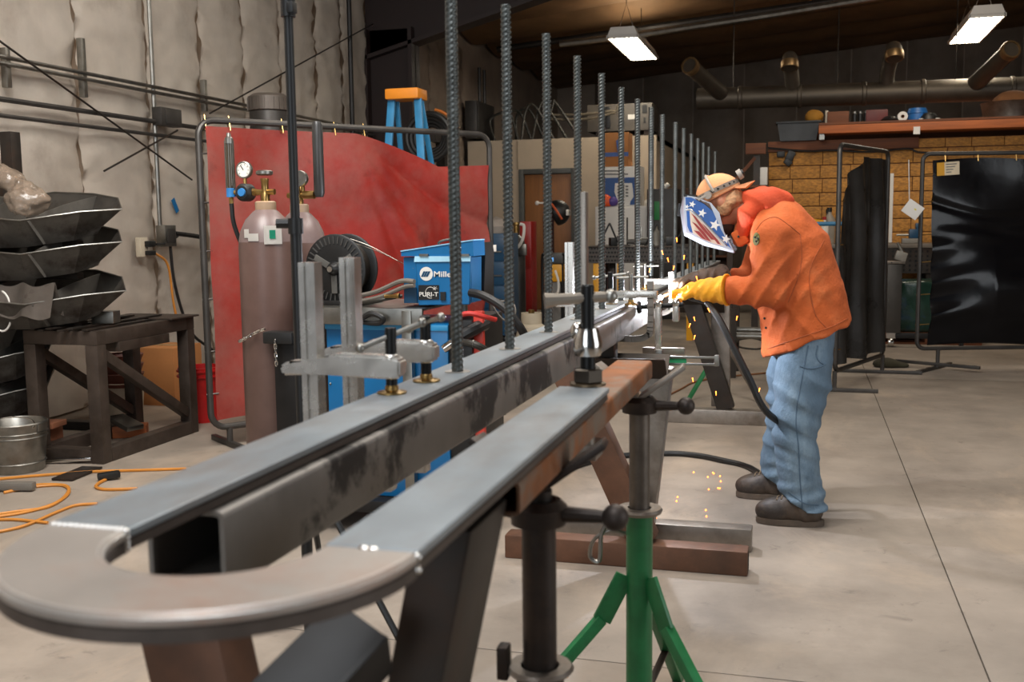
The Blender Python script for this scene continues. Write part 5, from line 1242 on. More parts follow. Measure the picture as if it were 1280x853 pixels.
MB().bx(at(333, 412, 4.28).x, -2.235, 4.24, 4.32, zb-.055, zb, .008).build('cylinder_bracket', blk, ct)
MB().bx(at(345, 440, 4.3).x-.0, -2.235, 4.28, 4.31, .16, zb-.05, .004).build('back_panel', black_steel, ct)
def chain(pts, n, nm, m, parent, r=.0035):
    P_ = rail_pts(pts, 20); L = sum((b-a).length for a, b in zip(P_, P_[1:])); acc = 0; out = []; tgt = 0
    for a, b in zip(P_, P_[1:]):
        s = (b-a).length
        while tgt <= acc+s and len(out) < n: out.append((a+(b-a)*((tgt-acc)/s), (b-a).normalized())); tgt += L/n
        acc += s
    for i, (p, d) in enumerate(out):
        u = d.orthogonal().normalized(); v = d.cross(u); u = u if i % 2 else v; h = L/n*.62
        MB().tube([p+d*h*math.cos(a)+u*h*.42*math.sin(a) for a in np.linspace(0, 2*PI, 10, endpoint=False)], r, 5, closed=True).build(nm, m, parent)
chn = thing('cylinder_chain', 'small bright steel chain wrapped round the near gas cylinder', 'chain', (CB.x, CB.y-.14, zb-.05))
chain([at(291, 429, 4.36)+Vector((0, .06, 0)), at(305, 424, 4.285), at(320, 416, 4.27), at(333, 411, 4.26)], 14, 'link', chrome, chn)
chain([at(344, 428, 4.235), at(345, 445, 4.235), at(346, 460, 4.235)], 6, 'link', chrome, chn)
# spool of welding wire
SC = at(418, 328, 4.46); t = thing('wire_spool', 'black spool of welding wire standing on the cart shelf', 'wire spool', (SC.x, 4.5, SZ)); ax_ = Vector((.12, .99, 0)).normalized()
SC.z = SZ+.168
def flange(o, nm):
    MB().lathe([(.03, 0), (.155, 0), (.163, .004), (.163, .012), (.155, .016), (.13, .012), (.03, .012)], o, ax_, 40).build(nm, blk, t)
flange(SC, 'flange'); flange(SC+ax_*.11, 'flange')
MB().lathe([(.128, .01), (.128, .115)], SC, ax_, 40).build('wound_wire', mat('wire_copper', '4c443e', .35, .8), t)
u_ = Vector((-ax_.y, ax_.x, 0)); v_ = Vector((0, 0, 1))
for i in range(36):
    a = 2*PI*i/36; d = u_*math.cos(a)+v_*math.sin(a); MB().bar(SC+d*.118-ax_*.002, SC+d*.152-ax_*.002, .006, .004, ax_).build('flange_rib', mat('worn_plastic', '3c3b39', .4), t)
for i in range(3):
    a = 2*PI*i/3+.5; d = u_*math.cos(a)+v_*math.sin(a); MB().bar(SC+d*.02-ax_*.008, SC+d*.115-ax_*.008, .03, .008, ax_, .002).build('spoke', mat('grey_spoke', '55534f', .4), t)
MB().lathe([(0, -.035), (.018, -.035), (.03, -.02), (.036, 0), (.036, .02)], SC, ax_, 18).build('hub', blk, t); MB().lathe([(0, -.045), (.014, -.045), (.014, -.03)], SC, ax_, 8).build('hub_bolt', chrome, t)
for dy, dz in ((.09, .152), (.12, .135)):
    a = SC+ax_*dy*.7+Vector((0, 0, dz)); b = at(497 if dz > .14 else 517, 326 if dz > .14 else 336, 4.38)
    tag(MB().tube(rail_pts([a+u_*.02, a, a.lerp(b, .5)+Vector((0, 0, .012)), b], 5), .0016, 5).build('welding_wire', chrome, at=a), 'thin bright welding wire running from the spool %s' % ('over the top of the blue feeder' if dz > .14 else 'into the side of the blue feeder'), 'wire')
MB().bx(SC.x-.1, SC.x+.16, 4.42, 4.66, SZ+.001, SZ+.02, .003).build('spool_stand', black_steel, t)
# wire feeder
FY = 4.36; t = thing('wire_feeder', 'bright blue wire feeder case with white round logo on the cart shelf', 'wire feeder', (-1.78, FY, SZ))
def q(x, y, Y=FY): return at(x, y, Y)
def outl(pts, Y): return [Vector((q(a, b).x, Y, q(a, b).z)) for a, b in pts]
D_ = .34
MB().prism(outl([(502.5, 322), (588, 322), (588, 379), (503, 379.5)], FY+.02), (0, D_*.42, 0)).build('case', blue_m, t)
lid = MB().prism(outl([(501, 314.5), (591, 300.5), (592, 320.5), (501.5, 320.5)], FY), (0, D_*.5, 0)).build('lid', blue_m, t)
MB().prism(outl([(501, 314.8), (592, 300.8), (592, 299.4), (501, 313.4)], FY-.004), (0, D_*.5, 0)).build('lid_edge', mat('pale_blue_edge', '8cc0dc', .4), lid)
MB().tube(rail_pts([q(538, 307)+Vector((0, .1, .005)), q(542, 303.5)+Vector((0, .1, .005)), q(556, 301)+Vector((0, .1, .005)), q(564, 303)+Vector((0, .1, .0))], 5), .006, 6).build('lid_handle', frame_m, lid)
dr = MB().prism(outl([(519, 321), (588.5, 321), (587, 381), (523, 382)], FY), (0, .021, 0)); bmesh.ops.bevel(dr.bm, geom=list(dr.bm.edges), offset=.003, segments=1, affect='EDGES'); dr = dr.build('door_panel', blue_m, t)
m = MB().prism(outl([(519, 320.5), (588.5, 320.5), (588, 327), (518, 327.5)], FY-.006), (0, .006, 0)).build('hinge_strip', mat('pale_blue_strip', '9fcbe0', .35), dr)
for a in (530.5, 581.5): MB().prism(outl([(a-5.5, 317.5), (a+5.5, 317.5), (a+5.5, 320.5), (a-5.5, 320.5)], FY-.012), (0, .012, 0)).build('latch', galv, t)
MB().prism(outl([(503, 316), (588, 304), (590, 320), (588, 379), (503, 379)], FY+.03+D_*.5), (0, D_*.5-.03, 0)).build('rear_case', blk, t)
MB().prism(outl([(504, 360), (519, 360), (520, 379), (504, 379)], FY+.012), (0, .008, 0)).build('side_recess', blue_dk, t)
# logo: white disc with slanted blue strokes, and the maker's lettering
k = q(533, 342.5); px1 = (q(534, 342.5)-k).x
MB().lathe([(0, 0), (px1*8.2, 0), (px1*8.2, .0015), (0, .0015)], (k.x, FY-.0005, k.z), (0, -1, 0), 32).build('logo_disc', white_m, dr)
for dx in (-3.2, -.2, 2.8):
    MB().prism(outl([(533+dx-3.3, 346), (533+dx-.8, 346), (533+dx+2.4, 339.3), (533+dx-.1, 339.3)], FY-.0035), (0, .0015, 0)).build('logo_stroke', blue_dk, dr)
put_text('Miller', px1*9.2, Vector((q(542, 346).x, FY-.0022, q(542, 346.0).z)), (1, 0, -.01), (0, 0, 1), 'logo_lettering', white_m, dr, offset=.0005, width=px1*27)
pn = MB().prism(outl([(523.5, 356.5), (549, 356.5), (549, 374.5), (523.5, 375)], FY-.003), (0, .003, 0)).build('badge_plate', blk, dr)
put_text('PURI-T', px1*7.2, Vector((q(524.2, 371).x, FY-.0042, q(524, 370.5).z)), (1, 0, 0), (0, 0, 1), 'badge_lettering', white_m, pn, offset=.0003, width=px1*24)
MB().tube([q(538+6.2*math.cos(a), 366-7*math.sin(a), FY-.005) for a in np.linspace(.5, 5.0, 16)], .0012, 5).build('badge_arc', white_m, pn)
for i in range(6):
    a = i*PI/3+.2; MB().bar(q(543.5, 360.5, FY-.004), q(543.5+3.4*math.cos(a), 360.5+2.6*math.sin(a), FY-.004), .0018, .0012).build('badge_spark', white_m, pn)
MB().prism(outl([(551, 365), (557.5, 365), (557.5, 375.5), (551, 375.5)], FY-.008), (0, .008, 0)).build('rocker_switch', blk, dr)
# power source below
PY = 4.34; ztp = at(480, 405, PY).z
t = thing('welding_power_source', 'large blue welding power source below the cart shelf', 'welder machine', (-1.95, PY+.3, .156))
xa, xb = at(408, 430, PY).x, at(568, 430, PY).x
MB().bx(xa, xb-.03, PY, PY+.5, .157, ztp, .008).build('case', blue_m, t)
MB().bx(xa-.003, xb-.028, PY-.006, PY+.0, ztp-.028, ztp-.002, .002).build('top_band', mat('light_blue_enamel', '2a86b8', .35), t)
MB().bx(xb-.03, xb+.08, PY+.01, PY+.5, .157, ztp+.02, .006).build('front_panel', blk, t)
MB().bx(xb+.08, xb+.125, PY+.03, PY+.06, .157, at(600, 390, PY).z, .004).build('red_side', mat('red_side', 'c23a2c', .45), t)
for yy in (436, 480): MB().sph(at(413, yy, PY), .006, 8).build('screw', galv, t)
k = at(425, 443, PY-.001); MB().lathe([(0, 0), (px1*9, 0), (px1*9, .0015), (0, .0015)], (k.x, PY-.001, k.z), (0, -1, 0), 28).build('logo_disc', white_m, t)
put_text('Miller', px1*11, Vector((at(441, 447, PY).x, PY-.002, at(441, 447, PY).z)), (1, 0, 0), (0, 0, 1), 'logo_lettering', white_m, t, offset=.0005, width=px1*34)
a, b = at(554, 437, PY-.05), at(578, 420, PY-.02)
MB().lathe([(0, 0), (.018, .0), (.02, .01), (.02, .07), (.024, .075), (.024, .09), (.016, .1), (.016, .12)], a, b-a, 16).build('cable_socket', chrome, t)
MB().tube(rail_pts([b, at(592, 412, PY), at(606, 405, PY+.1)], 5), .03, 10).build('filter_tube', blk, t)
# clutter on and around the cart
tag(MB().tube(rail_pts([at(440, 372, 4.5), at(470, 365, 4.4), at(500, 352, 4.36), at(518, 352, 4.33)], 6), .011, 8).build('hose', rubber_g, at=at(470, 365, 4.4)), 'grey hose entering the side of the blue wire feeder', 'hose', 'hoses beside the feeder')
tag(MB().tube(rail_pts([at(446, 378, 4.45), at(476, 371, 4.38), at(505, 359, 4.35), at(518, 357, 4.33)], 6), .010, 8).build('hose', rubber_g, at=at(476, 371, 4.38)), 'second grey hose just below the first one at the feeder', 'hose', 'hoses beside the feeder')
tag(MB().tube(rail_pts([at(448, 379, 4.42), at(470, 376, 4.34), at(488, 373, 4.34), at(503, 370, 4.36)], 6), .008, 8).build('hose', rubber, at=at(470, 376, 4.34)), 'thin black hose lying on the cart shelf', 'hose', 'hoses beside the feeder')
c = at(494, 371, 4.33); tag(MB().lathe([(0, 0), (.009, 0), (.009, .05), (.013, .055), (.013, .07), (0, .07)], c-Vector((.05, 0, 0)), (1, 0, .05), 6).build('brass_fitting', brass, at=c), 'brass hose fitting beside the feeder on the cart shelf', 'fitting')
tag(MB().tube(rail_pts([at(452, 398, 4.25), at(465, 392, 4.24), at(478, 398, 4.24), at(474, 404, 4.25), at(452, 402, 4.27), at(446, 396, 4.28)], 6), .013, 8).build('cable_bundle', blk, at=at(465, 395, 4.25)), 'black cable bundle hanging under the cart shelf edge', 'cable')
tag(MB().tube(rail_pts([at(588, 366, 4.36), at(604, 370, 4.33), at(628, 384, 4.3), at(645, 402, 4.3), at(656, 420, 4.34), at(662, 436, 4.5)], 8), .019, 10).build('torch_cable', blk, at=at(604, 370, 4.33)), 'thick black torch cable curving down from the feeder outlet', 'cable')
tag(MB().tube(rail_pts([at(596, 365, 4.4), at(618, 376, 4.36), at(640, 378, 4.34), at(644, 394, 4.33), at(634, 402, 4.35), at(622, 392, 4.36), at(612, 374, 4.38)], 8), .004, 6).build('thin_lead', rubber_g, at=at(618, 376, 4.36)), 'thin grey lead looping around the black torch cable', 'cable')
tag(MB().tube(rail_pts([at(575, 428, 4.3), at(590, 430, 4.24), at(604, 436, 4.26), at(614, 446, 4.35)], 8), .016, 10).build('ground_cable', rubber, at=at(590, 430, 4.24)), 'black ground cable from the front of the power source', 'cable')
mb = MB()
p_ = rail_pts([at(592, 430, 4.24), at(604, 436, 4.26), at(610, 441, 4.3)], 12)
for i in range(0, len(p_)-1, 3): mb.sph(p_[i], .019, 8, (.35, 1, 1))
tag(mb.build('cable_spring', galv, at=p_[0]), 'steel spring coil around the black ground cable', 'spring', kind='stuff')
tag(MB().tube(rail_pts([at(566, 398, 4.3), at(585, 392, 4.28), at(605, 396, 4.3), at(620, 400, 4.34)], 6), .011, 8).build('red_lead', mat('red_lead', 'b52a22', .5), at=at(585, 392, 4.28)), 'red lead under the blue feeder at the cart end', 'cable')
# black light stand in front of the cart
pb = at(378, 525, 2.72); pt = at(360, -40, 2.72)
sx, sy = pb.x, 2.72; t = thing('light_stand', 'tall thin black light stand pole in front of the gas cylinders', 'stand', (sx, sy, 0))
zc = at(375, 275, sy).z
MB().cyl((sx, sy, .03), (sx, sy, zc), .017, seg=12).build('lower_pole', blk, t); MB().cyl((sx, sy, zc), (sx, sy, 2.42), .0135, seg=12).build('upper_pole', blk, t)
MB().cyl((sx, sy, zc-.04), (sx, sy, zc+.005), .022, seg=12).build('collar', blk, t); MB().cyl((sx-.02, sy, zc-.01), (sx-.055, sy-.01, zc-.01), .014, seg=8).build('knob', blk, t)
zt_ = at(361, 12, sy).z
MB().cyl((sx, sy, zt_-.02), (sx, sy, zt_+.05), .021, seg=12).build('collar', blk, t); MB().box((sx+.022, sy-.02, zt_), (.02, .03, .03), None, .004).build('knob', blk, t)
MB().cyl((sx, sy, .66), (sx, sy, .72), .026, seg=12).build('collar', blk, t)
for k in range(3):
    a = math.radians(-12+120*k); d = Vector((math.cos(a), math.sin(a), 0)); o = Vector((sx, sy, 0))
    MB().cyl(o+d*.025+Vector((0, 0, .68)), o+d*.46+Vector((0, 0, .012)), .010, seg=8).build('leg', blk, t); MB().cyl(o+Vector((0, 0, .3)), o+d*.24+Vector((0, 0, .345)), .006, seg=6).build('strut', blk, t)
    MB().sph(o+d*.46+Vector((0, 0, .014)), .014, 8).build('foot', rubber, t)
# ------------------------------------------------------------------ behind the red screen
LY = 9.2
t = thing('step_ladder', 'blue fibreglass step ladder with orange top cap behind the red screen', 'ladder', (at(508, 130, LY).x, LY, 0))
zt = at(508, 118, LY).z; xm = at(506, 125, LY).x; hw_ = .15
m = MB().box((xm, LY+.04, zt), (.33, .26, .10), None, .02); m.build('top_cap', mat('orange_plastic', 'd9831a', .5, var=.1), t)
MB().box((xm-.05, LY+.04, zt+.051), (.14, .06, .002)).build('cap_slot', blk, t)
for s in (-1, 1):
    MB().bar((xm+s*.13, LY, zt-.04), (xm+s*.30, LY-.2, 0), .07, .03, (0, 1, 0), .004).build('rail', mat('ladder_blue', '2f7fae', .45), t)
    MB().bar((xm+s*.12, LY+.1, zt-.04), (xm+s*.26, LY+.85, 0), .05, .025, (0, 1, 0), .004).build('rear_rail', mat('ladder_blue', '2f7fae', .45), t)
for i in range(6):
    z = .3+i*.33; f = 1-z/zt; MB().bx(xm-.13-.17*f, xm+.13+.17*f, LY-.2*f-.04, LY-.2*f+.05, z-.012, z+.012).build('step', galv, t)
c = at(538, 172, 10.4); t = thing('hose_reel', 'dark coil of hose hung behind the step ladder', 'hose reel', c)
for i in range(4): MB().tube([c+Vector((( .24-.035*i)*math.cos(a), -.05+.03*i, (.24-.035*i)*math.sin(a))) for a in np.linspace(0, 2*PI, 28, endpoint=False)], .03, 8, closed=True).build('coil', blk, t)
MB().tube([c+Vector((.29*math.cos(a), .02, .29*math.sin(a))) for a in np.linspace(.1, 1.4, 12)], .016, 8).build('orange_hose', mat('orange_hose', 'b5641f', .5), t)
MB().bx(c.x-.04, c.x+.04, c.y+.05, c.y+.5, c.z-.04, c.z+.04).build('bracket', dark_steel, t)
MB().bx(c.x-.05, c.x+.05, c.y+.3, c.y+.4, 0, c.z).build('post', dark_steel, t)
c = at(336, 131, 7.9); t = thing('motor_drum', 'ribbed dark drum shape showing above the red screen', 'drum', (c.x, 7.9, 0))
MB().lathe([(0, 0), (.16, 0), (.16, c.z-.06)], (c.x, 7.9, 0), seg=20).build('pedestal', frame_m, t)
MB().lathe([(.15, c.z-.06), (.17, c.z-.05), (.17, c.z+.06), (.13, c.z+.085), (0, c.z+.09)], (c.x, 7.9, 0), seg=24).build('drum', mat('drum_grey', '5c544d', .5, .4), t)
for i in range(24):
    a = 2*PI*i/24; MB().bar((c.x+.172*math.cos(a), 7.9+.172*math.sin(a), c.z-.05), (c.x+.172*math.cos(a), 7.9+.172*math.sin(a), c.z+.05), .012, .008, (math.cos(a), math.sin(a), 0)).build('fin', mat('drum_grey', '5c544d', .5, .4), t)
# electrical things on the far left wall and above the office
for i, pxx in enumerate((601, 607)):
    p = atx(pxx, 70, WX+.15); struct(MB().cyl((WX+.12, p.y, .9), (WX+.12, p.y, 4.0), .03, seg=8).build('trim_%d' % (25+i), frame_m))
c = atx(604, 168, WX+.25); t = thing('electrical_panel', 'grey electrical panel with conduits on the far left wall', 'panel', c)
MB().bx(WX+.1, WX+.3, c.y-.5, c.y+.5, c.z-.1, c.z+.5, .01).build('cabinet', frame_m, t)
MB().bx(WX+.3, WX+.31, c.y-.44, c.y+.44, c.z-.05, c.z+.45, .004).build('cover', frame_m, t)
for i in range(6):
    a = Vector((-4.9+.15*i, 16.5+.1*(i % 3), 2.75)); tag(MB().tube(rail_pts([a, a+Vector((.05*i-.1, .1, .35+.04*i)), a+Vector((.2, .15, .45+.03*i)), a+Vector((.35+.05*i, .2, .0))]), .022, 6).build('hanging_cable', rubber, at=a), 'dark cable loop lying on the office roof near the left wall', 'cable', 'cable loops on the office roof')
c = at(777, 120, 17.2); t = thing('air_handler', 'grey air handler cabinet on the office roof', 'air handler', (c.x, 17.2, 2.745))
MB().bx(at(734, 120, 17.2).x, at(815, 120, 17.2).x, 17.2, 18.0, 2.90, 3.34, .01).build('cabinet', mat('unit_grey', '5b544c', .5), t)
for xx in (c.x-.4, c.x+.4): MB().bx(xx-.04, xx+.04, 17.25, 17.95, 2.745, 2.9).build('leg', dark_steel, t)
MB().bx(at(803, 120, 17.2).x, at(809, 120, 17.2).x, 17.185, 17.2, 3.18, 3.3).build('control_plate', blk, t)
MB().bx(at(803, 120, 17.2).x+.02, at(807, 120, 17.2).x, 17.185, 17.2, 3.02, 3.1).build('control_plate', blk, t)
MB().bx(at(785, 120, 17.2).x, at(797, 120, 17.2).x, 17.19, 17.2, 3.08, 3.16).build('name_plate', white_m, t)
MB().bx(at(756, 120, 17.2).x, at(763, 120, 17.2).x, 17.17, 17.2, 2.95, 3.3, .01).build('conduit_cover', blk, t)
for i, dz in enumerate((.0, -.09)):
    P_ = [at(680, 144+i*5, 16.9), at(730, 143+i*6, 16.9), at(764, 139+i*3, 16.9), at(770, 139, 16.9), at(773, 133-i, 16.9)]
    for p in P_: p.z = max(p.z, 2.77)
    tag(MB().tube(rail_pts(P_, 5), .022, 8).build('pipe', mat('pale_pipe', '6d6456', .5, .3), at=P_[0]), 'pale pipe running to the air handler, %s of the pair' % ('upper' if i == 0 else 'lower'), 'pipe', 'pipes to the air handler')
# in front of the office
t = thing('fire_extinguisher_cabinet', 'tall narrow red steel cabinet beside the wooden door', 'cabinet', (at(658, 330, 13.2).x, 13.2, 0))
x0_, x1_ = at(650, 320, 13.2).x, at(664, 320, 13.2).x; zt = at(657, 277, 13.2).z
MB().bx(x0_, x1_, 13.2, 13.5, .12, zt, .01).build('body', red_p, t); MB().bx(x0_+.02, x1_-.02, 13.21, 13.5, 0, .12).build('plinth', dark_steel, t)
MB().bx(x0_+.02, x1_-.02, 13.19, 13.2, zt-.6, zt-.04, .004).build('door', red_p, t); MB().bx(x0_+.02, x1_-.02, 13.19, 13.2, .16, zt-.63, .004).build('door', red_p, t)
c = at(646, 330, 12.6); zt = at(646, 292, 12.6).z
t = thing('gas_cylinder', 'dark grey gas cylinder standing left of the red cabinet', 'gas cylinder', (c.x, 12.6, 0))
MB().lathe([(0, 0), (.11, 0), (.11, zt-.15), (.09, zt-.06), (.04, zt-.02)], (c.x, 12.6, 0), seg=20).build('body', mat('dark_grey_cylinder', '3a3734', .4), t)
MB().lathe([(.035, zt-.02), (.035, zt+.1), (.05, zt+.11), (.05, zt+.14), (0, zt+.14)], (c.x, 12.6, 0), seg=12).build('valve', brass, t)
MB().box((c.x+.1, 12.48, zt-.2), (.12, .05, .14), None, .006).build('gauge_box', galv, t)
tag(MB().tube(rail_pts([at(650, 280, 12.4), at(655, 283, 12.4), at(653, 300, 12.4), at(645, 312, 12.4), at(639, 318, 12.4)], 6), .02, 6).build('white_hose', white_m, at=at(650, 280, 12.4)), 'white curved hose in front of the dark grey cylinder', 'hose')
t = thing('tool_chest', 'dark blue steel tool chest visible right of the red screen', 'tool chest', (at(622, 330, 11.6).x, 11.6, 0))
x0_, x1_ = at(612, 330, 11.6).x-.25, at(634, 330, 11.6).x; zt = at(622, 292, 11.6).z
MB().bx(x0_, x1_, 11.6, 12.1, .1, zt, .01).build('body', blue_dk, t)
for k in range(4): 
    z = .14+k*(zt-.18)/4; dr_ = MB().bx(x0_+.02, x1_-.02, 11.585, 11.6, z, z+(zt-.18)/4-.02, .004).build('drawer', blue_dk, t); MB().bx(x0_+.1, x1_-.06, 11.565, 11.585, z+.1, z+.115).build('drawer_pull', galv, dr_)
for xx in (x0_+.06, x1_-.06): MB().lathe([(0, -.02), (.05, -.02), (.05, .02), (0, .02)], (xx, 11.7, .05), (1, 0, 0), 12).build('caster', blk, t)
c = at(632, 285, 11.6); tag(MB().lathe([(0, 0), (.1, 0), (.13, .08), (.09, .16), (0, .2)], (x1_-.2, 11.85, zt+.001), seg=12).build('crumpled_cloth', mat('pale_cloth', '9a9086', .8), at=(x1_-.2, 11.85, zt)), 'pale crumpled cloth on top of the dark blue tool chest', 'cloth')
c = atz(668, 391, 0); c = Vector((c.x, c.y-.0, 0)); Yt = 9.6; c = at(664, 370, Yt); t = thing('propane_tank', 'cream coloured propane tank standing on the floor beyond the handrail', 'tank', (c.x, Yt, 0))
zt = at(664, 352, Yt).z; zb_ = 0
MB().lathe([(.09, 0), (.1, .01), (.1, .05), (.13, .07), (.15, .13), (.15, .33), (.13, .42), (.07, .47), (0, .48)], (c.x, Yt, 0), seg=24).build('body', cream, t)
MB().lathe([(.09, .44), (.1, .45), (.1, .55), (.085, .55), (.085, .45)], (c.x, Yt, 0), seg=20).build('collar', cream, t)
MB().cyl((c.x, Yt, .47), (c.x, Yt, .58), .03, seg=10).build('valve', brass, t)
MB().sph((c.x+.17, Yt-.02, .34), .07, 12, (1, .8, 1.2)).build('bag_knot', white_m, t)
t = thing('yellow_machine', 'yellow and black machine with small blue display near the wooden door', 'machine', (at(688, 350, 12.2).x, 12.2, 0))
x0_, x1_ = at(674, 350, 12.2).x, at(704, 350, 12.2).x; z0_, z1_ = at(688, 330, 12.2).z, at(688, 317, 12.2).z
MB().bx(x0_+.05, x1_, 12.2, 12.6, z0_, z1_, .02).build('control_head', mat('head_grey', '3b3a38', .5), t)
MB().bx(at(684, 330, 12.2).x, at(692, 330, 12.2).x, 12.19, 12.2, at(688, 327, 12.2).z, at(688, 322, 12.2).z).build('display', mat('display_glow', '5f9bd8', .3, emit=.8), t)
MB().bx(x0_+.07, x1_-.02, 12.22, 12.6, z0_-.22, z0_-.005, .02).build('yellow_body', yellow_m, t)
MB().bx(x0_+.1, x1_-.04, 12.25, 12.6, .05, z0_-.225, .01).build('lower_body', mat('grey_machine', '6d6a65', .5), t)
for xx in (x0_+.03, x1_-.02): MB().tube(rail_pts([(xx, 12.25, .03), (xx, 12.24, z0_), (xx+.03, 12.2, z1_)], 5), .018, 8).build('frame_tube', black_steel, t)
for xx in (x0_+.08, x1_-.06): MB().lathe([(0, -.03), (.05, -.03), (.05, .03), (0, .03)], (xx, 12.3, .05), (1, 0, 0), 12).build('caster', blk, t)
tag(MB().tube(rail_pts([at(694, 338, 12.1), at(698, 352, 12.1), at(697, 366, 12.1), at(690, 378, 12.0), atz(680, 386, .02), atz(660, 391, .02)], 6), .015, 6).build('machine_cord', white_m, at=at(694, 338, 12.1)), 'pale cord hanging from the yellow machine to the floor', 'cord')
# helmet and coat hung beside the door
hx = at(697, 266, 13.6); t = thing('hung_helmet', 'black and orange welding helmet hanging in front of the wooden door', 'helmet', hx)
P, lo = pgrid(hx-Vector((.25, .22, .22)), hx+Vector((.25, .22, .22)), .018)
D = sd_ell(P, hx, (.17, .15, .17)); D = np.maximum(D, -((P-np.array(hx+Vector((-.06, 0, 0))))@np.array([1, 0, .35], np.float32))); sdf_obj('shell', D, lo, .018, blk, t)
MB().tube(rail_pts([hx+Vector((-.05, -.15, .12)), hx+Vector((.02, -.155, .03)), hx+Vector((.09, -.13, -.09))], 6), .016, 6).build('orange_stripe', mat('orange_stripe', 'c4552b', .5), t)
MB().box(hx+Vector((.15, -.02, -.0)), (.03, .16, .08), None, .008).build('lens', glassy, t)
st_ = Vector((at(687, 300, 13.7).x, 13.7, 0)); t2 = thing('coat_stand', 'dark post with hooks holding a brown apron beside the door', 'coat stand', st_)
MB().bx(st_.x-.03, st_.x+.03, 13.68, 13.74, .03, at(687, 250, 13.7).z, .004).build('post', dark_steel, t2); MB().bx(st_.x-.25, st_.x+.25, 13.5, 13.9, 0, .03).build('foot', dark_steel, t2)
MB().cyl((st_.x, 13.7, at(680, 256, 13.7).z), (at(697, 258, 13.6).x, 13.62, at(697, 258, 13.6).z), .012, seg=6).build('hook', dark_steel, t2)
p = at(671, 254, 13.6); MB().cyl((st_.x, 13.69, p.z), (p.x, 13.62, p.z), .012, seg=6).sph((p.x, 13.62, p.z), .03, 10).build('peg', white_m, t2)
def f(u, v): return Vector((at(679+14*u, 300, 13.62).x, 13.62-.05*math.sin(u*PI)-.012*math.sin(u*20), at(685, 270+50*v, 13.62).z))
tag(MB().grid(f, 14, 8, .01).build('leather_apron', mat('maroon_leather', '3e1f1a', .6), at=f(.5, 0)), 'dark maroon leather apron hanging below the helmet', 'apron')
# cabinet with boxes on it
CY = 15.2; x0_, x1_ = at(744, 300, CY).x, at(809, 300, CY).x; zt = at(780, 258, CY).z
t = thing('white_cabinet', 'white cabinet behind the perforated table carrying boxes', 'cabinet', ((x0_+x1_)/2, CY, 0))
MB().bx(x0_, x1_, CY, CY+.6, 0, zt, .012).build('body', white_m, t); MB().bx(x0_+.02, x1_-.02, CY-.02, CY, .08, zt-.02, .006).build('door', white_m, t)
MB().bx(x1_-.1, x1_-.07, CY-.05, CY-.02, zt-.6, zt-.3, .006).build('handle', galv, t)
xa, xb, za, zb2 = at(753, 250, CY).x, at(799, 250, CY).x, zt+.001, at(775, 208, CY).z
t = thing('printed_carton', 'white carton with blue printed panel standing on the white cabinet', 'box', ((xa+xb)/2, CY, za))
MB().bx(xa, xb, CY+.08, CY+.5, za, zb2, .004).build('carton', white_m, t)
MB().bx(xa+.01, xb-.06, CY+.074, CY+.08, za+.02, zb2-.16).build('blue_panel', mat('print_blue', '1d4a86', .5), t)
def cp(x, y): return Vector((at(x, y, CY+.07).x, CY+.068, at(x, y, CY+.07).z))
MB().prism([cp(*q_) for q_ in [(769, 229), (790, 229), (791, 236), (792, 246), (788, 252), (787, 257), (772, 257), (771, 248), (768, 240)]], (0, .005, 0)).build('white_outline', white_m, t)
for yy in (232, 236, 240, 244):
    for xx in (772, 777, 782): MB().prism([cp(xx, yy), cp(xx+3.4, yy), cp(xx+3.4, yy+2.2), cp(xx, yy+2.2)], (0, -.003, 0)).build('print_block', mat('print_grey', '6a6a68', .6), t)
for yy, w_ in ((213, 20), (217, 30)): MB().prism([cp(755, yy), cp(755+w_, yy), cp(755+w_, yy+1.6), cp(755, yy+1.6)], (0, .004, 0)).build('print_line', mat('print_grey', '6a6a68', .6), t)
xa, xb, zc_ = at(752, 190, CY).x, at(784, 190, CY).x, at(770, 165, CY).z
t = thing('cardboard_box', 'brown cardboard box with blue tape on top of the printed carton', 'box', ((xa+xb)/2, CY, zb2+.001))
MB().bx(xa, xb, CY+.1, CY+.48, zb2+.001, zc_, .004).build('carton', cardboard, t)
MB().bx(xa-.002, xb+.002, CY+.095, CY+.1, zb2+.15, zb2+.21).build('tape_band', mat('print_blue2', '35589a', .5), t)
MB().prism([cp(770, 176), cp(776, 172), cp(780, 178), cp(779, 190), cp(772, 190)], (0, .03, 0)).build('blue_mark', mat('print_blue2', '35589a', .5), t)
for (a, b, lab, c_, r_) in ((757, 252, 'orange bag in front of the printed carton', 'd9521e', .11), (766, 254, 'purple bag beside the orange bag on the cabinet', '54418a', .08)):
    p = at(a, b, CY-.0); P, lo = pgrid(p-Vector((.18, .12, .18)), p+Vector((.18, .12, .18)), .018); D = sd_ell(P, (p.x, p.y+.0, zt+.075), (r_, .07, .075 if r_ < .1 else .11))+.01*snoise(P, 25, 3)
    D = np.maximum(D, zt+.002-P[..., 2]); tag(sdf_obj('plastic_bag', D, lo, .018, mat('bag_'+c_, c_, .5), at=(p.x, p.y, zt)), lab, 'bag')
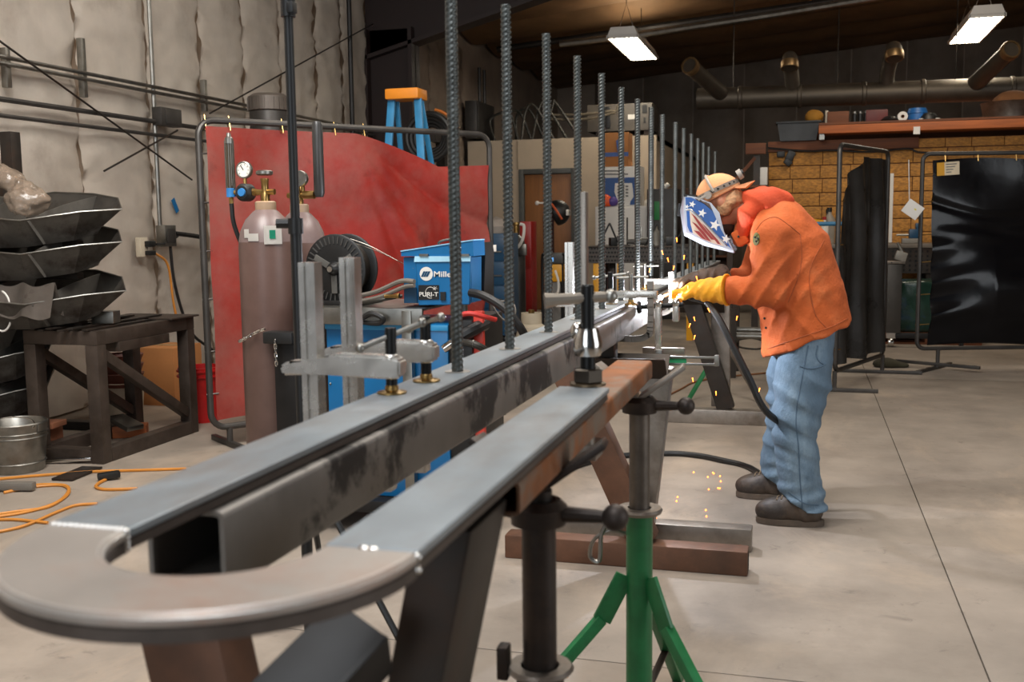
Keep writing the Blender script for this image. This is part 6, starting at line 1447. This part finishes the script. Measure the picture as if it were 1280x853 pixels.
# perforated welding table
TY = 12.3; x0_, x1_ = at(731, 315, TY).x, at(872, 315, TY).x; zt = at(780, 308, TY).z; zl_ = at(780, 329, TY).z
t = thing('welding_table', 'dark perforated welding table with yellow legs far behind the rebar', 'table', ((x0_+x1_)/2, TY+.4, 0))
MB().bx(x0_, x1_, TY, TY+1.0, zt-.02, zt, .003).build('top', dark_steel, t); MB().bx(x0_, x1_, TY, TY+.02, zl_, zt-.02).build('apron', mat('apron_grey', '4b4744', .5, .5), t)
hm = None; nxh, nzh = 34, 4
mb = MB()
for i in range(nxh):
    for j in range(nzh): mb.cyl((x0_+.03+(x1_-x0_-.06)*(i+.5*(j % 2))/nxh, TY-.001, zl_+.03+j*.048), (x0_+.03+(x1_-x0_-.06)*(i+.5*(j % 2))/nxh, TY-.004, zl_+.03+j*.048), .013, seg=6)
h = mb.build('hole_pattern', blk_oxide, t); h['kind'] = 'stuff'
for a in (741, 771): xx = at(a, 350, TY).x; MB().bx(xx, xx+.075, TY+.02, TY+.1, 0, zl_, .005).build('leg', yellow_m, t)
for xx in (x0_+.1, x1_-.1): MB().bx(xx-.04, xx+.04, TY+.8, TY+.9, 0, zl_, .005).build('leg', dark_steel, t)
xx = at(858, 350, TY).x; MB().bx(xx, xx+.075, TY+.02, TY+.1, 0, zl_, .005).build('leg', yellow_m, t)
xx = at(761, 350, TY).x; tag(MB().bx(xx-.04, xx+.03, TY+.25, TY+.32, 0, zl_-.002, .005).build('steel_post', dark_steel, at=(xx, TY+.28, 0)), 'dark square post standing under the perforated table', 'post')
rs = random.Random(11)
def clutter(kind, x, lab, i):
    Yc = TY+.2+.1*rs.random(); X = at(x, 305, Yc).x; z = zt+.001
    if kind == 'clamp':
        o = thing('table_clamp', lab, 'clamp', (X, Yc, z)); h_ = .22+.1*rs.random()
        MB().bar((X-.08, Yc, z), (X+.06, Yc, z+h_), .02, .03, (0, 1, 0), .004).build('bar', blk_oxide, o); MB().bar((X+.06, Yc, z+h_), (X+.16, Yc, z+.04), .02, .03, (0, 1, 0), .004).build('arm', blk_oxide, o)
        MB().cyl((X+.16, Yc, z), (X+.16, Yc, z+.12), .012, seg=8).build('screw', galv, o)
    elif kind == 'box': tag(MB().box((X, Yc, z+.05), (.16, .12, .1), (0, 0, rs.random()), .008).build('small_box', blk, at=(X, Yc, z)), lab, 'box')
    elif kind == 'grinder':
        o = thing('angle_grinder', lab, 'grinder', (X, Yc, z)); MB().tube([(X-.16, Yc, z+.05), (X+.06, Yc, z+.05), (X+.12, Yc, z+.05)], .04, 12, rs=[.03, .045, .05]).build('body', mat('grinder_grey', '55534f', .45), o); MB().lathe([(0, 0), (.075, 0), (.075, .012), (0, .012)], (X+.12, Yc, z+.002), seg=18).build('disc', galv, o)
    elif kind == 'post': tag(MB().lathe([(.04, 0), (.04, .012), (.010, .014), (.010, .34), (0, .34)], (X, Yc, z), seg=10).build('gauge_post', dark_steel, at=(X, Yc, z)), lab, 'post')
    elif kind == 'bottle': tag(MB().lathe([(0, 0), (.045, 0), (.045, .16), (.015, .2), (.015, .25), (0, .25)], (X, Yc, z), seg=14).build('bottle', mat('pale_bottle', '8f8a80', .3), at=(X, Yc, z)), lab, 'bottle')
for i, (k_, x_, l_) in enumerate((('clamp', 756, 'black angled clamp at the left end of the perforated table'), ('box', 770, 'small black box on the perforated table next to the angled clamp'), ('post', 784, 'thin gauge post standing on the perforated table'), ('grinder', 800, 'grey angle grinder lying on the perforated table'), ('clamp', 815, 'second black clamp in the middle of the perforated table'), ('bottle', 820, 'pale bottle standing on the perforated table'), ('box', 836, 'dark box right of the pale bottle on the perforated table'), ('clamp', 850, 'third dark clamp near the right end of the perforated table'))): clutter(k_, x_, l_, i)
# right of the office: rack of long stock behind the welder
xr = at(944, 200, 13.4).x; zs = at(940, 187, 13.4).z
t = thing('storage_rack', 'dark storage rack with a brown beam standing left of the board wall', 'rack', (xr, 13.5, 0))
MB().bx(xr-.02, xr+.06, 13.4, 13.5, 0, zs-.07).build('post', dark_steel, t); MB().bx(at(932, 187, 13.3).x, -.475, 13.3, 13.42, zs-.06, zs+.07, .004).build('beam', lumber_dk, t)
MB().bar((at(915, 235, 13.4).x, 13.42, at(915, 230, 13.4).z), (xr, 13.42, zs-.1), .05, .04).build('brace', lumber_dk, t)
MB().bx(at(915, 230, 13.4).x-.05, at(915, 230, 13.4).x+.02, 13.4, 13.5, 0, at(915, 228, 13.4).z).build('post', dark_steel, t)
MB().bx(at(905, 300, 13.4).x, -.475, 13.38, 13.6, at(925, 232, 13.4).z-.03, at(925, 232, 13.4).z).build('shelf', lumber_dk, t)
c = at(952, 215, 13.45); tag(MB().bx(c.x-.06, c.x+.07, 13.43, 13.6, at(925, 232, 13.4).z+.001, at(925, 232, 13.4).z+.22, .004).build('white_carton', white_m, at=c), 'small white carton on the dark rack behind the welder', 'box')
# shelf on tubes behind the welder
Yk = 9.4
t = thing('tube_rack', 'low rack with bare steel tubes lying across it behind the welder', 'rack', (at(945, 410, Yk).x, Yk, 0))
for xx in (at(916, 410, Yk).x, at(985, 410, Yk).x):
    MB().bx(xx-.03, xx+.03, Yk, Yk+.06, 0, .62).build('post', dark_steel, t); MB().bx(xx-.03, xx+.03, Yk, Yk+.5, .30, .34).build('arm', dark_steel, t); MB().bx(xx-.03, xx+.03, Yk+.44, Yk+.5, 0, .62).build('post', dark_steel, t)
for i, (yy, dd_) in enumerate(((397, .04), (404, .15), (410, .0))):
    p0_, p1_ = at(906, yy, Yk+.08+dd_), at(1000, yy, Yk+.08+dd_); z = .341+.03
    tag(MB().cyl((p0_.x, Yk+.1+dd_*2, z+(.0 if i else .05)), (p1_.x, Yk+.1+dd_*2, z+(.0 if i else .05)), .025, seg=10).build('steel_pipe', galv, at=(p0_.x, Yk+.1, z)), 'bare steel pipe lying on the low rack behind the welder, %s' % ('front one', 'rear one', 'middle one')[i], 'pipe', 'steel pipes on the low rack')
# green jack stand behind the trestle
gp = at(905, 430, 8.3); t = thing('jack_stand', 'distant green jack stand seen below the welders gloves', 'jack stand', (gp.x, 8.3, 0))
zt = at(905, 405, 8.3).z; zt = at(905, 396, 8.3).z
MB().cyl((gp.x, 8.3, .05), (gp.x, 8.3, at(905, 425, 8.3).z), .03, seg=14).build('sleeve', green_p, t); MB().cyl((gp.x, 8.3, .3), (gp.x, 8.3, zt+.25), .022, seg=12).build('pipe', galv, t)
MB().lathe([(.03, 0), (.065, .0), (.03, .1)], (gp.x, 8.3, at(905, 424, 8.3).z), seg=12).build('shoulder', green_p, t)
for k in range(3):
    a = math.radians(-25+120*k); d = Vector((math.cos(a), math.sin(a), 0)); o = Vector((gp.x, 8.3, 0)); MB().bar(o+d*.03+Vector((0, 0, at(905, 432, 8.3).z)), o+d*.32, .028, .028, d, .003).build('leg', green_p if k else galv, t)
def fc2(pts, m, lab, r=.010): 
    P_ = [atz(a, b, r) for a, b in pts]; tag(MB().tube(rail_pts(P_, 6), r, 6).build('floor_hose', m, at=P_[0]), lab, 'hose')
fc2([(915, 425), (940, 419), (962, 425), (950, 436), (925, 434), (918, 427), (940, 423), (966, 430)], rubber, 'dark hose coiled on the floor under the low rack')
fc2([(690, 455), (720, 448), (745, 440), (765, 432)], orange_cord, 'orange cord crossing the floor below the handrail tube') if False else None
fc2([(838, 493), (852, 486), (868, 478), (900, 472), (962, 466)], mat('brown_cord', '7a4e2c', .6), 'thin brown cord on the floor behind the trestle leg', .008)
fc2([(618, 392), (660, 397), (710, 393), (738, 396)], rubber, 'black cord crossing the floor before the wooden door', .012)
fc2([(622, 410), (670, 412), (700, 408)], rubber, 'second black cord crossing the floor near the propane tank', .012)
fc2([(616, 428), (640, 432), (660, 440)], rubber, 'short black cord on the floor right of the red screen', .012)
# ------------------------------------------------------------------ right: black screens, bench, shelf goods
def screen(nm, label, P0, P1, zt, zb, mt, fold, sheet, n=(60, 44)):
    P0, P1 = Vector(P0), Vector(P1); d = (P1-P0).normalized(); nn = Vector((d.y, -d.x, 0)); L = (P1-P0).length
    t = thing(nm, label, 'welding screen', (P0+P1)/2)
    MB().tube(frame_loop(P0, P1, zb, zt, .07), .02, 10, closed=True).build('frame', frame_m, t)
    return t, P0, P1, d, nn, L
P0 = Vector((.262, 8.8, 0)); P1 = Vector((.71, 9.95, 0))
t, P0, P1, d, nn, L = screen('welding_screen', 'narrow black vinyl welding screen hanging half open behind the welder', P0, P1, 2.0, .17, blk_pvc2, 0, 0)
for P_, dirv in ((P0, Vector((1, -.02, 0))), (P1, Vector((1, -.05, 0)))):
    MB().cyl((P_.x, P_.y, .02), (P_.x, P_.y, .17), .018, seg=8).build('foot_post', frame_m, t); MB().bar(P_-dirv*.42+Vector((0, 0, .016)), P_+dirv*.34+Vector((0, 0, .016)), .032, .03, bev=.004).build('foot', frame_m, t)
def f(u, v):
    x = .02+u*(L-.04); zt_ = 1.93 if u > .5 else 1.56+.37*(u/.5)**.9; zb_ = .22+.02*math.sin(u*8); z = zb_+(zt_-zb_)*v
    o = (.045*math.sin(u*17)+.03*math.sin(u*31+v*2))*(1.05-v*.55)+.03*mn.noise(Vector((u*6, v*2.5, 1)))
    p = P0+d*x+nn*(o); return Vector((p.x, p.y, z))
MB().grid(f, 80, 40, .003).build('vinyl_sheet', blk_pvc2, t, sharp=80)
for z in (.35, .75, 1.2, 1.55): MB().tube([P0-d*.02+Vector((0, 0, z)), P0+d*.04+nn*.03+Vector((0, 0, z))], .005, 5).build('tie', brass, t)
cd = at(1141, 262, 9.9)
tg = thing('paper_tag', 'white square card hanging tilted beside the black screen', 'card', cd)
R = Euler((0, math.radians(36), 0)).to_matrix(); MB().box(cd, (.15, .006, .13), R, .002).build('card', white_m, tg); MB().box(cd+Vector((.02, -.004, -.0)), (.02, .002, .012), R).build('mark', mat('yellow_mark', 'd6c64a', .5), tg)
MB().cyl(at(1136, 200, 9.92), cd+Vector((-.03, .01, .07)), .004, seg=5).build('string', white_m, tg)
# large glossy black screen
Q0 = Vector((1.03, 10.25, 0)); Q1 = Vector((2.75, 10.75, 0))
t, P0, P1, d, nn, L = screen('welding_screen', 'wide glossy black vinyl welding screen at the right edge', Q0, Q1, 1.99, .20, blk_pvc, 0, 0)
for u in (.2, 1.55):
    P_ = P0+d*u; MB().cyl((P_.x, P_.y, .02), (P_.x, P_.y, .2), .018, seg=8).build('foot_post', frame_m, t); MB().bar(P_-nn*-.34+Vector((-.3, 0, .016)), P_-nn*.34+Vector((.25, 0, .016)), .035, .03, bev=.004).build('foot', frame_m, t); MB().bar(P_-nn*-.2+Vector((.28, 0, .05)), P_-nn*.2+Vector((-.3, 0, .05)), .035, .03, bev=.004).build('foot', frame_m, t)
def f(u, v):
    x = .09+u*(L-.12); z = .23+.02*math.sin(u*6)+(1.70-.0)*v
    pk = 0
    for (pv, am) in ((.16, .05), (.34, .045), (.52, .03)):
        pk += am*math.exp(-((v-pv-.15*u)/.05)**2)*math.exp(-u*2.2)*math.cos(u*5)
    o = pk+.035*mn.noise(Vector((u*2.6, v*3.2, 3)))+.05*math.sin(u*3.2+v*2.4)*(1-v)*.8+.13*math.sin(PI*min(1, v/.6))*min(1, u*3)+.022*math.exp(-((v-.62+.12*u)/.03)**2)*math.sin(u*7)-.018*math.exp(-((v-.78+.1*math.sin(u*4))/.02)**2)
    p = P0+d*x+nn*(o+.01); return Vector((p.x, p.y, z))
MB().grid(f, 90, 70, .003).build('vinyl_sheet', blk_pvc, t, sharp=80)
for z in (.42, .7, 1.0, 1.25, 1.55, 1.8): MB().tube([P0-d*.02+Vector((0, 0, z)), P0+d*.10+nn*.02+Vector((0, 0, z+.01))], .005, 5).build('tie', brass, t)
for u in (.2, .5, .85, 1.2): MB().tube([P0+d*u+Vector((0, 0, 2.01)), P0+d*u+nn*.02+Vector((0, 0, 1.92))], .005, 5).build('tie', brass, t)
c = f(.10, .955); u_ = d
lp = MB().prism([f(.02, .985)+nn*.012, f(.145, .985)+nn*.012, f(.145, .915)+nn*.012, f(.02, .915)+nn*.012], nn*.002).build('yellow_label', mat('label_yellow', 'c99226', .5), t)
MB().prism([f(.062, .985)+nn*.0145, f(.145, .985)+nn*.0145, f(.145, .915)+nn*.0145, f(.062, .915)+nn*.0145], nn*.001).build('label_print', mat('label_pale', 'cfc0a4', .5), t)
for k in range(4): MB().prism([f(.07, .975-k*.014)+nn*.016, f(.13-.01*k, .975-k*.014)+nn*.016, f(.13-.01*k, .970-k*.014)+nn*.016, f(.07, .970-k*.014)+nn*.016], nn*.001).build('print_line', mat('print_grey', '6a6a68', .6), t)
c = atz(1108, 459, 0)
P, lo = pgrid((c.x-.2, c.y-.15, -.01), (c.x+.3, c.y+.15, .14), .012); D = sd_ell(P, (c.x, c.y, .03), (.13, .1, .055)); D = smin(D, sd_ell(P, (c.x+.14, c.y, .02), (.07, .06, .03)), .04)+.008*snoise(P, 45, 2); D = np.maximum(D, .002-P[..., 2])
tag(sdf_obj('rag', D, lo, .012, mat('olive_rag', '2e2a1a', .9, var=.3), at=(c.x, c.y, 0)), 'dark olive rag lying on the floor between the black screens', 'rag')
# bench along the board wall
BY_ = 13.1; zt = at(1110, 305, BY_).z; x0_, x1_ = .35, 2.6
x0_ = at(1000, 300, BY_).x
t = thing('workbench', 'long dark workbench with perforated front along the board wall', 'workbench', ((x0_+x1_)/2, BY_+.3, 0))
MB().bx(x0_, x1_, BY_, BY_+.8, zt-.05, zt, .004).build('top', mat('bench_top', '6b6258', .5, .3), t); MB().bx(x0_, x1_, BY_+.02, BY_+.05, zt-.35, zt-.05).build('front_panel', dark_steel, t)
for xx in (x0_+.05, .55, 1.4, 2.5): MB().bx(xx, xx+.08, BY_+.04, BY_+.12, 0, zt-.05).bx(xx, xx+.08, BY_+.68, BY_+.76, 0, zt-.05).build('leg', dark_steel, t) if False else (MB().bx(xx, xx+.08, BY_+.06, BY_+.14, 0, zt-.05).build('leg', dark_steel, t), MB().bx(xx, xx+.08, BY_+.68, BY_+.76, 0, zt-.05).build('leg', dark_steel, t))
mb = MB()
for i in range(40):
    for j in range(5): mb.cyl((x0_+.04+i*(x1_-x0_-.08)/40, BY_+.019, zt-.31+j*.055), (x0_+.04+i*(x1_-x0_-.08)/40, BY_+.015, zt-.31+j*.055), .014, seg=6)
mb.build('hole_pattern', blk_oxide, t)['kind'] = 'stuff'
# on the bench
def simple(nm, lab, cat, c, builder): o = thing(nm, lab, cat, c); builder(o, Vector(c)); return o
Z1 = zt+.001
def vise(o, c):
    MB().bx(c.x-.1, c.x+.12, c.y-.06, c.y+.06, c.z, c.z+.06, .01).build('base', mat('vise_grey', '7b7770', .5), o); MB().bx(c.x-.02, c.x+.12, c.y-.06, c.y+.06, c.z+.06, c.z+.17, .01).build('jaw', blue_dk, o); MB().bx(c.x+.05, c.x+.12, c.y-.05, c.y+.05, c.z+.17, c.z+.24, .01).build('rear_jaw', blue_dk, o); MB().cyl((c.x-.16, c.y, c.z+.1), (c.x-.02, c.y, c.z+.1), .014, seg=8).build('screw', galv, o)
simple('bench_vise', 'blue and grey bench vise at the end of the workbench', 'vise', (at(1138, 300, 13.3).x, 13.3, Z1), vise)
for i, (a, h_, r_, c_, l_) in enumerate(((1018, .30, .09, 'd9b32c', 'yellow bag standing on the workbench left of the bottles'), (1030, .33, .05, 'd8d4cd', 'white bottle standing on the workbench beside the yellow bag'), (1024, .42, .055, '5f4a3a', 'brown bottle standing behind the white bottle on the workbench'), (1036, .44, .07, '8f867a', 'grey canister at the right of the bottles on the workbench'))):
    Yb = 13.25+.14*(i > 1); c = Vector((at(a+(10 if i == 2 else 0), 300, Yb).x, Yb, Z1))
    if i == 0: tag(MB().box(c+Vector((0, 0, h_/2)), (.2, .1, h_), (0, .1, .2), .03).build('yellow_bag', yellow_m, at=c), l_, 'bag')
    else:
        o = thing('bottle', l_, 'bottle', c); MB().lathe([(0, 0), (r_, 0), (r_, h_*.68), (r_*.4, h_*.82), (r_*.4, h_*.9)], c, seg=14).build('body', mat('bottle_%d' % i, c_, .4), o); MB().lathe([(r_*.45, h_*.88), (r_*.45, h_), (0, h_)], c, seg=12).build('cap', blk if i > 1 else red_p, o)
bl = Vector((at(1025, 290, 12.7).x, 12.7, 0)); t = thing('parts_cart', 'blue tubular cart standing in front of the workbench behind the welder', 'cart', bl)
zc_ = at(1030, 280, 12.7).z
MB().cyl((bl.x-.1, 12.7, zc_), (bl.x+.35, 12.7, zc_), .025, seg=10).build('rail', mat('cart_blue', '2b6f98', .45), t)
for xx in (bl.x-.1, bl.x+.35): MB().cyl((xx, 12.7, 0), (xx, 12.7, zc_+.02), .025, seg=10).build('post', mat('cart_blue', '2b6f98', .45), t)
MB().bx(bl.x-.1, bl.x+.35, 12.68, 13.05, zc_-.42, zc_-.4).build('shelf', mat('cart_blue', '2b6f98', .45), t)
for xx in (bl.x-.1, bl.x+.35): MB().cyl((xx, 13.04, 0), (xx, 13.04, zc_-.38), .02, seg=10).build('post', mat('cart_blue', '2b6f98', .45), t)
# under and before the bench: steel stand on caster, pallet with wrapped goods
Yd = 12.0; xx = at(1117, 400, Yd).x; t = thing('support_stand', 'grey steel support stand with bright caster between the black screens', 'stand', (xx, Yd, 0))
ztp = at(1117, 330, Yd).z
MB().bx(xx-.075, xx+.075, Yd, Yd+.1, .16, ztp, .006).build('column', mat('stand_steel', '4d4a46', .45, .6), t); MB().bx(xx-.18, xx+.10, Yd-.02, Yd+.12, ztp, ztp+.03, .004).build('top_plate', leg_grey, t)
MB().lathe([(0, -.03), (.05, -.03), (.055, -.02), (.055, .02), (.05, .03), (0, .03)], (xx-.02, Yd+.05, .055), (1, 0, 0), 16).build('caster', chrome, t); MB().bx(xx-.07, xx+.03, Yd+.02, Yd+.08, .1, .16).build('caster_fork', chrome, t)
MB().bx(xx+.02, xx+.75, Yd+.02, Yd+.08, .10, .16, .004).build('foot', black_steel, t); MB().lathe([(0, -.02), (.04, -.02), (.04, .02), (0, .02)], (xx+.7, Yd+.05, .05), (1, 0, 0), 12).build('caster', blk, t)
for i in range(3): MB().sph((xx-.14+.05*i, Yd-.021, ztp+.015), .008, 6).build('bolt', blk, t)
Yp = 12.35; xp0, xp1 = at(1096, 430, Yp).x, at(1096, 430, Yp).x+1.1
t = thing('pallet', 'brown wooden pallet on the floor behind the steel stand', 'pallet', ((xp0+xp1)/2, Yp+.3, 0))
for xx2 in (xp0, (xp0+xp1)/2-.04, xp1-.08): MB().bx(xx2, xx2+.08, Yp, Yp+.7, .02, .11).build('stringer', lumber_dk, t)
for k in range(5): MB().bx(xp0, xp1, Yp+k*.15, Yp+k*.15+.11, .11, .13).build('deck_board', lumber_dk, t)
for k in range(3): MB().bx(xp0, xp1, Yp+k*.28, Yp+k*.28+.11, 0, .02).build('deck_board', lumber_dk, t)
c = Vector((xp0+.6, Yp+.35, .131)); P, lo = pgrid(c-Vector((.6, .38, .05)), c+Vector((.6, .38, .7)), .025)
q_ = np.abs(P-np.array(c+Vector((0, 0, .28))))-np.array([.48, .28, .27]); D = np.linalg.norm(np.maximum(q_, 0), axis=-1)+np.minimum(q_.max(-1), 0)-.03+.012*snoise(P, 22, 6); D = np.maximum(D, .1315-P[..., 2])
tag(sdf_obj('wrapped_load', D, lo, .025, mat('green_wrap', '1f3a30', .25, var=.4, scale=5, col2='24405a', lo=.5, hi=.6), at=c), 'dark green and blue plastic wrapped load on the pallet', 'load')
c = at(1134, 345, 11.9); t = thing('power_tool', 'pale grey tool hooked above the steel support stand', 'tool', (at(1131, 330, 12.05).x, 12.05, ztp+.031))
cc = Vector((at(1126, 330, 12.05).x, 12.05, ztp+.031)); MB().box(cc+Vector((0, 0, .05)), (.12, .08, .1), (0, .3, 0), .015).build('body', mat('tool_grey', '8a8780', .4), t); MB().cyl(cc+Vector((.02, 0, .08)), cc+Vector((-.04, 0, .2)), .025, .012, seg=10).build('nozzle', galv, t)
# white strip between boards, hooks on the board wall
p = at(1115, 250, 13.97); tag(MB().bx(at(1114, 250, 13.98).x-.02, at(1114, 250, 13.98).x+.02, 13.955, 13.98, .95, at(1114, 217, 13.98).z).build('white_conduit', white_m, at=(p.x, 13.97, .95)), 'white vertical conduit strip on the board wall', 'conduit')
for i, (a, b) in enumerate(((976, 193), (988, 195), (985, 203))):
    c = at(a, b, 13.95); tag(MB().box((c.x, 13.945, c.z), (.1, .05, .08+.05*(i == 1)), (0, .4*i, 0), .015).build('wall_hook', blk, at=c), 'black hook bracket on the board wall, %s' % ('left one', 'right one', 'lower one')[i], 'hook', 'hooks on the board wall')
P_ = [at(960, 185, 13.93), at(1010, 189, 13.93), at(1040, 188, 13.92), at(1090, 190, 13.92), at(1135, 186, 13.92), at(1160, 191, 13.92), at(1290, 190, 13.92)]
tag(MB().tube(rail_pts(P_, 6), .012, 6).build('sagging_cable', blk, at=P_[0]), 'black cable strung along the top of the board wall', 'cable')
# goods on the deck over the board wall
DZ = 2.601
def deck(x, Y=13.95): return Vector((at(x, 160, Y).x, Y, DZ))
c = Vector((at(1000, 160, 14.05).x, 14.15, 2.411)); t = thing('storage_bin', 'large black plastic storage bin on top of the board wall', 'bin', c)
zt = at(1000, 152, 14.0).z
MB().prism([c+Vector((-.24, -.25, 0)), c+Vector((.2, -.25, 0)), c+Vector((.24, -.25, zt-2.44)), c+Vector((-.28, -.25, zt-2.44))], (0, .3, 0)).build('tub', mat('bin_black', '121415', .45), t); MB().bx(c.x-.3, c.x+.26, c.y-.27, c.y+.07, zt-.03, zt, .008).build('lid', mat('bin_black', '121415', .45), t)
MB().bx(c.x-.22, c.x+.18, c.y-.2, c.y+.1, 2.401, 2.4105).build('support_board', lumber_dk, t)
cc = Vector((at(1018, 145, 14.0).x, 14.15, zt+.001)); P, lo = pgrid(cc-Vector((.2, .15, .02)), cc+Vector((.2, .15, .25)), .016); D = sd_ell(P, cc+Vector((0, 0, .06)), (.12, .09, .1))+.012*snoise(P, 30, 2); D = np.maximum(D, cc.z-P[..., 2]); tag(sdf_obj('yellow_cloth', D, lo, .016, mat('mustard_cloth', '9a6a1c', .8), at=cc), 'mustard yellow cloth bundle on top of the black bin', 'cloth')
def put(nm, lab, cat, x, sz, m, Y=13.95, bev=.01):
    c = deck(x, Y); return tag(MB().box(c+Vector((0, 0, sz[2]/2)), sz, None, bev).build(nm, m, at=c), lab, cat)
put('wood_crate', 'brown wooden crate at the left end of the deck', 'crate', 1047, (.26, .25, .15), lumber_dk)
put('white_post', 'pale upright board end beside the wooden crate on the deck', 'board', 1033, (.035, .2, .17), cream)
for i in range(3):
    c = deck(1068+i*7); o = thing('jar', 'small dark jar on the deck, %s of three' % ('left', 'middle', 'right')[i], 'jar', c, group='dark jars on the deck'); MB().lathe([(0, 0), (.028, 0), (.028, .12), (.02, .13)], c, seg=12).build('glass', blk, o); MB().lathe([(.024, .125), (.024, .15), (0, .15)], c, seg=12).build('lid', galv, o)
put('red_box', 'dull red box on the deck right of the jars', 'box', 1095, (.26, .22, .16), mat('dull_red', '5a1a14', .5), 14.0)
c = deck(1112, 13.9); tag(MB().lathe([(0, 0), (.09, 0), (.11, .03), (.06, .07), (0, .08)], c, seg=16).build('dark_bowl', blk, at=c), 'low dark bowl on the deck beside the paper roll', 'bowl')
c = deck(1128, 13.85); t = thing('paper_roll', 'white paper roll lying on the deck with its end showing', 'paper roll', c); MB().lathe([(.022, 0), (.06, 0), (.06, .2), (.022, .2), (.022, 0)], c+Vector((0, 0, .061)), (0, 1, 0), 20).build('paper', white_m, t); MB().lathe([(.02, .004), (.022, .004), (.022, .19), (.02, .19)], c+Vector((0, 0, .061)), (0, 1, 0), 14).build('core', cardboard, t)
c = deck(1146, 13.9); t = thing('blue_tub', 'bright blue plastic tub on the deck', 'tub', c); MB().lathe([(0, 0), (.11, 0), (.115, .12), (.1, .155), (0, .16)], c, seg=20).build('body', mat('tub_blue', '1f5e9e', .45), t); MB().lathe([(.117, .09), (.122, .095), (.117, .11)], c, seg=20).build('rim', mat('tub_blue', '1f5e9e', .45), t)
c = deck(1160, 13.85); t = thing('hard_hat', 'dark cap with pale brim on the deck right of the blue tub', 'hat', c); MB().lathe([(.12, 0), (.115, .03), (.08, .08), (0, .095)], c, seg=18).build('crown', blk, t); MB().tube([c+Vector((.13*math.cos(a), .1*math.sin(a), .012)) for a in np.linspace(PI, 2*PI, 12)], .01, 6).build('brim', white_m, t)
c = at(1146, 163, 13.63); tag(MB().box((c.x, 13.636, c.z), (.075, .004, .09)).build('paper_note', white_m, at=c), 'white paper note stuck on the orange deck beam', 'paper')
c = deck(1262, 14.2); t = thing('steel_tub', 'large pale steel tub at the right end of the deck', 'tub', c); MB().lathe([(0, 0), (.3, 0), (.34, .2), (.35, .21), (.33, .21), (.29, .02), (0, .02)], c, seg=24).build('body', galv, t)
cc = c+Vector((0, 0, .15)); P, lo = pgrid(cc-Vector((.35, .35, .02)), cc+Vector((.35, .35, .3)), .025); D = sd_ell(P, cc+Vector((.02, 0, .05)), (.25, .24, .15))+.02*snoise(P, 18, 2); tag(sdf_obj('burlap_sack', D, lo, .025, mat('burlap', '6b4526', .9), at=cc), 'brown sack heaped in the pale steel tub', 'sack')
# brown pale trim strip at the office corner, leaning tube
a, b = at(818, 245, 15.8), at(836, 230, 15.8)
t = thing('leaning_pipe', 'white pipe sticking out obliquely beside the office corner', 'pipe', (a.x, 15.8, a.z)); MB().cyl(a-(b-a)*1.2, b, .035, seg=10).build('pipe', white_m, t); MB().bx(a.x-.05, a.x+.05, 15.75, 16.29, a.z-.12, a.z-.06).build('bracket', dark_steel, t)
c = at(824, 262, 15.0); t = thing('green_machine', 'dark machine with a green panel beyond the rebar near the office corner', 'machine', (c.x, 15.0, 0)); MB().bx(c.x-.18, c.x+.25, 15.0, 15.5, 0, at(820, 236, 15).z, .02).build('body', mat('dark_machine', '2a2623', .5), t); MB().bx(c.x-.07, c.x+.06, 14.985, 15.0, at(820, 275, 15).z, at(820, 252, 15).z, .004).build('green_panel', mat('panel_green', '1d7a3a', .5), t)
c = at(870, 290, 16.2); t = thing('tool_shelf', 'brown wooden shelf unit in the dim back behind the far rebar', 'shelf', (c.x, 16.5, 0)); 
MB().bx(c.x-.45, c.x+.5, 16.5, 16.54, 0, at(870, 235, 16.5).z).build('back_board', mat('dim_board', '3a261a', .8), t)
for z in (.4, .85, 1.3): MB().bx(c.x-.45, c.x+.5, 16.2, 16.5, z, z+.03).build('shelf_board', lumber_dk, t)
for xx in (c.x-.45, c.x+.47): MB().bx(xx, xx+.03, 16.2, 16.5, 0, at(870, 235, 16.5).z).build('side_board', lumber_dk, t)
for i in range(5):
    cc = Vector((c.x-.3+.17*i, 16.32, (.431, .881, 1.331)[i % 3])); tag(MB().box(cc+Vector((0, 0, .09)), (.13, .16, .18), (0, 0, .1*i), .008).build('parts_box', (cardboard, blk, blue_dk, redbrick, galv)[i], at=cc), '%s parts box on the dim brown shelf unit' % ('tan', 'black', 'blue', 'reddish brown', 'grey')[i], 'box', 'parts boxes on the dim shelf')
